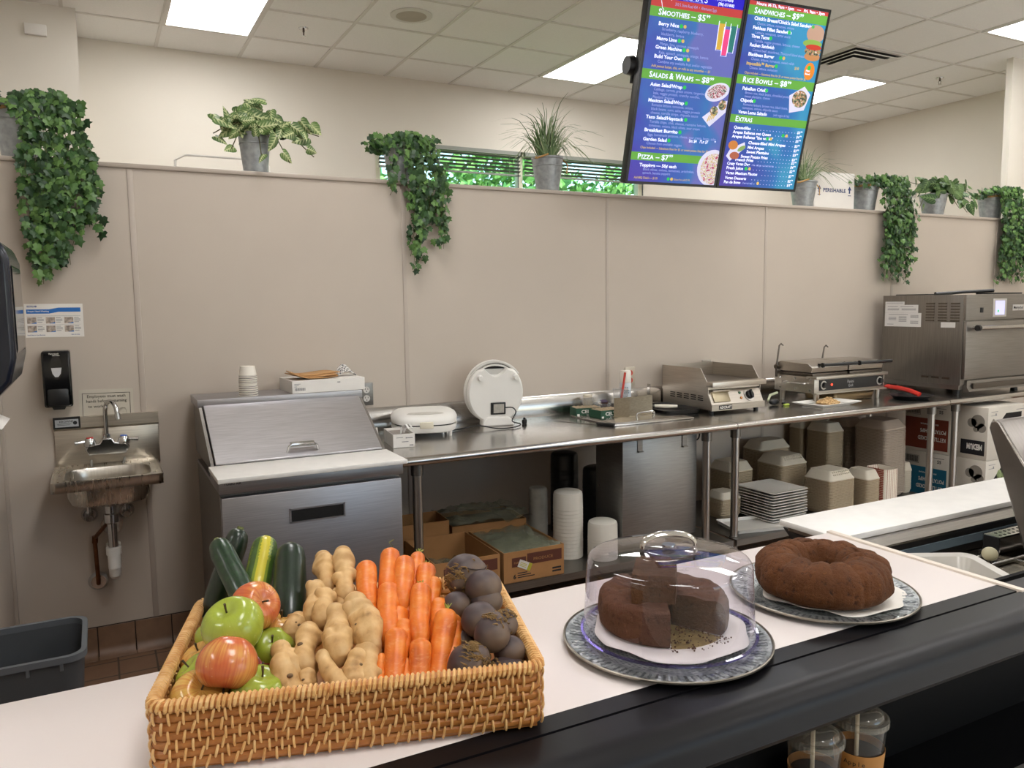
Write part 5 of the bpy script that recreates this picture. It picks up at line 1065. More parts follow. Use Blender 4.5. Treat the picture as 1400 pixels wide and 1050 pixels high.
# stack of ten white square plates and a loose one
PL = plain('grey_white_melamine', '#dad6ce', 0.35, var=0.02)
def sqplate():
    t = thing('square_plate', 'white square plate in the stack of plates under the table', 'plate', (0, 0, 0), group='stack of white square plates')
    bm = B()
    def lp(s, z, r): return [bm.verts.new((p[0], p[1], z)) for p in rrect(-s, -s, s, s, r, 3)]
    a = lp(0.10, 0.0, 0.02); b = lp(0.135, 0.010, 0.015); c = lp(0.145, 0.012, 0.012); d = lp(0.145, 0.016, 0.012); e = lp(0.132, 0.014, 0.015); f = lp(0.10, 0.006, 0.02)
    bm.faces.new(a[::-1]); bridge(bm, a, b); bridge(bm, b, c); bridge(bm, c, d); bridge(bm, d, e); bridge(bm, e, f); bm.faces.new(f)
    obj('plate_body', bm, PL, t, local=True); return t
p0 = sqplate(); random.seed(2)
PX, PY = 3.47, 3.35
for i in range(11):
    Mx = T((PX + random.uniform(-.004, .004), PY + random.uniform(-.004, .004), SH + 0.002 + i * 0.0165)) @ Matrix.Rotation(math.radians(2 + random.uniform(-1, 1)), 4, 'Z')
    o = p0 if i == 0 else dup(p0, Mx)
    o.matrix_basis = Mx
    o['label'] = 'white square plate on top of the plate stack behind the table leg' if i == 10 else ('white square plate at the bottom of the plate stack behind the table leg' if i == 0 else 'white square plate, %s from the bottom of the plate stack behind the table leg' % ('second', 'third', 'fourth', 'fifth', 'sixth', 'seventh', 'eighth', 'ninth', 'tenth')[i - 1])
t = thing('serving_tray', 'flat white tray lying on the shelf in front of the plate stack', 'tray', (3.2, 3.2, SH))
M = T((3.235, 3.245, SH + 0.001)) @ Matrix.Rotation(math.radians(-12), 4, 'Z')
bm = B(); box(bm, -0.17, -0.11, 0, 0.17, 0.11, 0.006, M); prism_pts = rrect(-0.18, -0.12, 0.18, 0.12, 0.01)
A = [bm.verts.new(M @ Vector((p[0] * 0.94, p[1] * 0.93, 0.004))) for p in prism_pts]; D = [bm.verts.new(M @ Vector((p[0], p[1], 0.022))) for p in prism_pts]; E_ = [bm.verts.new(M @ Vector((p[0] * 0.985, p[1] * 0.985, 0.022))) for p in prism_pts]; G_ = [bm.verts.new(M @ Vector((p[0] * 0.93, p[1] * 0.92, 0.006))) for p in prism_pts]
bridge(bm, A, D); bridge(bm, D, E_); bridge(bm, E_, G_); obj('tray_body', bm, PL, t)

# nested clamshell take-out containers
CLAM = plain('tan_clamshell', '#b8a68b', 0.6, var=0.04, bump=0.1, bscale=120); CLAML = plain('pale_clamshell', '#cfc6b4', 0.6, var=0.03); CLAMG = plain('beige_clamshell', '#b5a595', 0.6, var=0.03)
def clam_stack(x, y, z, w, d, h, n, rot, mat, lidmat, lab_top, lab, group, ribs=True, tilt=0):
    base = T((x, y, z)) @ Matrix.Rotation(math.radians(rot), 4, 'Z') @ Matrix.Rotation(math.radians(tilt), 4, 'Y')
    bh = 0.03; lidh = min(0.055, h * 0.25); step = (h - lidh - bh) / (n - 1)
    t = thing('takeout_tray', lab, 'takeout container', M=base, group=group)
    bm = B()
    def lp(s, zz): return [bm.verts.new((p[0] * s, p[1] * s, zz)) for p in rrect(-w / 2, -d / 2, w / 2, d / 2, 0.025, 3)]
    a = lp(0.80, 0.0); b = lp(0.965, bh - 0.004); c = lp(1.0, bh - 0.004); e = lp(1.0, bh); f = lp(0.95, bh); g = lp(0.79, 0.003)
    bm.faces.new(a[::-1]); bridge(bm, a, b); bridge(bm, b, c); bridge(bm, c, e); bridge(bm, e, f); bridge(bm, f, g); bm.faces.new(g)
    obj('tray_shell', bm, mat, t, local=True)
    for i in range(1, n - 0): dup(t, base @ T((0.0008 * math.sin(i * 2.1), 0.0008 * math.cos(i * 1.7), i * step)))
    tt_ = thing('clamshell_container', lab_top, 'takeout container', M=base @ T((0, 0, (n - 1) * step + bh)), group=None)
    bm = B(); prev = lp(1.0, 0.0005)
    bm.faces.new(prev[::-1])
    for s_, zz in ((0.995, 0.006), (0.95, 0.010), (0.74, lidh - 0.004), (0.70, lidh)):
        L = lp(s_, zz); bridge(bm, prev, L); prev = L
    bm.faces.new(prev)
    if ribs:
        for k in range(9):
            xx = -w * 0.30 + k * w * 0.075
            for s_ in (-1, 1):
                box(bm, -0.005, -0.004, 0, 0.005, 0.004, 0.008, T((xx, s_ * d * 0.425, lidh * 0.55))); 
                box(bm, -0.005, -0.004, 0, 0.005, 0.004, 0.008, T((xx, s_ * d * 0.385, lidh * 0.80)))
    obj('lid_shell', bm, lidmat, tt_, local=True)
clam_stack(3.86, 3.27, SH, 0.23, 0.20, 0.262, 22, 3, CLAM, CLAML, 'pale closed clamshell on top of the front stack right of the square plates', 'tan clamshell tray in the front stack right of the square plates', 'front clamshell stack')
clam_stack(3.77, 3.56, SH, 0.24, 0.21, 0.315, 24, 3, CLAM, CLAML, 'pale closed clamshell topping the stack just behind the square plates', 'tan clamshell tray in the stack just behind the square plates', 'clamshell stack behind the plates')
clam_stack(3.42, 3.64, SH, 0.20, 0.20, 0.295, 22, 3, CLAM, CLAML, 'closed clamshell topping the stack behind the table leg', 'tan clamshell tray in the stack behind the table leg', 'clamshell stack behind the table leg', ribs=False)
clam_stack(3.84, 3.76, SH, 0.29, 0.16, 0.37, 30, 3, CLAM, CLAML, 'wide closed clamshell highest at the back behind the plate stack', 'clamshell tray in the tall stack at the back behind the plates', 'back clamshell stack', ribs=False)
clam_stack(4.13, 3.25, SH, 0.13, 0.17, 0.235, 16, 3, CLAM, CLAML, 'small closed clamshell beside the red checked paper boats', 'small tan tray in the stack beside the red checked paper boats', 'small clamshell stack beside the red boats', ribs=False)
clam_stack(4.22, 3.62, SH, 0.16, 0.19, 0.47, 40, 2, CLAM, CLAML, 'closed clamshell topping the tall tan stack right of centre under the press', 'tan tray in the tall stack under the sandwich press', 'tall tan clamshell stack', ribs=False)
clam_stack(4.20, 3.79, SH, 0.15, 0.12, 0.47, 40, 2, CLAM, CLAML, 'closed clamshell topping the tall tan stack farthest back', 'tan tray in the tall stack farthest back', 'tall tan clamshell stack at the back', ribs=False)
clam_stack(4.49, 3.40, SH, 0.21, 0.24, 0.50, 46, 0, CLAMG, CLAMG, 'closed clamshell on the tallest wide stack, left of the chip cartons', 'beige tray in the tallest wide stack, left of the chip cartons', 'tallest beige clamshell stack', ribs=False, tilt=-2)
clam_stack(4.48, 3.68, SH, 0.16, 0.20, 0.475, 40, 0, CLAMG, CLAMG, 'closed clamshell on the beige stack standing behind the tallest one', 'beige tray in the stack standing behind the tallest one', 'second beige clamshell stack', ribs=False)
clam_stack(4.665, 3.36, SH, 0.08, 0.09, 0.20, 10, 0, CLAML, CLAML, 'small white closed container at the foot of the tallest stack, nearer of two', 'small white tray in the nearer little stack right of the tallest stack', 'small white trays, nearer stack', ribs=False)
clam_stack(4.66, 3.60, SH, 0.10, 0.13, 0.24, 12, 0, CLAML, CLAML, 'small white closed container behind the nearer little one, beside the chip cartons', 'small white tray in the farther little stack beside the chip cartons', 'small white trays, farther stack', ribs=False)
clam_stack(3.235, 3.50, SH, 0.16, 0.15, 0.155, 10, 0, CLAM, CLAML, 'small closed clamshell left of the table leg, near the plates', 'small tray left of the table leg, near the plates', 'small trays near the table leg', ribs=False)
clam_stack(2.96, 3.58, SH, 0.09, 0.10, 0.16, 10, 0, CLAM, CLAML, 'little closed clamshell right of the hanging steel bin', 'little tray right of the hanging steel bin', 'little trays by the steel bin', ribs=False)
# red checked paper boats
tt = NT('red_check_paper'); v = tt.coord((1, 1, 1)); w1 = tt.new('ShaderNodeTexWave'); w1.inputs['Scale'].default_value = 20; w1.wave_profile = 'SAW'; w2 = tt.new('ShaderNodeTexWave'); w2.bands_direction = 'Z'; w2.inputs['Scale'].default_value = 20
tt.link(v, w1.inputs['Vector']); a = tt.ramp(w1.outputs['Fac'], [(0.0, 1.0), (0.18, 0.0)], 'CONSTANT'); tt.link(tt.mix(a, '#d6cbb9', '#8e3a28'), tt.b.inputs['Base Color'])
t = thing('paper_boat', 'red and white checked paper food boat in the stack beside the tallest containers', 'paper boat', (4.27, 3.22, SH), group='red and white checked paper boats')
bm = B(); A = [bm.verts.new((p[0], p[1], 0.0)) for p in rrect(-0.05, -0.07, 0.05, 0.07, 0.02, 2)]; D = [bm.verts.new((p[0] * 1.25, p[1] * 1.1, 0.045)) for p in rrect(-0.05, -0.07, 0.05, 0.07, 0.02, 2)]; bridge(bm, A, D); bm.faces.new(A[::-1]); ob = obj('boat_body', bm, tt.m, t, local=True); ob.modifiers.new('t', 'SOLIDIFY').thickness = 0.001
for i in range(1, 18): dup(t, T((4.27, 3.22, SH + i * 0.011)))

# chip cartons and white cartons under the oven table
WB = plain('dim_white_card', '#cdc6ba', 0.7, var=0.04); Z3 = 0.171
RED = plain('brick_red_print', '#7c3523', 0.6, var=0.05); TEAL = plain('teal_print', '#15637f', 0.6, var=0.05)
def chipbox(z, h, pcol, label):
    x0, y0, y1 = 5.0, 3.25, 3.60
    t = thing('chip_carton', label, 'box', (5.2, 3.42, z))
    bm = B(); box(bm, x0, y0, z, x0 + 0.4, y1, z + h, bev=0.002); wl_ = obj('carton_body', bm, WB, t)
    F = frame((x0 - 0.0003, y1, z), (0, -1, 0), (0, 0, 1)); W = y1 - y0
    bm = B(); quad_into(bm, F, 0.004, 0.02, W - 0.03, h * 0.68); p = obj('colour_panel', bm, pcol, wl_)
    FU = F @ T((W, h, 0.0008)) @ Matrix.Rotation(PI, 4, 'Z')       # the print is upside down
    bm = B(); text_into(bm, 'KETTLE COOKED', 0.036, FU @ T((0.045, h * 0.60 + 0.03, 0)), xs=0.72, bold=0.03); text_into(bm, 'POTATO CHIPS', 0.036, FU @ T((0.045, h * 0.50 + 0.012, 0)), xs=0.75, bold=0.03); text_into(bm, 'SEA SALT & VINEGAR', 0.014, FU @ T((0.10, h * 0.42, 0)), bold=0.02)
    obj('panel_lettering', bm, WHITEP, wl_, smooth=0)
    bm = B(); quad_into(bm, F, 0.012, h * 0.74, 0.115, h * 0.745); quad_into(bm, F, 0.012, h * 0.90, 0.115, h * 0.905); quad_into(bm, F, 0.012, h * 0.74, 0.014, h * 0.90); quad_into(bm, F, 0.113, h * 0.74, 0.115, h * 0.90)
    for k in range(22): quad_into(bm, F, 0.018 + k * 0.0042, h * 0.76, 0.018 + k * 0.0042 + (0.0028 if k % 3 else 0.0014), h * 0.89)
    quad_into(bm, F, 0.20, h * 0.90, 0.30, h * 0.908); text_into(bm, '55', 0.03, F @ T((0.25, h * 0.80, 0.0005)), bold=0.03); obj('barcode', bm, INK, wl_, smooth=0)
    return t
chipbox(Z3, 0.33, TEAL, 'carton with a teal printed panel upside down, lowest under the oven table')
chipbox(Z3 + 0.332, 0.34, RED, 'carton with a brick red printed panel upside down, above the teal one')
def whitecarton(z, h, label, fill):
    x0, y0, y1, x1 = 5.02, 3.03, 3.235, 5.45
    t = thing('window_carton', label, 'box', (5.23, 3.13, z))
    bm = B(); box(bm, x0, y0, z, x1, y1, z + h, bev=0.002); wl_ = obj('carton_body', bm, WB, t)
    F = frame((x0 - 0.0003, y1, z), (0, -1, 0), (0, 0, 1)); bm = B(); text_into(bm, 'MEDIUM', 0.05, F @ T((y1 - y0, 0.02, 0.0012)) @ T((-0.03, 0.08, 0)) @ Matrix.Rotation(PI, 4, 'Z'), xs=0.55, bold=0.05); lt = bm
    bm = B(); quad_into(bm, F, 0.03, 0.03, 0.19, 0.125); pnl = obj('label_panel', bm, plain('navy_black_print', '#17161d', 0.6, var=0), wl_); obj('label_lettering', lt, WHITEP, wl_, smooth=0)
    bm = B()
    for c in ((0.14, 0.25, 0.045), (0.10, 0.24, 0.03), (0.165, 0.21, 0.03), (0.13, 0.20, 0.02)): cyl(bm, F @ Vector((c[0], c[1], 0)), F @ Vector((c[0], c[1], 0.0006)), c[2])
    obj('mushroom_print', bm, plain('faded_grey_print', '#857f76', 0.7, var=0.1), wl_)
    F = frame((x0, y0 - 0.0003, z), (1, 0, 0), (0, 0, 1)); bm = B(); pts = [(0.09, 0.10), (0.09, 0.21), (0.19, 0.30), (0.36, 0.30), (0.36, 0.10)]
    A = [bm.verts.new(F @ Vector((a, b, 0))) for a, b in pts]; D = [bm.verts.new(F @ Vector((a, b, 0.0008))) for a, b in pts]; bridge(bm, A, D); bm.faces.new(D); obj('hand_hole', bm, plain('dark_hole', '#1b1613', 0.9, var=0), wl_)
    random.seed(int(z * 100)); bm = B()
    for k in range(14): ball(bm, F @ Vector((random.uniform(0.13, 0.33), random.uniform(0.13, 0.25), -0.012)), random.uniform(0.018, 0.03), 2)
    obj('goods_inside', bm, fill, wl_)
    bm = B(); quad_into(bm, F, 0.03, h - 0.03, 0.10, h - 0.027); quad_into(bm, F, 0.03, h - 0.055, 0.09, h - 0.052); quad_into(bm, F, 0.075, h - 0.052, 0.087, h - 0.04); quad_into(bm, F, 0.3, h - 0.03, 0.42, h - 0.027); obj('small_print', bm, INKGREY, wl_)
whitecarton(Z3, 0.33, 'white carton with a cut-out window, lower of the two beneath the oven table', plain('leafy_fill', '#7d8a5c', 0.7, var=0.5, vscale=40))
whitecarton(Z3 + 0.332, 0.345, 'white carton with a cut-out window, upper of the two beneath the oven table', plain('grey_fill', '#77706a', 0.7, var=0.5, vscale=40))

# ================================================================ hanging menu screens
TVM = Matrix(((0.99569, -0.02373, -0.08969, 2.5388), (-0.09277, -0.25432, -0.96268, 3.5298), (0.0, 0.96684, -0.25540, 2.1836), (0, 0, 0, 1)))
def emis(name, col, s=0.9, **k): return plain(name, col, 0.3, var=0, emis=col, estr=s * 0.6, spec=0.2, **k)
def screen_mat(seed):
    t = NT('menu_background'); v = t.coord((1, 1, 1)); n1 = t.noise(3.2, 2, v); sp = t.new('ShaderNodeSeparateXYZ'); t.link(v, sp.inputs[0])
    ad = t.new('ShaderNodeMath', operation='MULTIPLY_ADD'); ad.inputs[1].default_value = 0.9; t.link(sp.outputs[0], ad.inputs[0]); t.link(n1, ad.inputs[2])
    sb = t.new('ShaderNodeMath', operation='MULTIPLY_ADD'); sb.inputs[1].default_value = 0.25; t.link(sp.outputs[1], sb.inputs[0]); t.link(ad.outputs[0], sb.inputs[2])
    c = t.ramp(sb.outputs[0], [(0.38, '#4a2a9a'), (0.62, '#2c3f9e'), (0.9, '#1f6aae'), (1.0, '#2a86b4')] if seed else [(0.38, '#45209c'), (0.62, '#2b3da6'), (0.92, '#2467ae'), (1.0, '#5b62b0')])
    t.link(c, t.b.inputs['Base Color']); t.link(c, t.b.inputs['Emission Color']); t.b.inputs['Emission Strength'].default_value = 0.34; t.b.inputs['Roughness'].default_value = 0.25
    return t.m
GRN = emis('menu_green', '#5c9a3e', 0.75); MRED = emis('menu_red', '#b03a3a', 0.75); MBLUE = emis('menu_blue', '#2418b8', 0.75); MTXT = emis('menu_white', '#dfe6ff', 0.85); MDIM = emis('menu_dim_text', '#8f9fd8', 0.7); MYEL = emis('menu_yellow', '#c2a95a', 0.75); DOTG = emis('menu_dot_green', '#22b04c', 0.8)
def tv(x0, x1, label, sm):
    t = thing('menu_screen', label, 'menu screen', M=TVM @ T((x0, 0, 0)), group=None)
    w = x1 - x0; H = 0.975
    bm = B(); box(bm, 0, 0, -0.055, w, H, -0.001, bev=0.003); cs = obj('casing', bm, plain('dark_casing', '#191a1c', 0.4, var=0.05), t, local=True)
    bm = B()
    for q in ((0, 0, w, 0.014), (0, H - 0.014, w, H), (0, 0.014, 0.014, H - 0.014), (w - 0.014, 0.014, w, H - 0.014)): box(bm, q[0], q[1], -0.002, q[2], q[3], 0.004)
    obj('bezel', bm, plain('bezel_black', '#0e0e11', 0.25, var=0), t, local=True)
    bm = B(); box(bm, 0.014, 0.014, -0.001, w - 0.014, H - 0.014, 0.001); sc = obj('screen', bm, sm, t, local=True)
    return t, sc, x0
def Lm(x, y, z=0.0014): return T((x, y, z))
def put(sc, name, bm, m): return obj(name, bm, m, sc, smooth=0, local=True, recalc=False)
t1, s1, X1 = tv(0.0, 0.583, 'left hanging menu screen listing smoothies, salads and pizza', screen_mat(0))
t2, s2, X2 = tv(0.587, 1.145, 'right hanging menu screen listing sandwiches, rice bowls and extras', screen_mat(1))
def band(sc, y0, y1, m, name='menu_band', w=0.569, x0=0.0143):
    bm = B(); box(bm, x0, y0, 0.001, w, y1, 0.0013); put(sc, name, bm, m)
for y0, y1 in ((0.820, 0.866), (0.527, 0.575), (0.123, 0.165)): band(s1, y0, y1, GRN)
band(s1, 0.866, 0.905, MRED); band(s1, 0.905, 0.9605, MBLUE, 'header_band')
for y0, y1 in ((0.893, 0.940), (0.553, 0.600), (0.354, 0.396)): band(s2, y0, y1, GRN, w=0.544)
band(s2, 0.940, 0.9605, MRED, w=0.544)
def caps(bm, s, x, y, size, width):
    """small capitals, first letters larger, fitted to a width"""
    t = B(); cx = 0.0
    for wd in s.split(' '):
        cx += text_into(t, wd[0], size, T((cx, 0, 0)), bold=0.02) + size * 0.05
        if wd[1:]: cx += text_into(t, wd[1:].upper(), size * 0.8, T((cx, 0, 0)), bold=0.02)
        cx += size * 0.25
    t.transform(Lm(x, y) @ Matrix.Diagonal((width / (cx - size * 0.25), 1, 1, 1))); tmp = bpy.data.meshes.new('tt'); t.to_mesh(tmp); t.free(); bm.from_mesh(tmp); bpy.data.meshes.remove(tmp)
bm = B()
caps(bm, 'Smoothies', 0.065, 0.829, 0.040, 0.185); text_into(bm, '– $5', 0.040, Lm(0.262, 0.829), width=0.085, bold=0.02); text_into(bm, '99', 0.020, Lm(0.35, 0.845), width=0.025, bold=0.02)
caps(bm, 'Salads & Wraps', 0.06, 0.537, 0.040, 0.27); text_into(bm, '– $8', 0.040, Lm(0.345, 0.537), width=0.085, bold=0.02); text_into(bm, '99', 0.020, Lm(0.433, 0.552), width=0.025, bold=0.02)
caps(bm, 'Pizza', 0.055, 0.131, 0.038, 0.10); text_into(bm, '– $7', 0.038, Lm(0.168, 0.131), width=0.08, bold=0.02); text_into(bm, '99', 0.019, Lm(0.25, 0.147), width=0.024, bold=0.02)
text_into(bm, "NORMA'S", 0.048, Lm(0.135, 0.912, 0.0016), width=0.21, bold=0.0)
text_into(bm, 'Details: (407) 917-4370', 0.019, Lm(0.345, 0.935, 0.0016), xs=0.85, bold=0.03); text_into(bm, '(786) 617-8082', 0.019, Lm(0.41, 0.912, 0.0016), xs=0.85, bold=0.03)
left_items = [(0.782, 'Berry Nice'), (0.714, 'Mango Lime'), (0.673, 'Green Machine'), (0.630, 'Build Your Own'), (0.495, 'Asian Salad/Wrap'), (0.418, 'Mexican Salad/Wrap'), (0.336, 'Taco Salad/Haystack'), (0.271, 'Breakfast Burrito'), (0.225, 'Garden Salad'), (0.092, 'Toppings — 50¢ each')]
for y, s in left_items: text_into(bm, s, 0.024, Lm(0.074, y), width=0.0122 * len(s), bold=0.03)
text_into(bm, 'Sm: $4    / Lg: $7', 0.022, Lm(0.36, 0.232), xs=0.82, bold=0.03); text_into(bm, '99', 0.012, Lm(0.43, 0.24), xs=0.82, bold=0.03); text_into(bm, '99', 0.012, Lm(0.525, 0.24), xs=0.82, bold=0.03)
put(s1, 'menu_lettering', bm, MTXT)
bm = B()
sub = [(0.760, 'Strawberry, raspberry, blueberry,'), (0.738, 'blackberry, banana'), (0.692, 'Mango, lime, coconut, pineapple'), (0.651, 'Kale, spinach, pineapple, orange, banana'), (0.608, 'Combine any available fruit and/or vegetable'), (0.475, 'Cabbage, carrots, green onions, tangerines,'), (0.456, 'kale, veggie protein, crunchy noodles,'), (0.437, 'Mandarin dressing'), (0.398, 'Romaine lettuce, tomatoes, onions,'), (0.379, 'black beans, corn, salsa, veggie protein'), (0.360, 'cheese, tortilla strips, chipotle sauce'), (0.315, 'Tortilla chips, chili, cheese, romaine lettuce,'), (0.296, 'tomatoes, onions, black olives, sour cream'), (0.250, 'Eggs, homemade potatoes, cheese, sour cream, beans, salsa'), (0.206, 'Choose from available veggies'), (0.072, 'Black olives, onions, tomatoes, artichokes,'), (0.054, 'spinach, banana peppers')]
for y, s in sub: text_into(bm, s, 0.0195, Lm(0.098, y), width=0.0076 * len(s))
text_into(bm, 'PLANT BASED CUISINE', 0.010, Lm(0.20, 0.907, 0.0016), xs=1.2); text_into(bm, '310 S. State Road 434  •  Altamonte Spgs.', 0.021, Lm(0.155, 0.879, 0.0016), xs=0.72)
put(s1, 'menu_small_print', bm, MDIM)
bm = B(); text_into(bm, 'Add peanut butter, chia, or milk to any smoothie — $1', 0.018, Lm(0.065, 0.586), width=0.36, bold=0.01); text_into(bm, 'Chips included — Substitute fries for $1 or sweet potato fries for $2', 0.017, Lm(0.064, 0.184), width=0.43, bold=0.01); text_into(bm, 'Add BBQ Chick\u2019n — $1.99', 0.017, Lm(0.05, 0.028), xs=0.78, bold=0.01); text_into(bm, 'Gluten free add $1.99', 0.015, Lm(0.30, 0.028), xs=0.78)
put(s1, 'menu_yellow_lettering', bm, MYEL)
bm = B()
for y, s in left_items[:-1]: cyl(bm, (0.074 + len(s) * 0.0122 + 0.014, y + 0.008, 0.001), (0.074 + len(s) * 0.0122 + 0.014, y + 0.008, 0.0016), 0.010, seg=12)
cyl(bm, (0.265, 0.034, 0.001), (0.265, 0.034, 0.0016), 0.009, seg=12)
put(s1, 'green_dots', bm, DOTG)
bm = B()
for y, s in left_items[:4]: cyl(bm, (0.074 + len(s) * 0.0122 + 0.036, y + 0.008, 0.001), (0.074 + len(s) * 0.0122 + 0.036, y + 0.008, 0.0016), 0.009, seg=12)
cyl(bm, (0.287, 0.034, 0.001), (0.287, 0.034, 0.0016), 0.009, seg=12)
put(s1, 'yellow_dots', bm, MYEL)
bm = B(); pts = [(0.10 + 0.03 * math.cos(a) * (1 + 0.2 * math.sin(3 * a)), 0.90 + 0.045 * math.sin(a), 0.0017) for a in [2 * PI * k / 40 for k in range(30)]]; sweep(bm, pts, 0.0015, 5); put(s1, 'logo_swirl', bm, MTXT)
# pictures on the left screen
for x, c, tall in ((0.455, '#c7a23e', 0.74), (0.492, '#d8457e', 0.715), (0.53, '#2a6f6a', 0.735)):
    bm = B(); pts = [(x - 0.020, tall + 0.09), (x + 0.020, tall + 0.09), (x + 0.016, tall - 0.035), (x - 0.016, tall - 0.035)]
    A = [bm.verts.new((a, b, 0.0016)) for a, b in pts]; bm.faces.new(A[::-1]); g_ = put(s1, 'drink_picture', bm, emis('drink_' + c[1:], c, 0.7))
bm = B(); 
for x, tall in ((0.455, 0.74), (0.492, 0.715), (0.53, 0.735)): sweep(bm, [(x - 0.021, tall + 0.10, 0.0018), (x - 0.017, tall - 0.04, 0.0018), (x + 0.017, tall - 0.04, 0.0018), (x + 0.021, tall + 0.10, 0.0018)], 0.0022, 4)
put(s1, 'glass_outline', bm, MTXT)
def foodmat(name, stops, sc=60):
    if name in MATS: return MATS[name]
    t = NT(name); v = t.coord((1, 1, 1)); n = t.noise(sc, 3, v); c = t.ramp(n, stops, 'CONSTANT'); t.link(c, t.b.inputs['Base Color']); t.link(c, t.b.inputs['Emission Color']); t.b.inputs['Emission Strength'].default_value = 0.35; MATS[name] = t.m; return t.m
SALAD = foodmat('salad_picture', [(0.0, '#c9c4c8'), (0.42, '#8a2f45'), (0.5, '#d8c8cf'), (0.58, '#4c5a4e')]); BOWLM = foodmat('bowl_picture', [(0.0, '#39322f'), (0.45, '#7f8f66'), (0.52, '#a5683f'), (0.6, '#cfc9c4')]); PIZM = foodmat('pizza_picture', [(0.0, '#a8405a'), (0.42, '#cfc5cc'), (0.52, '#b8a43c'), (0.58, '#d9d2da'), (0.68, '#4d6a48')])
PLW = emis('picture_plate', '#c9c9e0', 0.7)
def ell(sc, name, x, y, rx, ry, m, z=0.0016, rot=0, n=28, clipx=None):
    bm = B(); vs = []
    for k in range(n):
        a = 2 * PI * k / n; px, py = rx * math.cos(a), ry * math.sin(a); X = x + px * math.cos(rot) - py * math.sin(rot); Y = y + px * math.sin(rot) + py * math.cos(rot)
        if clipx: X = min(X, clipx)
        vs.append(bm.verts.new((X, Y, z)))
    bm.faces.new(vs); put(sc, name, bm, m)
ell(s1, 'plate_picture', 0.492, 0.497, 0.078, 0.045, PLW, clipx=0.566, rot=0.3); ell(s1, 'salad_food_picture', 0.49, 0.50, 0.062, 0.034, SALAD, 0.0018, rot=0.3, clipx=0.566)
bm = B(); A = [bm.verts.new((a, b, 0.0016)) for a, b in ((0.42, 0.365), (0.475, 0.32), (0.566, 0.40), (0.566, 0.46), (0.54, 0.455))]; bm.faces.new(A); put(s1, 'wrap_plate_picture', bm, PLW)
for x, y in ((0.49, 0.40), (0.538, 0.435)): ell(s1, 'wrap_picture', x, y, 0.026, 0.026, BOWLM, 0.0018, clipx=0.566)
bm = B(); 
for k in range(4): sweep(bm, [(0.455 + k * 0.012, 0.345 + k * 0.006, 0.0019), (0.465 + k * 0.012, 0.378 + k * 0.003, 0.0019)], 0.003, 4)
put(s1, 'fries_picture', bm, MYEL)
ell(s1, 'pizza_plate_picture', 0.54, 0.105, 0.10, 0.098, PLW, clipx=0.568); ell(s1, 'pizza_food_picture', 0.545, 0.10, 0.085, 0.083, PIZM, 0.0018, clipx=0.568)
# right screen lettering (local x = photo x - 0.587)
bm = B()
caps(bm, 'Sandwiches', 0.055, 0.903, 0.040, 0.20); text_into(bm, '– $9', 0.040, Lm(0.268, 0.903), width=0.085, bold=0.02); text_into(bm, '99', 0.020, Lm(0.356, 0.918), width=0.025, bold=0.02)
caps(bm, 'Rice Bowls', 0.055, 0.563, 0.040, 0.20); text_into(bm, '– $8', 0.040, Lm(0.27, 0.563), width=0.085, bold=0.02); text_into(bm, '99', 0.020, Lm(0.358, 0.578), width=0.025, bold=0.02)
caps(bm, 'Extras', 0.05, 0.362, 0.038, 0.115)
text_into(bm, 'Hours: M-Th, 9am • 5pm   —   Fri, 9am • 3pm', 0.021, Lm(0.06, 0.943), width=0.46, bold=0.03)
right_items = [(0.871, "Chick'n Breast/Chick'n Salad Sandwich"), (0.826, 'Fishless Fillet Sandwich'), (0.785, 'Three Tacos'), (0.742, 'Reuben Sandwich'), (0.696, 'Blackbean Burger'), (0.524, 'Pabellon Criollo'), (0.464, 'Chipotle'), (0.403, 'Vegan Lomo Saltado')]
for y, s in right_items: text_into(bm, s, 0.024, Lm(0.062, y), width=0.0108 * len(s), bold=0.03)
extras = [(0.05, 0.322, 'Quesadillas'), (0.05, 0.298, 'Arepas Rellenas con Queso'), (0.048, 0.275, 'Arepas Rellenas "the works"'), (0.165, 0.247, 'Cheese-filled Mini Arepas'), (0.165, 0.222, 'Mini Arepas'), (0.163, 0.198, 'Sweet Plantains'), (0.13, 0.172, 'Sweet Potato Fries'), (0.096, 0.153, 'French Fries'), (0.046, 0.130, 'Crazy Vegan Dog'), (0.046, 0.106, 'Fresh Juice'), (0.047, 0.079, 'Vegan Mexican Flautas'), (0.048, 0.052, 'Vegan Desserts'), (0.045, 0.029, 'Pan de Bono')]
prices = ['3', '4', '5', '3', '3', '3', '3', '2', '4', '2', '7', '2', '1']
for i, (x, y, s) in enumerate(extras):
    text_into(bm, s, 0.022, Lm(x, y), width=0.0104 * len(s), bold=0.03); text_into(bm, '$' + prices[i], 0.020, Lm(0.49, y), width=0.022, bold=0.03); text_into(bm, '99', 0.011, Lm(0.514, y + 0.008), width=0.014, bold=0.03)
    for k in range(int((0.48 - (x + len(s) * 0.0108)) / 0.022)): cyl(bm, (0.475 - k * 0.022, y + 0.003, 0.0012), (0.475 - k * 0.022, y + 0.003, 0.0016), 0.0018, seg=5)
put(s2, 'menu_lettering', bm, MTXT)
bm = B()
for y, s in [(0.850, 'Cheese, lettuce, tomatoes, onions'), (0.806, 'Lettuce, tomatoes, tartar sauce'), (0.765, 'Tortilla, veggie protein, lettuce, cheese'), (0.720, 'Corned beef, sauerkraut, Thousand Island dressing'), (0.676, 'Cheese, lettuce, tomatoes, sweet relish'), (0.632, 'Cheese, lettuce, tomatoes'), (0.505, 'Brown rice, black beans, shredded protein,'), (0.487, 'sweet plantains, cheese'), (0.445, 'Romaine lettuce, brown rice, black beans,'), (0.427, 'tomatoes, onions, chipotle sauce')]: text_into(bm, s, 0.0195, Lm(0.085, y), width=0.0075 * len(s))
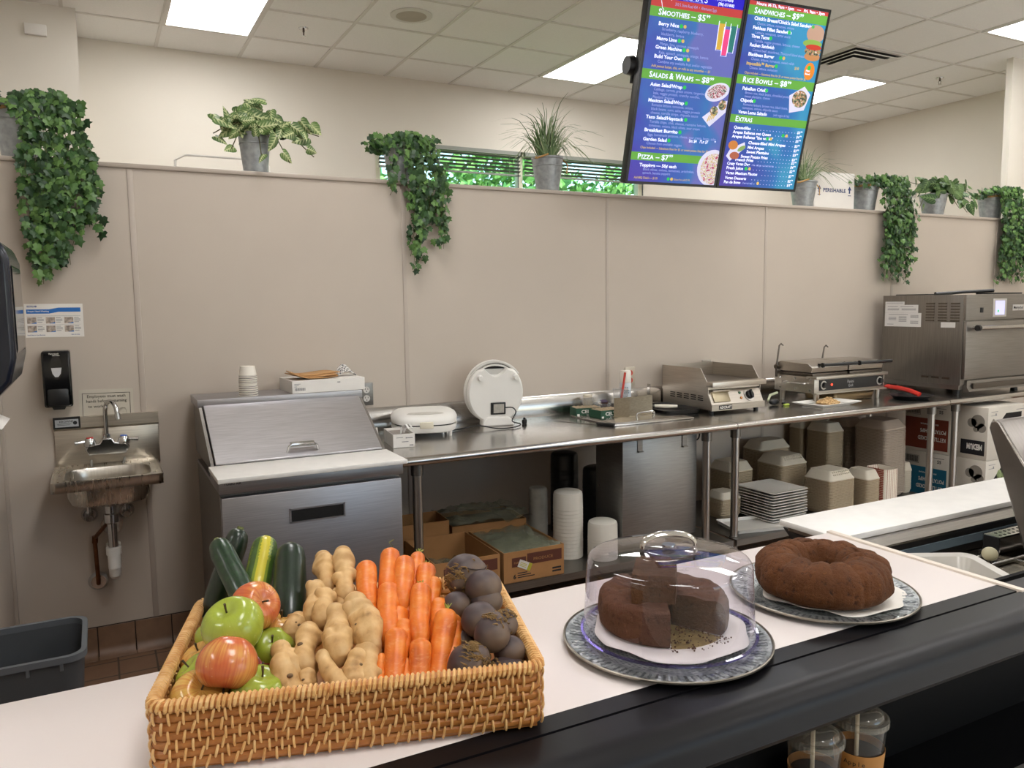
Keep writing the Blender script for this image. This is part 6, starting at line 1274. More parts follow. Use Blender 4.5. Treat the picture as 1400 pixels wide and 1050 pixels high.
text_into(bm, '(with veggies & fries)', 0.0185, Lm(0.30, 0.405), xs=0.72); text_into(bm, 'chili, cabbage, or cheese/onions', 0.017, Lm(0.215, 0.131), xs=0.72); text_into(bm, '(cheese bread)', 0.017, Lm(0.17, 0.03), xs=0.72)
put(s2, 'menu_small_print', bm, MDIM)
bm = B(); text_into(bm, 'Impossible™ Burger', 0.024, Lm(0.060, 0.651), width=0.19, bold=0.03); text_into(bm, 'Chips included — Substitute fries for $1 or sweet potato fries for $2', 0.017, Lm(0.058, 0.606), width=0.42, bold=0.01); text_into(bm, '$10', 0.02, Lm(0.385, 0.655), bold=0.03)
for x, y in ((0.42, 0.306), (0.315, 0.283), (0.205, 0.114), (0.28, 0.037), (0.30, 0.704)): cyl(bm, (x, y, 0.001), (x, y, 0.0016), 0.009, seg=12)
put(s2, 'menu_yellow_lettering', bm, MYEL)
bm = B()
for x, y in ((0.458, 0.879), (0.305, 0.834), (0.19, 0.793), (0.278, 0.704), (0.26, 0.66), (0.225, 0.532), (0.155, 0.472), (0.395, 0.306), (0.29, 0.283), (0.18, 0.114)): cyl(bm, (x, y, 0.001), (x, y, 0.0016), 0.010, seg=12)
put(s2, 'green_dots', bm, DOTG)
ell(s2, 'bun_top_picture', 0.485, 0.845, 0.062, 0.045, emis('bun_tan', '#a98a78', 0.7), clipx=0.542); ell(s2, 'lettuce_picture', 0.475, 0.795, 0.066, 0.02, emis('lettuce', '#7ea04a', 0.7), 0.0018, clipx=0.542); ell(s2, 'tomato_picture', 0.488, 0.778, 0.055, 0.014, emis('tomato', '#b3382a', 0.7), 0.0020, clipx=0.542); ell(s2, 'patty_picture', 0.487, 0.757, 0.057, 0.022, BOWLM, 0.0019, clipx=0.542); ell(s2, 'bun_base_picture', 0.49, 0.73, 0.055, 0.022, emis('bun_base', '#b07c50', 0.7), 0.0017, clipx=0.542)
ell(s2, 'badge_picture', 0.49, 0.655, 0.036, 0.045, emis('badge_orange', '#c9792a', 0.75)); ell(s2, 'badge_leaf', 0.485, 0.672, 0.012, 0.012, DOTG, 0.0018)
bm = B(); text_into(bm, 'Plant', 0.014, Lm(0.466, 0.652, 0.002), bold=0.03); text_into(bm, 'Based', 0.014, Lm(0.464, 0.636, 0.002), bold=0.03); put(s2, 'badge_lettering', bm, MTXT)
bm = B(); A = [bm.verts.new((a, b, 0.0016)) for a, b in ((0.385, 0.52), (0.405, 0.43), (0.505, 0.45), (0.53, 0.535), (0.48, 0.575))]; bm.faces.new(A); put(s2, 'bowl_plate_picture', bm, PLW); ell(s2, 'bowl_food_picture', 0.46, 0.507, 0.052, 0.045, BOWLM, 0.0018)
bm = B(); A = [bm.verts.new((a, b, 0.0016)) for a, b in ((0.03, 0.175), (0.06, 0.15), (0.15, 0.225), (0.14, 0.255), (0.05, 0.215))]; bm.faces.new(A); put(s2, 'arepa_plate_picture', bm, PLW); ell(s2, 'arepa_picture', 0.065, 0.235, 0.032, 0.024, emis('arepa_orange', '#b8763a', 0.7), 0.0018); ell(s2, 'arepa_picture', 0.085, 0.18, 0.032, 0.02, emis('arepa_red', '#a05a44', 0.7), 0.0018); ell(s2, 'leaf_picture', 0.125, 0.22, 0.028, 0.012, emis('leaf_picture_green', '#7b9a58', 0.7), 0.0018, rot=0.5)
# mount: side knuckle, brackets and ceiling pole
t = thing('screen_mount', 'black ceiling mount behind the menu screens with a knob at the left', 'bracket', M=TVM @ T((0.57, 0.5, -0.09)))
bm = B(); box(bm, -0.555, 0.0, -0.02, 0.55, 0.05, 0.0, None); box(bm, -0.50, -0.2, -0.02, 0.50, -0.15, 0.0); box(bm, -0.40, -0.38, 0.0, -0.35, 0.42, 0.034); box(bm, 0.35, -0.38, 0.0, 0.40, 0.42, 0.034); obj('rails', bm, BLACKM, t, local=True)
bm = B(); cyl(bm, (-0.60, 0.085, 0.0), (-0.565, 0.085, 0.0), 0.045, 0.05); cyl(bm, (-0.565, 0.085, 0.0), (-0.50, 0.085, 0.0), 0.02); box(bm, -0.54, 0.03, -0.015, -0.50, 0.1, 0.015); obj('side_knob', bm, BLACK, t, local=True)
P0 = TVM @ Vector((0.57, 0.52, -0.11)); bm = B(); cyl(bm, P0, (P0.x, P0.y, ZC - 0.01), 0.025); cyl(bm, (P0.x, P0.y, ZC - 0.02), (P0.x, P0.y, ZC - 0.001), 0.09); obj('ceiling_pole', bm, BLACK, t)

# ================================================================ plants on the ledge
LZ = 2.1805
def leafmat(name, a, b, c, vein=None):
    t = NT(name); gi = t.new('ShaderNodeNewGeometry'); col = t.ramp(gi.outputs['Random Per Island'], [(0.0, a), (0.5, b), (1.0, c)])
    if vein:
        uv = t.new('ShaderNodeTexCoord'); sp = t.new('ShaderNodeSeparateXYZ'); t.link(uv.outputs['UV'], sp.inputs[0])
        ab = t.new('ShaderNodeMath', operation='ABSOLUTE'); sb = t.new('ShaderNodeMath', operation='SUBTRACT'); sb.inputs[1].default_value = 0.5; t.link(sp.outputs[0], sb.inputs[0]); t.link(sb.outputs[0], ab.inputs[0])
        # herringbone veins along |x| - y
        m1 = t.new('ShaderNodeMath', operation='MULTIPLY_ADD'); m1.inputs[1].default_value = -0.9; t.link(ab.outputs[0], m1.inputs[0]); t.link(sp.outputs[1], m1.inputs[2])
        m2 = t.new('ShaderNodeMath', operation='MULTIPLY'); m2.inputs[1].default_value = 34.0; t.link(m1.outputs[0], m2.inputs[0])
        sn = t.new('ShaderNodeMath', operation='SINE'); t.link(m2.outputs[0], sn.inputs[0])
        mr = t.new('ShaderNodeMapRange'); mr.inputs[1].default_value = 0.26; mr.inputs[2].default_value = 0.0; t.link(ab.outputs[0], mr.inputs[0])
        ml = t.new('ShaderNodeMath', operation='MULTIPLY'); r2 = t.new('ShaderNodeMapRange'); r2.inputs[1].default_value = -0.3; r2.inputs[2].default_value = 0.7; t.link(sn.outputs[0], r2.inputs[0]); t.link(r2.outputs[0], ml.inputs[0]); t.link(mr.outputs[0], ml.inputs[1])
        r3 = t.new('ShaderNodeMapRange'); r3.inputs[1].default_value = 0.06; r3.inputs[2].default_value = 0.0; t.link(ab.outputs[0], r3.inputs[0]); mx = t.new('ShaderNodeMath', operation='MAXIMUM'); t.link(ml.outputs[0], mx.inputs[0]); t.link(r3.outputs[0], mx.inputs[1])
        col = t.mix(mx.outputs[0], col, vein)
    t.link(col, t.b.inputs['Base Color']); t.b.inputs['Roughness'].default_value = 0.42; t.b.inputs['Specular IOR Level'].default_value = 0.35
    t.b.inputs['Subsurface Weight'].default_value = 0.0; return t.m
IVY = leafmat('ivy_leaf_green', '#1f3820', '#37582d', '#668a48'); STEM = plain('vine_stem', '#54502f', 0.7, var=0.1)
VARI = leafmat('variegated_leaf', '#3f5a30', '#4f6b38', '#5f7a42', vein='#c9cf9c'); GRASS = leafmat('grass_blade_green', '#47633a', '#647d4f', '#8f9c72')
IVYSH = [(0, -0.38), (0.16, -0.5), (0.44, -0.30), (0.34, -0.02), (0.52, 0.18), (0.22, 0.24), (0, 0.62), (-0.22, 0.24), (-0.52, 0.18), (-0.34, -0.02), (-0.44, -0.30), (-0.16, -0.5)]
HEART = [(0, -0.30), (0.10, -0.42), (0.26, -0.40), (0.34, -0.22), (0.30, 0.05), (0.16, 0.35), (0, 0.62), (-0.16, 0.35), (-0.30, 0.05), (-0.34, -0.22), (-0.26, -0.40), (-0.10, -0.42)]
def leaf(bm, uvl, c, size, nrm, up, shape, fold=0.18):
    n = Vector(nrm).normalized(); u = Vector(up); u = (u - n * u.dot(n)); u = u.normalized() if u.length > 1e-4 else n.orthogonal(); r = u.cross(n); c = Vector(c)
    ctr = bm.verts.new(c); vs = []
    for x, y in shape: vs.append(bm.verts.new(c + r * (x * size) + u * (y * size) - n * (abs(x) * fold * size + (y * y) * 0.25 * size)))
    k = len(vs)
    for i in range(k):
        f = bm.faces.new((ctr, vs[i], vs[(i + 1) % k]))
        for lp, q in zip(f.loops, ((0.5, 0.5), (shape[i][0] + 0.5, shape[i][1] + 0.5), (shape[(i + 1) % k][0] + 0.5, shape[(i + 1) % k][1] + 0.5))): lp[uvl].uv = q
def bucket(t, x, y, r0, r1, h, tilt=0, z=LZ):
    bm = B(); lathe(bm, [(0, 0.0), (r0, 0.0), (r1 * 0.985, h * 0.93), (r1 * 1.03, h * 0.95), (r1 * 1.04, h), (r1 * 0.97, h), (r1 * 0.95, h * 0.9), (0, h * 0.82)], (x, y, z), 36)
    lathe(bm, [((r0 + (r1 - r0) * 0.72) + 0.0005, h * 0.72), ((r0 + (r1 - r0) * 0.73) + 0.003, h * 0.735), ((r0 + (r1 - r0) * 0.75) + 0.0005, h * 0.75)], (x, y, z), 36)
    return obj('pot', bm, GALV, t)
def twine(t, x, y, z, r):
    bm = B(); 
    for k in range(2): sweep(bm, [(x + r * math.cos(a), y + r * math.sin(a), z + k * 0.007 + 0.004 * math.sin(3 * a)) for a in [2 * PI * j / 24 for j in range(24)]], 0.004, 6, closed=True)
    obj('twine', bm, plain('jute_twine', '#b08a55', 0.8, var=0.2, vscale=80), t)
def ivy(px, label, r_pot, hpot, strands, seed, top_w, dens=1.0, py=3.99, tw=False, pot=True, lsz=1.0):
    rnd = random.Random(seed)
    t = thing('potted_ivy', label, 'potted plant', (px, py, LZ), group=None)
    bucket(t, px, py, r_pot * 0.72, r_pot, hpot)
    if tw: twine(t, px, py, LZ + hpot - 0.02, r_pot + 0.003)
    bm = B(); uvl = bm.loops.layers.uv.new('uv'); st = B()
    for (sx, zb, w) in strands:      # strand: x offset at bottom, bottom z, x wander
        a = rnd.uniform(-0.9, 0.9); p0 = Vector((px + r_pot * 0.5 * math.sin(a), py - r_pot * 0.4, LZ + hpot)); p1 = Vector((px + sx * 0.75, py - r_pot - 0.02, LZ + hpot + rnd.uniform(0, 0.03))); p2 = Vector((px + sx, 3.848 + rnd.uniform(-0.02, 0.01), LZ + 0.02)); pts = [p0, p1, p2]
        z = LZ - 0.06
        while z > zb: pts.append(Vector((px + sx + w * math.sin((z - LZ) * 9 + seed) + rnd.uniform(-0.008, 0.008), 3.845 + rnd.uniform(-0.022, 0.008), z))); z -= 0.06
        pts.append(Vector((pts[-1].x, 3.85, zb))); path = smoothpath(pts, 4); sweep(st, path, 0.0013, 4)
        L = 0
        for i in range(len(path) - 1):
            L += (path[i + 1] - path[i]).length * 62 * dens
            while L > 1:
                L -= 1; s = rnd.uniform(0.026, 0.046) * lsz; c = path[i] + Vector((rnd.uniform(-0.028, 0.028), rnd.uniform(-0.028, 0.008), rnd.uniform(-0.02, 0.02)))
                if c.y > 3.862 and c.z < LZ + 0.02: c.y = 3.855
                leaf(bm, uvl, c, s, (rnd.uniform(-0.75, 0.75), -1, rnd.uniform(-0.35, 0.75)), (rnd.uniform(-0.8, 0.8), 0, -1), IVYSH)
    for k in range(int(95 * top_w / 0.3)):   # crown over the pot
        x = px + rnd.uniform(-0.5, 0.5) * top_w; yy = py + rnd.uniform(-0.13, 0.09); h = LZ + hpot + rnd.uniform(-0.03, 0.045) * (1.3 - abs(x - px) / top_w)
        leaf(bm, uvl, (x, yy, h), rnd.uniform(0.03, 0.048) * lsz, (rnd.uniform(-0.8, 0.8), -1, rnd.uniform(-0.1, 1.2)), (rnd.uniform(-1, 1), 0, rnd.uniform(-1, 1)), IVYSH)
    obj('vines', st, STEM, t); obj('foliage', bm, IVY, t, smooth=0, recalc=False)
rs = random.Random(1)
ivy(-0.24, 'longest trailing green ivy, in a metal pot at the far left end of the ledge', 0.095, 0.215, [(-0.06 + 0.02 * k + 0.0, 1.86 - (0.20 if k < 3 else 0.14 if k < 6 else 0.10) + 0.0, 0.012) for k in range(0, 0)] +
    [(0.03, 1.70, 0.012), (0.055, 1.66, 0.01), (0.075, 1.68, 0.014), (0.10, 1.72, 0.012), (0.125, 1.76, 0.012), (0.15, 1.74, 0.014), (0.17, 1.82, 0.01), (0.20, 1.88, 0.01), (0.225, 1.90, 0.01), (0.25, 1.88, 0.012), (0.26, 1.92, 0.012), (0.02, 1.78, 0.01), (0.11, 1.8, 0.012), (0.18, 2.0, 0.01), (0.235, 2.0, 0.012), (0.06, 1.9, 0.01), (0.13, 1.95, 0.02)], 4, 0.40, 1.15, tw=True, lsz=1.1)
ivy(1.445, 'trailing green ivy in a metal pot in front of the window, with two hanging tails', 0.085, 0.185, [(0.02, 1.73, 0.012), (0.04, 1.72, 0.012), (0.0, 1.80, 0.014), (0.05, 1.78, 0.01), (0.03, 1.88, 0.02), (0.14, 1.86, 0.01), (0.155, 1.85, 0.012), (0.17, 1.84, 0.01), (0.13, 1.95, 0.012), (-0.02, 2.02, 0.01), (0.075, 1.97, 0.015), (0.06, 2.0, 0.02), (0.1, 2.0, 0.01), (0.165, 2.0, 0.01), (-0.09, 2.14, 0.01), (-0.11, 2.10, 0.01), (0.02, 2.0, 0.012)], 9, 0.34, 0.95)
ivy(4.985, 'trailing green ivy in a metal pot right of the printed carton', 0.10, 0.195, [(0.05 + 0.026 * k, 1.66 + (0.06 * (k % 3)) + (0.02 if k < 4 else 0.0), 0.012) for k in range(12)] + [(0.06 + 0.03 * k, 1.85, 0.01) for k in range(10)], 14, 0.42, 1.15, tw=True)
ivy(6.50, 'trailing green ivy in a metal pot at the far right end of the ledge', 0.10, 0.195, [(-0.08 + 0.026 * k, 1.66 + (0.05 * (k % 3)), 0.012) for k in range(13)] + [(-0.06 + 0.03 * k, 1.85, 0.01) for k in range(10)], 21, 0.46, 1.15, tw=True)

def bushy(px, label, seed, shoots, r_pot=0.075, hpot=0.185, py=3.97, ls=0.075, mat=None):
    rnd = random.Random(seed); t = thing('potted_plant', label, 'potted plant', (px, py, LZ)); bucket(t, px, py, r_pot * 0.72, r_pot, hpot)
    bm = B(); uvl = bm.loops.layers.uv.new('uv'); st = B(); z0 = LZ + hpot
    for (dx, dz, n, dy) in shoots:
        p = smoothpath([(px, py, z0 - 0.02), (px + dx * 0.35, py + dy * 0.4, z0 + max(dz * 0.7, 0.05)), (px + dx, py + dy, z0 + dz)], 8); sweep(st, p, 0.0025, 5)
        for k in range(n):
            i = int(len(p) * (0.35 + 0.64 * (k + 0.5) / n)); c = p[min(i, len(p) - 1)]
            o_ = Vector((rnd.uniform(-0.03, 0.03), rnd.uniform(-0.05, 0.01), rnd.uniform(-0.03, 0.03)))
            d = Vector((dx * 0.5 + rnd.uniform(-1, 1) * 0.35, 0, dz * 0.5 + rnd.uniform(-1, 0.5) * 0.3))
            leaf(bm, uvl, c + o_, rnd.uniform(0.65, 1.25) * ls, (rnd.uniform(-0.9, 0.9), -1, rnd.uniform(-0.4, 1.0)), d, HEART, 0.25)
    obj('stems', st, STEM, t); obj('foliage', bm, mat or VARI, t, smooth=0, recalc=False); return t
bushy(0.715, 'bushy pot of pale veined leaves on the ledge left of the window', 5, [(-0.17, 0.05, 6, -0.03), (-0.19, -0.02, 5, -0.05), (-0.10, 0.08, 6, 0), (0.0, 0.12, 7, 0), (0.03, 0.14, 5, -0.03), (0.08, 0.05, 6, -0.05), (0.16, 0.03, 6, -0.03), (0.22, 0.02, 5, -0.05), (0.30, 0.01, 6, -0.03), (0.20, -0.04, 4, -0.05), (-0.12, -0.09, 5, -0.09), (0.01, -0.13, 4, -0.11), (0.14, -0.14, 3, -0.10), (-0.04, 0.03, 8, -0.07), (0.05, -0.03, 6, -0.1), (-0.05, 0.10, 6, 0.03), (0.26, -0.10, 3, -0.08), (-0.14, 0.0, 6, -0.06)], ls=0.085)
t_ = bushy(5.74, 'bushy leafy pot between the two right hand ivies', 6, [(-0.34, 0.07, 4, -0.03), (-0.30, -0.01, 4, -0.05), (-0.22, 0.03, 6, -0.05), (-0.10, 0.08, 8, 0), (0.02, 0.09, 8, 0), (0.12, 0.07, 8, -0.05), (0.24, 0.03, 6, -0.03), (0.34, 0.05, 5, -0.05), (0.36, -0.06, 5, -0.07), (0.30, -0.13, 5, -0.08), (0.18, -0.10, 4, -0.09), (-0.06, 0.02, 9, -0.08), (0.08, 0.02, 9, -0.08), (0.0, 0.06, 8, -0.1), (-0.26, -0.12, 4, -0.07), (0.22, 0.0, 6, -0.06)], r_pot=0.10, hpot=0.16, ls=0.10, mat=leafmat('mixed_leaf', '#23401f', '#335229', '#56703f', vein='#6f8a54'))
def grassy(px, label, seed, r_pot=0.09, hpot=0.19, n=150, spread=0.22, py=3.97, tall=0.24):
    rnd = random.Random(seed); t = thing('potted_grass', label, 'potted plant', (px, py, LZ)); bucket(t, px, py, r_pot * 0.70, r_pot, hpot)
    bm = B(); z0 = LZ + hpot - 0.02
    for k in range(n):
        a = rnd.uniform(0, 2 * PI); th = rnd.uniform(0.05, 1.35); L = rnd.uniform(0.5, 1.15) * spread * 1.15; w = rnd.uniform(0.0022, 0.0042)
        if rnd.random() < 0.12: L *= 1.35
        cx_ = 1 if rnd.random() < 0.5 else -1; ex = cx_ * math.sin(th) * L; ey = math.sin(a) * L * 0.25; hz = math.cos(th) * L * 0.72 * tall / 0.24
        P_ = smoothpath([(px + 0.5 * r_pot * math.cos(a), py + 0.4 * r_pot * math.sin(a), z0), (px + ex * 0.5, py + ey * 0.5, z0 + hz * 0.62 + 0.05), (px + ex, py + ey, z0 + hz - 0.16 * math.sin(th) ** 3 * rnd.random())], 4)
        prev = None; s = Vector((-math.sin(a), math.cos(a), 0.2)).normalized()
        if abs(s.x) < 0.5: s = (s + Vector((0.7, 0, 0))).normalized()
        for i, p in enumerate(P_):
            ww = w * (1 - i / len(P_)) + 0.0004; q = (bm.verts.new(p - s * ww), bm.verts.new(p + s * ww))
            if prev: bm.faces.new((prev[0], prev[1], q[1], q[0]))
            prev = q
    obj('blades', bm, GRASS, t, smooth=0, recalc=False)
    bm = B(); sweep(bm, smoothpath([(px - r_pot * 0.9, py - 0.02, LZ + hpot), (px - r_pot * 1.1, py - 0.05, LZ + hpot - 0.015), (px - r_pot * 0.5, py - r_pot, LZ + hpot + 0.005)]), 0.005, 6); sweep(bm, [(px + r_pot * 0.95, py - 0.03, LZ + hpot - 0.01), (px + r_pot * 1.15, py - 0.05, LZ + hpot - 0.04), (px + r_pot * 1.0, py - 0.06, LZ + hpot - 0.09)], 0.004, 6)
    obj('twine', bm, plain('jute_twine', '#b08a55', 0.8, var=0.2, vscale=80), t)
    return t
grassy(2.32, 'pot of thin grass blades on the ledge in front of the window', 3, n=190, spread=0.27, tall=0.30)
grassy(4.33, 'pot of thin grass blades on the ledge below the right menu screen', 8, py=3.955, n=150, spread=0.34, tall=0.20, hpot=0.17)
# cartons on the ledge
t = thing('printed_carton', 'white carton printed perishable with blue arrows on the ledge beside the grass pot', 'box', (4.66, 3.98, LZ))
M = frame((4.47, 3.985, LZ + 0.001), (1, -0.08, 0), (0.08, 1, 0))
bm = B(); box(bm, 0, 0, 0, 0.37, 0.10, 0.255, M); cb = obj('carton_body', bm, WHITEPAPER, t, bevel=0.002)
F = M @ frame((0, -0.0004, 0), (1, 0, 0), (0, 0, 1)); bm = B()
text_into(bm, 'PERISHABLE', 0.036, F @ T((0.08, 0.12, 0)), width=0.21, bold=0.03)
for x in (0.045, 0.325):
    box(bm, x - 0.006, 0.115, 0, x + 0.006, 0.14, 0.0005, F); v3 = [bm.verts.new(F @ Vector(p)) for p in ((x - 0.018, 0.138, 0.0003), (x + 0.018, 0.138, 0.0003), (x, 0.165, 0.0003))]; bm.faces.new(v3); box(bm, x - 0.014, 0.098, 0, x + 0.014, 0.103, 0.0005, F)
obj('carton_print', bm, plain('navy_ink', '#283a6b', 0.6, var=0), cb, smooth=0)
bm = B(); box(bm, 5.32, 3.96, LZ + 0.001, 5.52, 4.06, LZ + 0.17, bev=0.004); box(bm, 5.315, 3.955, LZ + 0.125, 5.525, 4.065, LZ + 0.172, bev=0.003)
tag(recenter(obj('white_lidded_box', bm, WHITEPAPER), (5.42, 4.01, LZ)), 'small white lidded box on the ledge right of the middle right ivy', 'box')

# ================================================================ front counter
CZ = 1.0
t = thing('serving_counter', 'white serving counter with a black rounded rail along its front', 'counter', (0.5, 1.05, 0))
CW = plain('white_laminate', '#e3d9d5', 0.35, var=0.01, vscale=2)
bm = B(); box(bm, -1.6, 0.888, CZ - 0.02, 1.526, 1.293, CZ, bev=0.0015); obj('white_top', bm, CW, t)
bm = B(); box(bm, 1.526, 0.84, CZ - 0.02, 1.541, 1.296, CZ + 0.004, bev=0.001); obj('end_trim', bm, plain('ivory_edge_trim', '#e2d6c8', 0.4, var=0), t)
BR = plain('black_rail', '#100f12', 0.38, var=0.05, spec=0.25)
bm = B()
prof = [(0.888, CZ), (0.851, CZ), (0.850, CZ - 0.006), (0.846, CZ - 0.006), (0.845, CZ + 0.0005), (0.80, CZ + 0.001)] + [(0.795 - 0.035 * math.sin(a), CZ - 0.034 + 0.035 * math.cos(a)) for a in [PI / 2 * k / 8 for k in range(9)]] + [(0.757, CZ - 0.052), (0.764, CZ - 0.062), (0.80, CZ - 0.065), (0.888, CZ - 0.06)]
prism(bm, prof, 'x', -1.6, 3.2); obj('front_rail', bm, BR, t, smooth=40)
CB = plain('black_cabinet', '#070708', 0.6, var=0.05, spec=0.1)
bm = B()
box(bm, -1.6, 0.84, 0.08, 0.70, 1.28, CZ - 0.021); box(bm, 0.70, 0.935, 0.675, 1.541, 1.28, CZ - 0.021); box(bm, 0.70, 0.84, 0.08, 3.2, 0.94, 0.675); box(bm, 1.541, 0.935, 0.675, 3.2, 0.945, CZ - 0.021); obj('cabinet_body', bm, CB, t)
bm = B(); box(bm, 0.70, 0.80, 0.675, 3.2, 0.935, 0.690); obj('cup_shelf', bm, plain('smoky_shelf', '#0a0a0b', 0.25, var=0, spec=0.2), t)
bm = B(); box(bm, 0.78, 0.81, CZ - 0.075, 0.80, 0.93, CZ - 0.062); box(bm, 2.0, 0.81, CZ - 0.1, 2.02, 0.93, CZ - 0.062); obj('shelf_bracket', bm, CB, t)

# drinks under the rail
def iced_cup(x, y, rot, lab, txts, straw):
    z = 0.6905; t = thing('iced_drink_cup', lab, 'cup', (x, y, z), rotz=rot)
    CP2 = clear('clear_cup', '#f4f0e8', haze=0.05)
    bm = B(); lathe(bm, [(0, 0.003), (0.031, 0.003), (0.032, 0.001), (0.0445, 0.138), (0.0455, 0.139)], seg=40); obj('cup_wall', bm, CP2, t, local=True)
    def lidfn(a, r, zz): return (r * (1 + (0.012 * math.sin(40 * a) if r > 0.046 and zz < 0.150 else 0)), zz)
    bm = B(); lathe(bm, [(0.045, 0.134), (0.0475, 0.136), (0.0475, 0.146), (0.044, 0.149), (0.040, 0.146), (0.038, 0.153), (0.030, 0.160), (0.015, 0.162), (0, 0.161)], seg=120, fn=lidfn); obj('lid', bm, clear('clear_lid', '#efeae0', haze=0.16, hazecol='#d8d0c2', ior=1.7), t, local=True)
    bm = B(); lathe(bm, [(0, 0.004), (0.0305, 0.004), (0.0380, 0.080), (0, 0.080)], seg=32); obj('drink', bm, plain('dark_amber_drink', '#1e120b', 0.5, var=0.1, spec=0.15), t, local=True)
    bm = B(); lathe(bm, [(0.0342, 0.002), (0.0418, 0.092), (0.0425, 0.092), (0.0350, 0.002), (0.0342, 0.002)], seg=40); sl_ = obj('kraft_sleeve', bm, plain('kraft_sleeve', '#b98346', 0.75, var=0.05), t, local=True)
    bm = B()
    for (s, size, zz, a0, sp_) in txts:
        for i, ch in enumerate(s):
            if ch == ' ': continue
            a = a0 + i * sp_; r = 0.0351 + (0.0425 - 0.0350) * (zz + size * 0.3 - 0.002) / 0.090
            M2 = Matrix.Rotation(a, 4, 'Z') @ T((0, -r - 0.0008, zz)) @ Matrix.Rotation(math.radians(90 + 4.8), 4, 'X'); text_into(bm, ch, size, M2, 'CENTER', bold=0.01)
    for k in range(3):
        a = -0.7; P_ = []
        for u in [2 * PI * j / 20 for j in range(21)]:
            rr = 0.004 + 0.003 * k; aa = a + rr * math.cos(u) * (1 + 0.3 * math.sin(3 * u)) / 0.042; zz = 0.062 + rr * 1.2 * math.sin(u); r = 0.0352 + 0.0077 * (zz - 0.002) / 0.090; P_.append((r * math.sin(aa), -r * math.cos(aa), zz))
        if txts[0][0] != 'Apple': sweep(bm, P_, 0.0004, 4)
    obj('sleeve_print', bm, plain('brown_ink', '#3a2a1c', 0.6, var=0), sl_, smooth=0, local=True)
    bm = B(); sweep(bm, straw, 0.0036, 10); obj('straw', bm, plain('white_straw', '#ded6c8', 0.5, var=0), t, local=True); return t
iced_cup(1.022, 0.880, 0.0, 'iced drink in a kraft sleeve under the black rail, the nearer and lower in view', [("NORMA'S", 0.014, 0.060, -0.28, 0.27)], [(-0.004, 0, 0.01), (-0.004, 0, 0.15), (-0.003, 0.0, 0.168), (0.004, 0.006, 0.172), (0.018, 0.012, 0.169)])
iced_cup(1.140, 0.886, 0.0, 'iced drink in a kraft sleeve under the black rail, the one behind marked apple', [('Apple', 0.012, 0.074, -1.40, 0.17), ("NORMA'S", 0.017, 0.050, -1.75, 0.27)], [(-0.022, -0.012, 0.02), (-0.006, 0, 0.15), (-0.002, 0.004, 0.19)])

# ---------------------------------------------------------------- cold prep section to the right
t = thing('cold_prep_counter', 'refrigerated topping well with a long white cutting board on the staff side', 'prep counter', (2.4, 1.35, 0))
bm = B(); box(bm, 1.60, 1.30, 0.08, 3.2, 1.46, 0.74); box(bm, 1.60, 1.0, 0.60, 3.2, 1.30, 0.66); box(bm, 1.55, 0.95, 0.60, 1.60, 1.46, 0.86); prism(bm, [(1.462, 0.08), (1.462, 0.875), (1.69, 0.875), (1.60, 0.80), (1.56, 0.08)], 'x', 1.80, 3.2)
obj('body', bm, plain('dark_steel_body', '#3d3b3b', 0.4, 0.4, var=0.05), t)
bm = B(); box(bm, 1.782, 1.470, 0.884, 3.1, 1.688, 0.902, bev=0.003); obj('cutting_board', bm, POLY, t)
bm = B(); box(bm, 1.79, 1.455, 0.872, 3.1, 1.66, 0.883); prism(bm, [(1.455, 0.883), (1.43, 0.868), (1.43, 0.862), (1.455, 0.868)], 'x', 1.79, 3.1); box(bm, 1.775, 1.46, 0.874, 1.80, 1.50, 0.905); obj('board_rail', bm, STEEL, t)
bm = B(); prism(bm, [(1.455, 0.862), (1.43, 0.862), (1.425, 0.80), (1.455, 0.80)], 'x', 1.6, 3.1); obj('well_wall', bm, plain('dark_well_liner', '#23211f', 0.35, 0.3, var=0.1), t)
bm = B(); prism(bm, [(1.429, 0.845), (1.424, 0.845), (1.421, 0.822), (1.426, 0.822)], 'x', 1.6, 3.1); obj('grey_gasket', bm, plain('blue_grey_gasket', '#5c6a73', 0.4), t)
WELL = steel('well_steel', '#a49d8d', 0.2, (20, 3, 3))
bm = B(); box(bm, 1.60, 0.96, 0.79, 3.1, 1.425, 0.796); obj('well_floor', bm, WELL, t)
bm = B()
for y in (1.36, 1.30): cyl(bm, (2.0, y, 0.802), (3.1, y, 0.802), 0.006, seg=10)
for x in (2.08, 2.30, 2.45): box(bm, x, 1.02, 0.797, x + 0.012, 1.40, 0.806)
obj('pan_bars', bm, STEEL, t)
bm = B(); box(bm, 2.30, 1.335, 0.812, 3.0, 1.338, 0.858); box(bm, 2.30, 1.385, 0.812, 3.0, 1.388, 0.858); box(bm, 2.30, 1.335, 0.855, 3.0, 1.388, 0.858); pb = obj('perforated_bar', bm, CHROME, t)
bm = B()
for k in range(26):
    for s_ in (0, 1): cyl(bm, (2.325 + k * 0.022 + 0.011 * s_, 1.351 + 0.02 * s_, 0.8581), (2.325 + k * 0.022 + 0.011 * s_, 1.351 + 0.02 * s_, 0.8586), 0.0045, seg=8)
box(bm, 2.2995, 1.338, 0.814, 2.3005, 1.385, 0.854); obj('holes', bm, BLACKM, t)
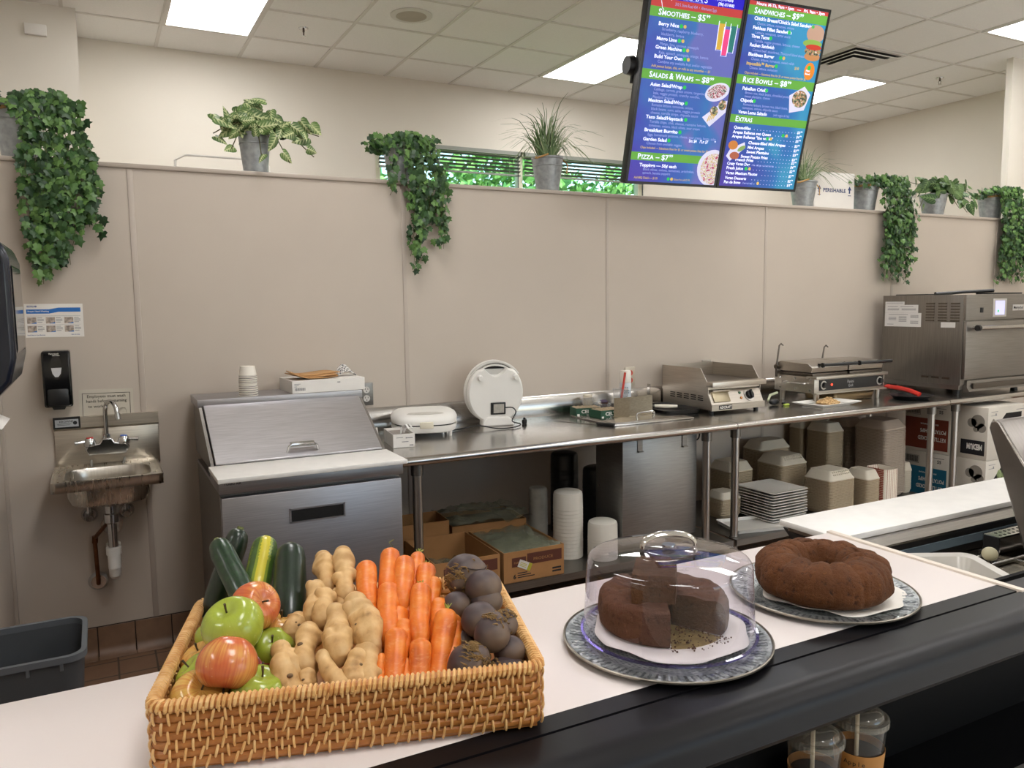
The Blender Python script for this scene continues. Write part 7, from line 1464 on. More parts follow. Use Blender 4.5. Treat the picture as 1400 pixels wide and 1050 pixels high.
# raised lid of the next section
t = thing('raised_lid', 'thick stainless hinged lid standing open at the right edge over the cold well', 'lid', (2.6, 1.2, 0.9))
bm = B(); prism(bm, [(1.326, 1.193), (1.322, 1.212), (1.308, 1.219), (1.296, 1.212), (1.228, 1.114), (1.09, 0.92), (1.03, 0.81), (1.195, 0.81), (1.226, 0.905)], 'x', 2.2, 3.1); obj('lid_shell', bm, steel('warm_lid_steel', '#8f8984', 0.33, (60, 3, 3)), t, bevel=0.006)
bm = B(); sweep(bm, [(2.197, 1.312, 1.217), (2.197, 1.296, 1.210), (2.197, 1.228, 1.112), (2.197, 1.09, 0.92)], 0.0035, 8); obj('lid_rim', bm, STEEL, t)
# white food pan and ball
t = thing('food_pan', 'pale rectangular food pan sitting in the cold well behind the counter end', 'pan', (2.0, 1.15, 0.80))
MP = T((1.935, 1.205, 0.80)) @ Matrix.Rotation(math.radians(-28), 4, 'Z')
bm = B(); prev = None
for s0, s1_, z, rr in ((0.075, 0.135, 0.0, 0.02), (0.088, 0.150, 0.045, 0.03), (0.108, 0.170, 0.047, 0.03), (0.110, 0.172, 0.052, 0.03), (0.105, 0.167, 0.055, 0.03), (0.088, 0.150, 0.050, 0.03), (0.070, 0.130, 0.006, 0.02)):
    L = [bm.verts.new(MP @ Vector((p[0], p[1], z))) for p in rrect(-s0, -s1_, s0, s1_, rr, 5)]
    if prev: bridge(bm, prev, L)
    else: bm.faces.new(L[::-1])
    prev = L
bm.faces.new(prev); obj('pan_body', bm, plain('pale_grey_pan', '#c9c5be', 0.3, 0.3, var=0.03), t)
bm = B(); box(bm, -0.066, -0.125, 0.0065, 0.066, 0.125, 0.014, MP, bev=0.005); obj('pan_contents', bm, plain('tan_film', '#a3937a', 0.35, var=0.3, vscale=25, bump=0.6, bscale=30), t)
bm = B(); cyl(bm, MP @ Vector((-0.02, 0.04, 0.02)), MP @ Vector((0.03, -0.07, 0.03)), 0.012); obj('tongs_end', bm, STEEL, t)
t = thing('ball_knob', 'small pale olive ball on a steel stem behind the food pan', 'knob', (2.10, 1.245, 0.797))
bm = B(); ball(bm, (2.10, 1.245, 0.868), 0.02, 3, (1, 1, 0.95)); obj('ball', bm, plain('olive_white_ball', '#b9b294', 0.5, var=0.08), t)
bm = B(); cyl(bm, (2.10, 1.245, 0.797), (2.10, 1.245, 0.853), 0.006); obj('stem', bm, STEEL, t)
# ---------------------------------------------------------------- cakes
def plate_fn(a, r, z):
    if 0.128 < r < 0.165: z += 0.0016 * max(0, math.sin(64 * a)) * (1 if r > 0.136 else 0.5) + 0.0008 * math.sin(32 * a + r * 600)
    if r < 0.125: z += 0.0006 * math.sin(24 * a) * math.sin(r * 300)
    return r, z
PEW = NT('tooled_pewter'); v = PEW.coord((1, 1, 1)); n_ = PEW.noise(55, 4, v)
PEW.link(PEW.ramp(n_, [(0.35, '#5d6468'), (0.55, '#8d9497'), (0.7, '#b7bcbd')]), PEW.b.inputs['Base Color']); 
g_ = PEW.new('ShaderNodeTexGradient', gradient_type='RADIAL'); PEW.link(v, g_.inputs[0]); ln = PEW.new('ShaderNodeVectorMath', operation='LENGTH'); PEW.link(v, ln.inputs[0])
def mth(op, a, b=None, c=None):
    n = PEW.new('ShaderNodeMath', operation=op)
    for i, q in enumerate((a, b, c)):
        if q is None: continue
        if hasattr(q, 'node'): PEW.link(q, n.inputs[i])
        else: n.inputs[i].default_value = q
    return n.outputs[0]
rad_ = ln.outputs['Value']; petal = mth('SINE', mth('MULTIPLY', g_.outputs['Fac'], 2 * PI * 88)); rings_ = mth('SINE', mth('MULTIPLY', rad_, 900.0))
band_ = mth('MULTIPLY', mth('GREATER_THAN', rad_, 0.136), mth('LESS_THAN', rad_, 0.160)); inner_ = mth('MULTIPLY', mth('GREATER_THAN', rad_, 0.085), mth('LESS_THAN', rad_, 0.130))
dk_ = mth('ADD', mth('MULTIPLY', band_, mth('GREATER_THAN', petal, 0.35)), mth('MULTIPLY', inner_, mth('GREATER_THAN', mth('MULTIPLY', rings_, mth('SINE', mth('MULTIPLY', g_.outputs['Fac'], 2 * PI * 44))), 0.45)))
PEW.link(PEW.mix(mth('MULTIPLY', dk_, 0.7), PEW.ramp(n_, [(0.35, '#868b8c'), (0.55, '#b0b4b4'), (0.7, '#d2d4d2')]), '#3d4347'), PEW.b.inputs['Base Color']); PEW.b.inputs['Metallic'].default_value = 0.75; PEW.b.inputs['Roughness'].default_value = 0.33
vo = PEW.new('ShaderNodeTexVoronoi'); vo.inputs['Scale'].default_value = 110; PEW.link(v, vo.inputs['Vector']); PEW.bump(vo.outputs['Distance'], 0.5, 0.0015)
PEWR = plain('antique_rim', '#8c857a', 0.35, 0.7, var=0.2, vscale=40)
def cake_plate(x, y, label):
    t = thing('cake_plate', label, 'plate', (x, y, CZ))
    bm = B(); lathe(bm, [(0, 0.003), (0.05, 0.003), (0.09, 0.003), (0.124, 0.004)] + [(0.128 + 0.004 * k, 0.0055 + 0.0006 * k) for k in range(10)], seg=384, fn=plate_fn); lathe(bm, [(0.166, 0.0115), (0.12, 0.001), (0, 0.001)], seg=64); obj('embossed_disc', bm, PEW.m, t, local=True, smooth=60)
    bm = B(); lathe(bm, [(0.1655, 0.010), (0.168, 0.0135), (0.170, 0.0125), (0.1695, 0.0095), (0.166, 0.008), (0.1655, 0.010)], seg=96); o = obj('rolled_rim', bm, PEWR, t, local=True)
    return t
cake_plate(0.803, 0.997, 'round tooled pewter plate under the clear cake dome')
cake_plate(1.195, 1.022, 'round tooled pewter plate under the whole ring cake')
def paper_liner(x, y, z, r, seed, label, amp=0.08):
    bm = B(); rnd = random.Random(seed); n = 72; rings = []
    for rr in (0.0, 0.5, 0.85, 1.0):
        if rr == 0: rings.append([bm.verts.new((x, y, z + 0.001))]); continue
        rings.append([bm.verts.new((x + r * rr * (1 + amp * rr * noise.noise(Vector((2.2 * math.cos(2 * PI * k / n) + seed, 2.2 * math.sin(2 * PI * k / n), 0)))) * math.cos(2 * PI * k / n), y + r * rr * (1 + amp * rr * noise.noise(Vector((2.2 * math.cos(2 * PI * k / n) + seed, 2.2 * math.sin(2 * PI * k / n), 0)))) * math.sin(2 * PI * k / n), z + 0.001 + (0.003 * (1 + math.sin(5 * 2 * PI * k / n + seed)) if rr == 1 else 0))) for k in range(n)])
    for k in range(n): bm.faces.new((rings[0][0], rings[1][k], rings[1][(k + 1) % n]))
    for a in range(1, 3): bridge(bm, rings[a], rings[a + 1])
    o = recenter(obj('paper_liner', bm, plain('white_liner_paper', '#e9e3da', 0.6, var=0.02)), (x, y, z)); o.modifiers.new('t', 'SOLIDIFY').thickness = 0.0006; return tag(o, label, 'paper')
paper_liner(0.825, 1.015, CZ + 0.0072, 0.128, 3, 'white paper liner under the cut chocolate cake')
paper_liner(1.205, 1.012, CZ + 0.0072, 0.128, 9, 'white paper liner under the whole ring cake', 0.14)
def cake_mat(name, crust, dark, light, sc=140):
    t = NT(name); v = t.coord((1, 1, 1)); n1 = t.noise(sc, 5, v, 0.7); n2 = t.noise(14, 3, v)
    c1 = t.ramp(n1, [(0.30, dark), (0.45, crust), (0.62, crust), (0.75, light)]); t.link(t.mix(t.ramp(n2, [(0.35, 0.0), (0.7, 0.45)]), c1, dark), t.b.inputs['Base Color'])
    t.b.inputs['Roughness'].default_value = 0.75; t.b.inputs['Specular IOR Level'].default_value = 0.3; b1 = t.bump(n1, 1.0, 0.006); return t.m
BUNDT = cake_mat('brown_ring_cake', '#683d1c', '#2e170a', '#93622f', 95); CHOC = cake_mat('chocolate_crust', '#65422e', '#301b11', '#98704f', 75); CHOCIN = cake_mat('chocolate_crumb', '#694529', '#331d10', '#a07850', 150)
# whole ring cake
bm = B(); n = 168; m = 40; R0, r0_, hh = 0.073, 0.046, 0.078; rings = []
for i in range(n):
    a = 2 * PI * i / n; fl = abs(math.sin(7 * a)) ** 0.6; row = []
    for j in range(m):
        b_ = 2 * PI * j / m; cb_, sb_ = math.cos(b_), math.sin(b_)
        rr = R0 + (abs(cb_) ** 0.8) * (1 if cb_ > 0 else -1) * r0_; z = hh / 2 + (abs(sb_) ** 0.75) * (1 if sb_ > 0 else -1) * hh / 2
        if cb_ < 0: rr = R0 + (abs(cb_) ** 0.8) * -1 * (0.044 + 0.008 * (z / hh - 0.5) * -1); 
        if sb_ < 0 and cb_ > 0: rr += 0.002
        k = (fl - 0.6) * 0.0048 * max(0, 0.35 + 0.65 * max(cb_, sb_)) if sb_ > -0.75 else 0
        rr += k * cb_; z += k * max(0, sb_)
        rr -= 0.010 * max(0, (z / hh - 0.55)) * (1 if cb_ > 0 else -1)
        p = Vector((rr * math.cos(a), rr * math.sin(a), max(z, 0)))
        d = noise.noise(p * 70) * 0.0024 + noise.noise(p * 24) * 0.005
        p += Vector((math.cos(a) * cb_, math.sin(a) * cb_, sb_ if p.z > 0.01 else 0)) * d; row.append(bm.verts.new((p.x, p.y, max(p.z, 0))))
    rings.append(row)
for i in range(n): bridge(bm, rings[i], rings[(i + 1) % n])
o = obj('ring_cake', bm, BUNDT, smooth=180); o.location = (1.182, 1.012, CZ + 0.0095); tag(o, 'whole brown fluted ring cake on the right pewter plate', 'cake')
# cut chocolate cake in two pieces plus a loose slice
CCX, CCY, CZ1 = 0.833, 1.045, CZ + 0.0095
def cake_sector(a0, a1, label, rin=0.018, R=0.110, h=0.058, name='chocolate_cake', rsub=0):
    bm = B(); n = max(8, int((a1 - a0) / (2 * PI) * 120)); cols = []
    prof = [(rin, 0.0), (R * 0.94, 0.0), (R * 0.985, 0.006), (R, 0.02), (R, h * 0.62), (R * 0.985, h * 0.83), (R * 0.94, h * 0.95), (R * 0.85, h), (R * 0.7, h * 1.01), (R * 0.5, h * 0.985), (rin * 1.6, h * 0.95), (rin, h * 0.85)]
    for i in range(n + 1):
        a = a0 + (a1 - a0) * i / n; col = []
        for r, z in prof:
            p = Vector((r * math.cos(a), r * math.sin(a), z)); d = noise.noise(p * 35) * 0.0035 + noise.noise(p * 90) * 0.0015
            if z > 0.01: p.z += d; p.x += d * 0.6 * math.cos(a); p.y += d * 0.6 * math.sin(a)
            if z > h * 0.8: p.z -= 0.006 * max(0, 1 - abs(r - R * 0.72 - 0.012 * noise.noise(Vector((a * 2, 0, 0)))) / 0.006)
            col.append(bm.verts.new((CCX + p.x, CCY + p.y, CZ1 + max(p.z, 0))))
        cols.append(col)
    m = len(prof)
    for i in range(n):
        for j in range(m): bm.faces.new((cols[i][j], cols[i + 1][j], cols[i + 1][(j + 1) % m], cols[i][(j + 1) % m]))
    c0 = bm.faces.new(cols[0]); c1 = bm.faces.new(cols[-1][::-1]); c0.material_index = 1; c1.material_index = 1
    o = obj(name, bm, [CHOC, CHOCIN], smooth=40); recenter(o, (CCX, CCY, CZ1)); return tag(o, label, 'cake')
D = math.radians
cake_sector(D(95), D(238), 'left half of the cut chocolate cake under the dome')
cake_sector(D(-62), D(88), 'right piece of the cut chocolate cake under the dome, its cut face showing')
# loose slice lying on top
bm = B(); pr = [(-0.036, -0.05), (0.036, -0.044), (0.040, 0.02), (0.026, 0.048), (-0.030, 0.046)]
MS = T((CCX - 0.022, CCY - 0.002, CZ1 + 0.0575)) @ Matrix.Rotation(D(-38), 4, 'Z') @ Matrix.Rotation(D(3), 4, 'X')
sub = []
for i in range(len(pr)):
    for k in range(6): a_, b_ = Vector(pr[i]), Vector(pr[(i + 1) % len(pr)]); sub.append(a_.lerp(b_, k / 6))
prev = None
for z in [0.0, 0.012, 0.024, 0.036, 0.044, 0.048]:
    L = []
    for p in sub:
        q = Vector((p.x, p.y, z)); s_ = 1 if z < 0.044 else 0.96; d = 1 + 0.05 * noise.noise(q * 90); L.append(bm.verts.new(MS @ Vector((p.x * s_ * d, p.y * s_ * d, z + (0.003 * noise.noise(q * 50) if z > 0 else 0)))))
    if prev: bridge(bm, prev, L)
    else: bm.faces.new(L[::-1])
    prev = L
ft = bm.faces.new(prev); 
o = obj('cake_slice', bm, CHOCIN, smooth=40); recenter(o, MS.to_translation()); tag(o, 'loose chocolate cake slice lying on top of the cut cake', 'cake slice')
bm = B(); random.seed(4)
for k in range(160):
    a = D(random.uniform(238, 298)); r = random.uniform(0.03, 0.125); ball(bm, (CCX + r * math.cos(a), CCY + r * math.sin(a), CZ1 + 0.0025), random.uniform(0.0006, 0.002), 1)
tag(recenter(obj('cake_crumbs', bm, CHOC), (CCX, CCY - 0.06, CZ1)), 'scattered brown crumbs in the gap of the cut cake', 'crumbs', kind='stuff')
bm = B(); lathe(bm, [(0, 0.0), (0.105, 0.0), (0.105, 0.001), (0, 0.001)], (CCX, CCY, CZ + 0.0083), 64, D(240), D(296)); 
tag(recenter(obj('gold_cake_board', bm, plain('gold_foil', '#a08a56', 0.35, 0.4, var=0.25, vscale=60, bump=0.4, bscale=70)), (CCX, CCY, CZ + 0.0083)), 'crinkled gold cake board showing in the gap of the cut cake', 'cake board')
# clear dome
t = thing('cake_dome', 'clear plastic dome cover with a loop handle over the cut chocolate cake', 'cake dome', (0.818, 1.012, CZ))
DOME = clear('clear_dome', '#f2f0f6', ior=1.52); DEDGE = clear('dome_edge', '#b9aee0', ior=1.7)
dz = 0.0125
bm = B(); lathe(bm, [(0.1425, dz + 0.003), (0.1400, dz + 0.02), (0.1355, 0.124), (0.1345, 0.131), (0.1315, 0.1355), (0.126, 0.138), (0.09, 0.1445), (0.05, 0.149), (0.0, 0.151)], (0.818, 1.012, CZ), 96); dm = obj('dome_shell', bm, DOME, t, smooth=60)
bm = B(); lathe(bm, [(0.1405, dz), (0.1455, dz), (0.146, dz + 0.0035), (0.1415, dz + 0.004), (0.1405, dz)], (0.818, 1.012, CZ), 96); obj('base_lip', bm, DEDGE, t)
bm = B(); lathe(bm, [(0, 0.1515), (0.045, 0.1505), (0.048, 0.153), (0.045, 0.155), (0.0, 0.156)], (0.818, 1.012, CZ), 48); obj('handle_disc', bm, DOME, t)
CHP = plain('mirror_plastic', '#d9d5cf', 0.08, 0.9, var=0.05)
bm = B(); ha = math.radians(-20); hp = []
for k in range(21):
    a = PI * k / 20; x = 0.046 * math.cos(a); z = 0.154 + 0.023 * (math.sin(a) ** 0.8); hp.append((0.818 + x * math.cos(ha), 1.012 + x * math.sin(ha), CZ + z))
sweep(bm, hp, 0.0055, 12, squash=(1.2, 0.6)); obj('loop_handle', bm, CHP, t)
bm = B(); cyl(bm, (0.818, 1.012, CZ + 0.156), (0.818, 1.012, CZ + 0.1585), 0.011); obj('handle_screw', bm, CHROME, t)

# ---------------------------------------------------------------- wicker basket
BA = math.atan2(-0.276, 0.961); BC = Vector((0.307, 1.097, CZ)); BM = T(BC) @ Matrix.Rotation(BA, 4, 'Z')
t = thing('wicker_basket', 'rectangular honey coloured wicker basket of fruit and vegetables', 'basket', M=BM)
HW, HD, BH = 0.245, 0.178, 0.086
RAT = NT('honey_rattan'); v = RAT.coord((1, 1, 1)); n1 = RAT.noise(28, 4, v); n2 = RAT.noise(180, 3, v)
RAT.link(RAT.mix(RAT.ramp(n2, [(0.3, 0.0), (0.8, 0.4)]), RAT.ramp(n1, [(0.3, '#a9652c'), (0.5, '#bd7b3a'), (0.7, '#cb8d4a')]), '#8d5527'), RAT.b.inputs['Base Color']); RAT.b.inputs['Roughness'].default_value = 0.45
RATL = NT('pale_rattan_binding'); v = RATL.coord((1, 1, 1)); RATL.link(RATL.ramp(RATL.noise(50, 3, v), [(0.3, '#c98f4f'), (0.5, '#dcac6c'), (0.7, '#e8bf84')]), RATL.b.inputs['Base Color']); RATL.b.inputs['Roughness'].default_value = 0.4
def bpath(off, n=220):
    base = rrect(-HW + off, -HD + off, HW - off, HD - off, 0.022 - off if off < 0.012 else 0.012, 6); out = []; per = 0; L = []
    for i in range(len(base)): a, b = Vector(base[i]), Vector(base[(i + 1) % len(base)]); L.append((b - a).length); per += L[-1]
    for k in range(n):
        s = per * k / n; i = 0
        while s > L[i]: s -= L[i]; i += 1
        a, b = Vector(base[i]), Vector(base[(i + 1) % len(base)]); p = a.lerp(b, s / L[i]); tg = (b - a).normalized(); out.append((p, Vector((tg.y, -tg.x))))
    return out, per
rows = 7; rh = (BH - 0.006) / rows
bm = B()
for k in range(rows):
    P_, per = bpath(0.006, 240); z = 0.0065 + rh * (k + 0.5)
    sweep(bm, [(p.x + 0.0006 * noise.noise(Vector((p.x * 30, p.y * 30, k))), p.y, z + 0.0008 * noise.noise(Vector((p.x * 18, p.y * 18, k * 3)))) for p, nn_ in P_], 0.0062, 10, closed=True, squash=(1.0, 0.85))
obj('coils', bm, RAT.m, t, local=True)
bm = B(); rnd = random.Random(12); P_, per = bpath(0.006, 1200); NW = int(per / 0.0160)
for k in range(rows):
    for i in range(NW):
        idx = int((i + 0.5 * (k % 2) + rnd.uniform(-0.12, 0.12)) / NW * 1200) % 1200; p, nn_ = P_[idx]; i2 = (idx + int(rnd.uniform(-2, 5))) % 1200; p2, n2_ = P_[i2]; z0 = 0.0065 + rh * (k + 0.5)
        zt, zb = z0 + rh * 0.80, z0 - rh * 0.55; w = 0.0018
        # short strip arching over one coil on the outer face
        tg = Vector((-nn_.y, nn_.x)); pts = []
        for u in range(6):
            f = u / 5; zz = zb + (zt - zb) * f; bul = 0.0056 + 0.0020 * math.sin(PI * f); q = p.lerp(p2, f); pts.append(Vector((q.x + nn_.x * bul, q.y + nn_.y * bul, min(zz, BH - 0.004))))
        sweep(bm, pts, [w * 0.8, w, w, w, w, w * 0.8], 5)
        if i % 2 == 0:
            sweep(bm, [Vector((q.x - nn_.x * 2 * 0.0068, q.y - nn_.y * 2 * 0.0068, q.z)) for q in pts[::2]], w, 4)
obj('binding_strips', bm, RATL.m, t, local=True)
bm = B(); P_, per = bpath(0.006, 240); sweep(bm, [(p.x, p.y, BH - 0.002) for p, n_ in P_], 0.0072, 10, closed=True); rimo = obj('rim', bm, RAT.m, t, local=True)
bm = B(); NR = int(per / 0.0066); P_, per = bpath(0.006, 1600)
for i in range(NR):
    i0 = int(i / NR * 1600); i1 = (i0 + 6) % 1600; p, nn_ = P_[i0]; p2, _n = P_[i1]; pts = []
    for u in range(8):
        a = -0.9 + (PI + 1.8) * u / 7; q = p.lerp(p2, u / 7); r = 0.0074; pts.append(Vector((q.x + nn_.x * r * math.cos(a), q.y + nn_.y * r * math.cos(a), BH - 0.002 + r * math.sin(a) if math.sin(a) > -0.6 else BH - 0.007)))
    sweep(bm, pts, 0.0024, 6)
obj('rim_wrap', bm, RATL.m, rimo, local=True)
bm = B(); box(bm, -HW + 0.01, -HD + 0.01, 0.0015, HW - 0.01, HD - 0.01, 0.006); obj('floor_mat', bm, RAT.m, t, local=True)

# ---------------------------------------------------------------- produce in the basket
def apple_mat(name, base, blush, streak, amt):
    t = NT(name); v = t.coord((1, 1, 1)); sp = t.new('ShaderNodeSeparateXYZ'); t.link(v, sp.inputs[0])
    g = t.new('ShaderNodeTexGradient', gradient_type='RADIAL'); t.link(v, g.inputs[0])
    n1 = t.noise(16, 3, v); cb = t.new('ShaderNodeCombineXYZ'); m1 = t.new('ShaderNodeMath', operation='MULTIPLY'); m1.inputs[1].default_value = 60; t.link(g.outputs['Fac'], m1.inputs[0]); t.link(m1.outputs[0], cb.inputs[0])
    m2 = t.new('ShaderNodeMath', operation='MULTIPLY'); m2.inputs[1].default_value = 12; t.link(sp.outputs[2], m2.inputs[0]); t.link(m2.outputs[0], cb.inputs[2]); n2 = t.noise(1.0, 3, cb.outputs[0])
    f = t.ramp(n1, [(0.5 - amt * 0.3, 0.0), (0.72 - amt * 0.35, 1.0)]); c = t.mix(f, base, blush)
    f2 = t.new('ShaderNodeMath', operation='MULTIPLY'); f2.inputs[1].default_value = amt; t.link(t.ramp(n2, [(0.45, 0.0), (0.62, 1.0)]), f2.inputs[0]); c = t.mix(f2.outputs[0], c, streak)
    dots = t.new('ShaderNodeTexVoronoi'); dots.inputs['Scale'].default_value = 140; t.link(v, dots.inputs['Vector']); c = t.mix(t.ramp(dots.outputs['Distance'], [(0.0, 0.35), (0.14, 0.0)]), c, '#e9dfae')
    t.link(c, t.b.inputs['Base Color']); t.b.inputs['Roughness'].default_value = 0.22; t.b.inputs['Coat Weight'].default_value = 0.25; t.b.inputs['Coat Roughness'].default_value = 0.12; return t.m
REDA = apple_mat('red_yellow_apple_skin', '#dba455', '#c9663a', '#b54a30', 0.55); GREENA = apple_mat('green_apple_skin', '#9aa838', '#a8b448', '#8a9a30', 0.2); YELA = apple_mat('yellow_blush_apple_skin', '#d3b05a', '#cf9a4a', '#bc5a34', 0.5); PINKA = apple_mat('dark_red_apple_skin', '#a63a30', '#8f2a28', '#c9584a', 0.7)
def apple(c, r, m, label, axis, seed, group=None):
    rnd = random.Random(seed); ax = Vector(axis).normalized(); q = Vector((0, 0, 1)).rotation_difference(ax).to_matrix().to_4x4()
    bm = B(); prof = []
    for k in range(25):
        th = PI * k / 24; rr = math.sin(th); z = math.cos(th)
        rad = r * (rr * (1.02 - 0.10 * (1 - z) * 0.5)) ; dip = 0.30 * math.exp(-(th / 0.36) ** 2) + 0.16 * math.exp(-((PI - th) / 0.26) ** 2) * -1
        zz = r * 0.90 * (z - dip); prof.append((rad, zz))
    prof[0] = (0, prof[0][1]); prof[-1] = (0, prof[-1][1])
    ph = rnd.uniform(0, 6)
    lathe(bm, prof, (0, 0, 0), 40, fn=lambda a, rr, zz: (rr * (1 + 0.022 * math.sin(5 * a + ph) * (0.6 - zz / r * 0.5) + 0.02 * math.sin(a + ph)), zz))
    t = thing('apple', label, 'apple', M=T(c) @ q @ Matrix.Rotation(rnd.uniform(0, 6), 4, 'Z')); obj('skin', bm, m, t, local=True, smooth=180)
    bm = B(); sweep(bm, [(0, 0, r * 0.55), (0.001, 0, r * 0.75), (0.003, 0.001, r * 1.02)], [0.0016, 0.0012, 0.0018], 6); obj('stem', bm, plain('apple_stem', '#4b3a22', 0.7), t, local=True)
ASPEC = [(REDA, 'red and yellow apple highest in the pile, leaning on the zucchinis', (0.35, -0.75, 0.5)), (GREENA, 'large green apple between the two red apples at the top of the pile', (-0.3, -0.3, 0.9)), (REDA, 'large red and orange apple on top at the front of the pile', (-0.3, -0.4, -0.85)),
         (YELA, 'small yellow pink apple just right of the highest apple', (0.2, -0.2, 1)), (GREENA, 'green apple with a dark stem left of the ginger', (-0.15, -0.6, 0.85)), (PINKA, 'dark red apple deep between the big red apple and the ginger', (0.0, -0.6, 0.8)),
         (YELA, 'pale yellow apple at the left edge behind the big red apple', (-0.4, 0.0, 1)), (GREENA, 'green apple at the left side of the basket', (-0.6, 0.1, 0.7)), (YELA, 'orange red apple with its stalk dip showing at the front left corner', (0.05, -0.62, 0.85)), (GREENA, 'green apple at the front rim of the basket beside the ginger', (0.2, -0.2, 1)), (GREENA, 'green apple at the back left behind the big green apple', (-0.3, 0.3, 1))]
for i, ((c, r), (m, lab, ax)) in enumerate(zip(APPLES, ASPEC)): apple(c, r, m, lab, ax, i)

# zucchinis
def zmat(name, a, b, stripe=None):
    t = NT(name); v = t.coord((1, 1, 1)); n1 = t.noise(120, 3, v); n2 = t.noise(10, 2, v); c = t.mix(t.ramp(n1, [(0.45, 0.0), (0.7, 0.6)]), a, b)
    if stripe: c = t.mix(t.ramp(t.noise(7, 1, t.coord((5, 1, 0.7))), [(0.47, 0.0), (0.56, 1.0)]), c, stripe)
    t.link(c, t.b.inputs['Base Color']); t.b.inputs['Roughness'].default_value = 0.28; t.b.inputs['Coat Weight'].default_value = 0.15; return t.m
ZM = zmat('dark_zucchini_skin', '#1e3320', '#2c4a2a'); ZM2 = zmat('near_black_zucchini_skin', '#17261a', '#20341f'); ZY = zmat('green_zucchini_flank', '#3a5520', '#4a6a28')
ZSP = [(ZM, 'dark green zucchini leaning at the front left', None), (ZM2, 'dark zucchini tilted behind the front left one', None), (ZY, 'striped yellow and green zucchini in the middle', 1), (ZM2, 'near black zucchini standing upright at the right', None)]
for i, ((a, b, r), (m, lab, st_)) in enumerate(zip(ZUCCHINI, ZSP)):
    a, b = Vector(a), Vector(b); d = (b - a).normalized(); e = b + Vector((0, 0, -1)) * 0.03 + d * 0.02; e.z = max(e.z, CZ + r + 0.008)
    path = smoothpath([a, a.lerp(b, 0.5), b, e], 18); L = len(path); rad = []
    for k in range(L):
        f = k / (L - 1); rr = r * (0.93 + 0.10 * f)
        if f < 0.16: rr *= math.sqrt(max(0.0, 1 - ((0.16 - f) / 0.17) ** 2)) * 0.95 + 0.02
        if f > 0.93: rr *= math.sqrt(max(0.03, 1 - ((f - 0.93) / 0.075) ** 2))
        rad.append(rr)
    dd = (path[0] - path[2]).normalized(); path[0] = path[0] + dd * 0.0
    t = thing('zucchini', lab, 'zucchini', b); 
    bm = B(); seg = 90 if st_ else 28; sweep(bm, path, rad, seg, jitter=0.03, jfreq=18)
    mats = [m]
    if st_:
        mats = [m, plain('yellow_stripe', '#c3b634', 0.3, var=0.08, coat=0.15), plain('lime_edge', '#7f8f2e', 0.3, var=0.08, coat=0.15)]; bm.faces.ensure_lookup_table(); view = (Vector((0, 0, 1.56)) - a.lerp(b, 0.5)).normalized(); side = view.cross(d).normalized()
        for f in bm.faces:
            c = f.calc_center_median(); k = min(range(L), key=lambda q: (path[q] - c).length_squared); w = (c - path[k]).normalized(); an = math.atan2(w.dot(side), w.dot(view))
            if abs(an - 0.05) < 0.40: f.material_index = 1
            elif abs(an - 0.05) < 0.62 or abs(an + 1.25) < 0.13: f.material_index = 2
    obj('skin', bm, mats, t, smooth=180)
    bm = B(); tip = path[0]; cyl(bm, tip - dd * 0.002, tip + dd * 0.004, rad[1] * 0.55, rad[1] * 0.5, 8); obj('stem_end', bm, plain('zucchini_stem', '#6a7040', 0.7, var=0.1), t)

# carrots
def carrot_mat():
    t = NT('carrot_skin'); v = t.coord((1, 1, 1)); n1 = t.noise(35, 3, v); n2 = t.noise(9, 2, v); oi = t.new('ShaderNodeObjectInfo')
    c = t.ramp(n1, [(0.3, '#c65a14'), (0.5, '#dc701c'), (0.72, '#e88a34')]); c = t.mix(t.ramp(t.noise(90, 2, t.coord((1, 1, 4))), [(0.55, 0.0), (0.75, 0.5)]), c, '#e9a468')
    t.link(c, t.b.inputs['Base Color']); t.b.inputs['Roughness'].default_value = 0.42; t.b.inputs['Subsurface Weight'].default_value = 0.0; t.b.inputs['Subsurface Scale'].default_value = 0.01
    t.bump(t.noise(120, 2, t.coord((0.3, 0.3, 3))), 0.25, 0.001); return t.m
CM = carrot_mat(); TOPM = plain('carrot_top_green', '#8f9440', 0.8, var=0.25, vscale=80)
CLAB = ['carrot in the back row at the left end beside the ginger', 'tall carrot at the very back with a thin root hair', 'carrot at the back, second tall one from the left', 'carrot half hidden at the very back behind the tall ones', 'carrot at the back right nearest the beets', 'slim carrot with leafy stubs at the back right', 'short carrot tip in the second row beside the large ginger', 'broad carrot in the middle of the second row', 'carrot wedged between the two broad second row carrots', 'broad carrot with a green stub in the centre of the pile', 'carrot right of the centre beside the dark beets', 'small carrot at the right against the beets', 'carrot lying across the centre left, upper of two', 'carrot lying across the centre left, lower of two', 'long front carrot at the left of the front row', 'short carrot with a green stub above the middle front carrot', 'blunt front carrot in the middle of the front row', 'large tapering carrot at the right of the front row', 'carrot behind the large tapering one at the right', 'thin carrot at the front left beside the ginger', 'thin carrot peeping between the two front carrots']
GREENTOP = {1: 0, 3: 1, 4: 1, 5: 1, 6: 1, 9: 1, 15: 1, 17: 1, 10: 0}
def rough_rings(path, rad, seed):
    rnd = random.Random(seed); out = []
    for i, r in enumerate(rad): out.append(r * (1 + 0.018 * math.sin(i * 2.4 + seed) + rnd.uniform(-0.012, 0.012)))
    return out
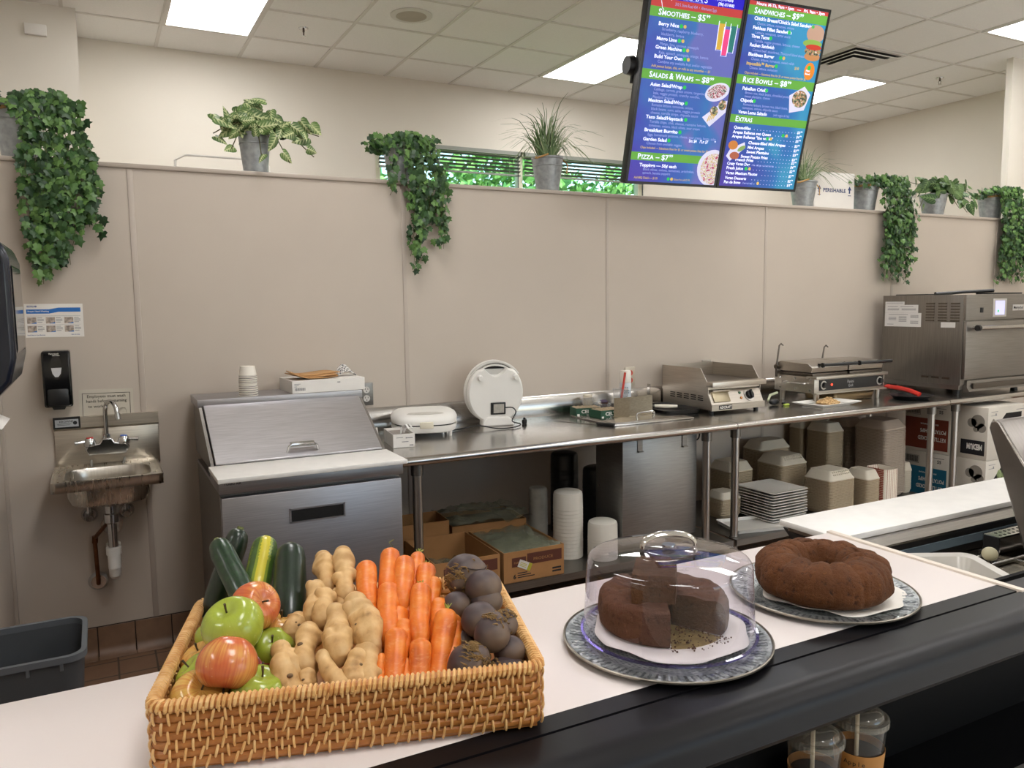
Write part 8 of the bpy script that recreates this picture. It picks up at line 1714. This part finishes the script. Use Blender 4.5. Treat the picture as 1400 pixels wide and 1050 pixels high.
for i, (a, b, r) in enumerate(CARROTS):
    a, b = Vector(a), Vector(b); d = (b - a).normalized(); Lc = (b - a).length
    e1 = b + d * 0.012 + Vector((0, 0, -0.018)); e2 = b + d * 0.016 + Vector((0, 0, -0.045)); e1.z = max(e1.z, CZ + 0.018); e2.z = max(e2.z, CZ + 0.012)
    path = smoothpath([a, a.lerp(b, 0.33), a.lerp(b, 0.67), b, e1, e2], 7); n = len(path); rad = []
    for k in range(n):
        f = k / (n - 1); rr = r * (1.0 - 0.34 * f ** 1.3)
        if f < 0.10: rr *= math.sqrt(max(0, 1 - ((0.10 - f) / 0.105) ** 2)) * 0.93 + 0.05
        if f > 0.8: rr *= 1 - 0.75 * (f - 0.8) / 0.2
        rad.append(rr)
    t = thing('carrot', CLAB[i], 'carrot', b); bm = B(); sweep(bm, path, rough_rings(path, rad, i), 22, jitter=0.06, jfreq=40); obj('root', bm, CM, t, smooth=180)
    dd = (path[0] - path[2]).normalized(); rnd = random.Random(i + 50)
    bm = B(); cyl(bm, path[0] - dd * 0.001, path[0] + dd * 0.0012, r * 0.26, r * 0.2, 10)
    if GREENTOP.get(i, 0):
        for k in range(5): v = (dd + Vector((rnd.uniform(-.5, .5), rnd.uniform(-.5, .5), rnd.uniform(-.2, .5)))).normalized(); sweep(bm, [path[0], path[0] + v * 0.006, path[0] + v * 0.010 + Vector((rnd.uniform(-.004, .004), 0, 0.002))], [0.0018, 0.0013, 0.0006], 5)
    elif i == 1: sweep(bm, [path[0], path[0] + Vector((0.004, 0, 0.010)), path[0] + Vector((-0.002, 0, 0.016)), path[0] + Vector((0.006, 0, 0.02))], 0.0005, 4)
    obj('crown', bm, TOPM, t)

# ginger
def ginger_mat():
    t = NT('ginger_skin'); v = t.coord((1, 1, 1)); n1 = t.noise(40, 4, v); n2 = t.noise(16, 2, v)
    c = t.ramp(n1, [(0.28, '#8f6838'), (0.42, '#c2986000'[:7]), (0.60, '#d4ae78'), (0.8, '#e2c592')]); t.link(t.mix(t.ramp(n2, [(0.5, 0.0), (0.75, 0.4)]), c, '#a07c50'), t.b.inputs['Base Color'])
    t.b.inputs['Roughness'].default_value = 0.6; t.bump(t.noise(150, 4, v), 0.35, 0.001); return t.m
GM = ginger_mat()
GLAB = ['ginger root standing at the back left of the ginger pile', 'tall ginger root standing at the back beside the carrots', 'knobbly ginger below the back left piece', 'small ginger bump in front of the two back pieces', 'pointed ginger root in the middle of the ginger pile', 'largest ginger root lying along the carrots', 'lower lobe of ginger lying against the front carrots', 'ginger piece behind the apples at the left', 'ginger with a round scar left of the pointed one', 'small ginger knob poking out between ginger and carrots', 'smooth ginger finger at the front, left of the upright front piece', 'upright ginger finger at the front rim', 'round ginger base lying at the front rim', 'small dark ginger stub low between the apples and the fingers', 'little ginger knob between the back pieces', 'ginger finger leaning on the front rim beside the green apple', 'ginger behind the leaning front finger']
GSCAR = plain('ginger_scar', '#6b5236', 0.8, var=0.2, vscale=90)
for i, (a, b, r) in enumerate(GINGER):
    rnd = random.Random(i + 9); a, b = Vector(a), Vector(b); d = (b - a); Lg = max(d.length, 0.02); d.normalize(); side = d.cross(Vector((0, -0.9, 0.45))).normalized()
    e = b + Vector((0, 0, -0.022)); e.z = max(e.z, CZ + r + 0.006); n = 13; pts = smoothpath([a + d * (r * 0.4), a.lerp(b, 0.5) + side * rnd.uniform(-0.25, 0.25) * r, b, e], 5); rad = []
    for k in range(len(pts)):
        f = k / (len(pts) - 1); rr = r * (0.92 + 0.16 * math.sin(f * 7 + i) + rnd.uniform(-0.04, 0.04))
        if f < 0.15: rr *= 0.45 + 0.55 * math.sin(f / 0.15 * PI / 2)
        if f > 0.85: rr *= 0.5 + 0.5 * math.cos((f - 0.85) / 0.15 * PI / 2)
        rad.append(rr * (1 + 0.075 * (k % 2)))
    bm = B(); sweep(bm, pts, rad, 20, jitter=0.26, jfreq=55); ball(bm, a + d * r * 0.5, r * 0.86, 3)
    for k in range(rnd.choice((1, 2, 2, 3))):
        f = rnd.uniform(0.15, 0.9); c = a.lerp(b, f); s = side * rnd.choice((-1, 1)) + Vector((0, -0.5, 0.4)) * rnd.uniform(0, 1); s.normalize(); kr = r * rnd.uniform(0.38, 0.62); ball(bm, c + s * r * 0.72, kr, 3, (1, 1, 1.25))
    t = thing('ginger_root', GLAB[i], 'ginger', b); o = obj('rhizome', bm, GM, t, smooth=180)
    rm = o.modifiers.new('blend', 'REMESH'); rm.mode = 'VOXEL'; rm.voxel_size = 0.0016; rm.use_smooth_shade = True
    sm = o.modifiers.new('smooth', 'SMOOTH'); sm.iterations = 5; sm.factor = 0.6
    bm = B(); vv = (Vector((0, 0, 1.56)) - a).normalized()
    for k in range(1 + i % 2):
        c = a.lerp(b, rnd.uniform(0.25, 0.85)) + side * rnd.uniform(-0.45, 0.45) * r; ball(bm, c + vv * r * 0.86, r * 0.19, 2, (1.2, 1, 0.8))
    obj('scar', bm, GSCAR, t)

# beets
def beet_mat():
    t = NT('beet_skin'); v = t.coord((1, 1, 1)); n1 = t.noise(22, 4, v); n2 = t.noise(9, 3, v)
    c = t.ramp(n1, [(0.3, '#2f2426'), (0.5, '#463738'), (0.7, '#635147')]); t.link(t.mix(t.ramp(n2, [(0.45, 0.0), (0.7, 0.75)]), c, '#77614a'), t.b.inputs['Base Color'])
    t.b.inputs['Roughness'].default_value = 0.5; t.bump(n1, 0.2, 0.001); return t.m
BTM = beet_mat(); ROOTM = plain('beet_root_hair', '#86693f', 0.8, var=0.3, vscale=90)
BLAB = ['largest beet highest at the back with shaggy roots', 'round beet right behind the top beet, against the basket side', 'dark beet low beside the carrots, below the top beet', 'greyish beet in the right hand column, below the round one', 'purple beet in the centre of the beet pile', 'smooth round beet on top at the front of the pile', 'rough crowned beet against the right rim', 'beet low at the right rim behind the front beet', 'beet at the front right corner of the basket', 'shaggy rooted beet at the front beside the carrots', 'beet sliver at the front rim under the shaggy one', 'small beet low between the shaggy beet and the carrots']
HAIRY = {0: (-0.75, -0.6, -0.25), 6: (0.2, 0.1, 0.9), 9: (0.5, -0.4, 0.75), 8: (-0.8, -0.3, 0.3), 5: (0.3, 0.2, 0.9)}
for i, (c, r) in enumerate(BEETS):
    rnd = random.Random(i + 3); c = Vector(c); t = thing('beet', BLAB[i], 'beet', c); bm = B(); ball(bm, (0, 0, 0), r, 4, (1.0, 1.0, 0.93)); 
    for v in bm.verts: v.co *= 1 + 0.07 * noise.noise(v.co * 28 + Vector((i, 0, 0))) + 0.02 * noise.noise(v.co * 90)
    ax = Vector(HAIRY.get(i, (rnd.uniform(-1, 1), 0.6, -0.5))).normalized()
    for v in bm.verts:
        k = v.co.normalized().dot(ax)
        if k > 0.8: v.co += ax * r * 0.25 * ((k - 0.8) / 0.2) ** 1.5
    bm.transform(T(c)); obj('bulb', bm, BTM, t, smooth=180)
    bm = B(); nh = 240 if i in (0, 9) else 90 if i in HAIRY else 8
    for k in range(nh):
        d = (ax + Vector((rnd.gauss(0, .38), rnd.gauss(0, .38), rnd.gauss(0, .38)))).normalized(); p = c + d * r * 0.98; tg = d.cross(Vector((rnd.random(), rnd.random(), rnd.random()))).normalized()
        sweep(bm, [p, p + d * r * 0.10 + tg * r * 0.08, p + tg * r * rnd.uniform(0.15, 0.35) + d * r * rnd.uniform(0.0, 0.14)], [0.0014, 0.0011, 0.0005], 4, cap=False)
    cyl(bm, c + ax * r * 1.1, c + ax * r * 1.25, r * 0.12, r * 0.04, 7); obj('root_hairs', bm, ROOTM, t)
    if i == 0:
        bm = B(); sweep(bm, [c + Vector(p).normalized() * r * 1.01 for p in ((-0.8, -0.5, 0.55), (-0.4, -0.8, 0.6), (0.1, -0.9, 0.45), (0.6, -0.75, 0.35), (0.9, -0.3, 0.3))], 0.0009, 5); obj('twist_band', bm, plain('dark_band', '#3a2a26', 0.6), t)
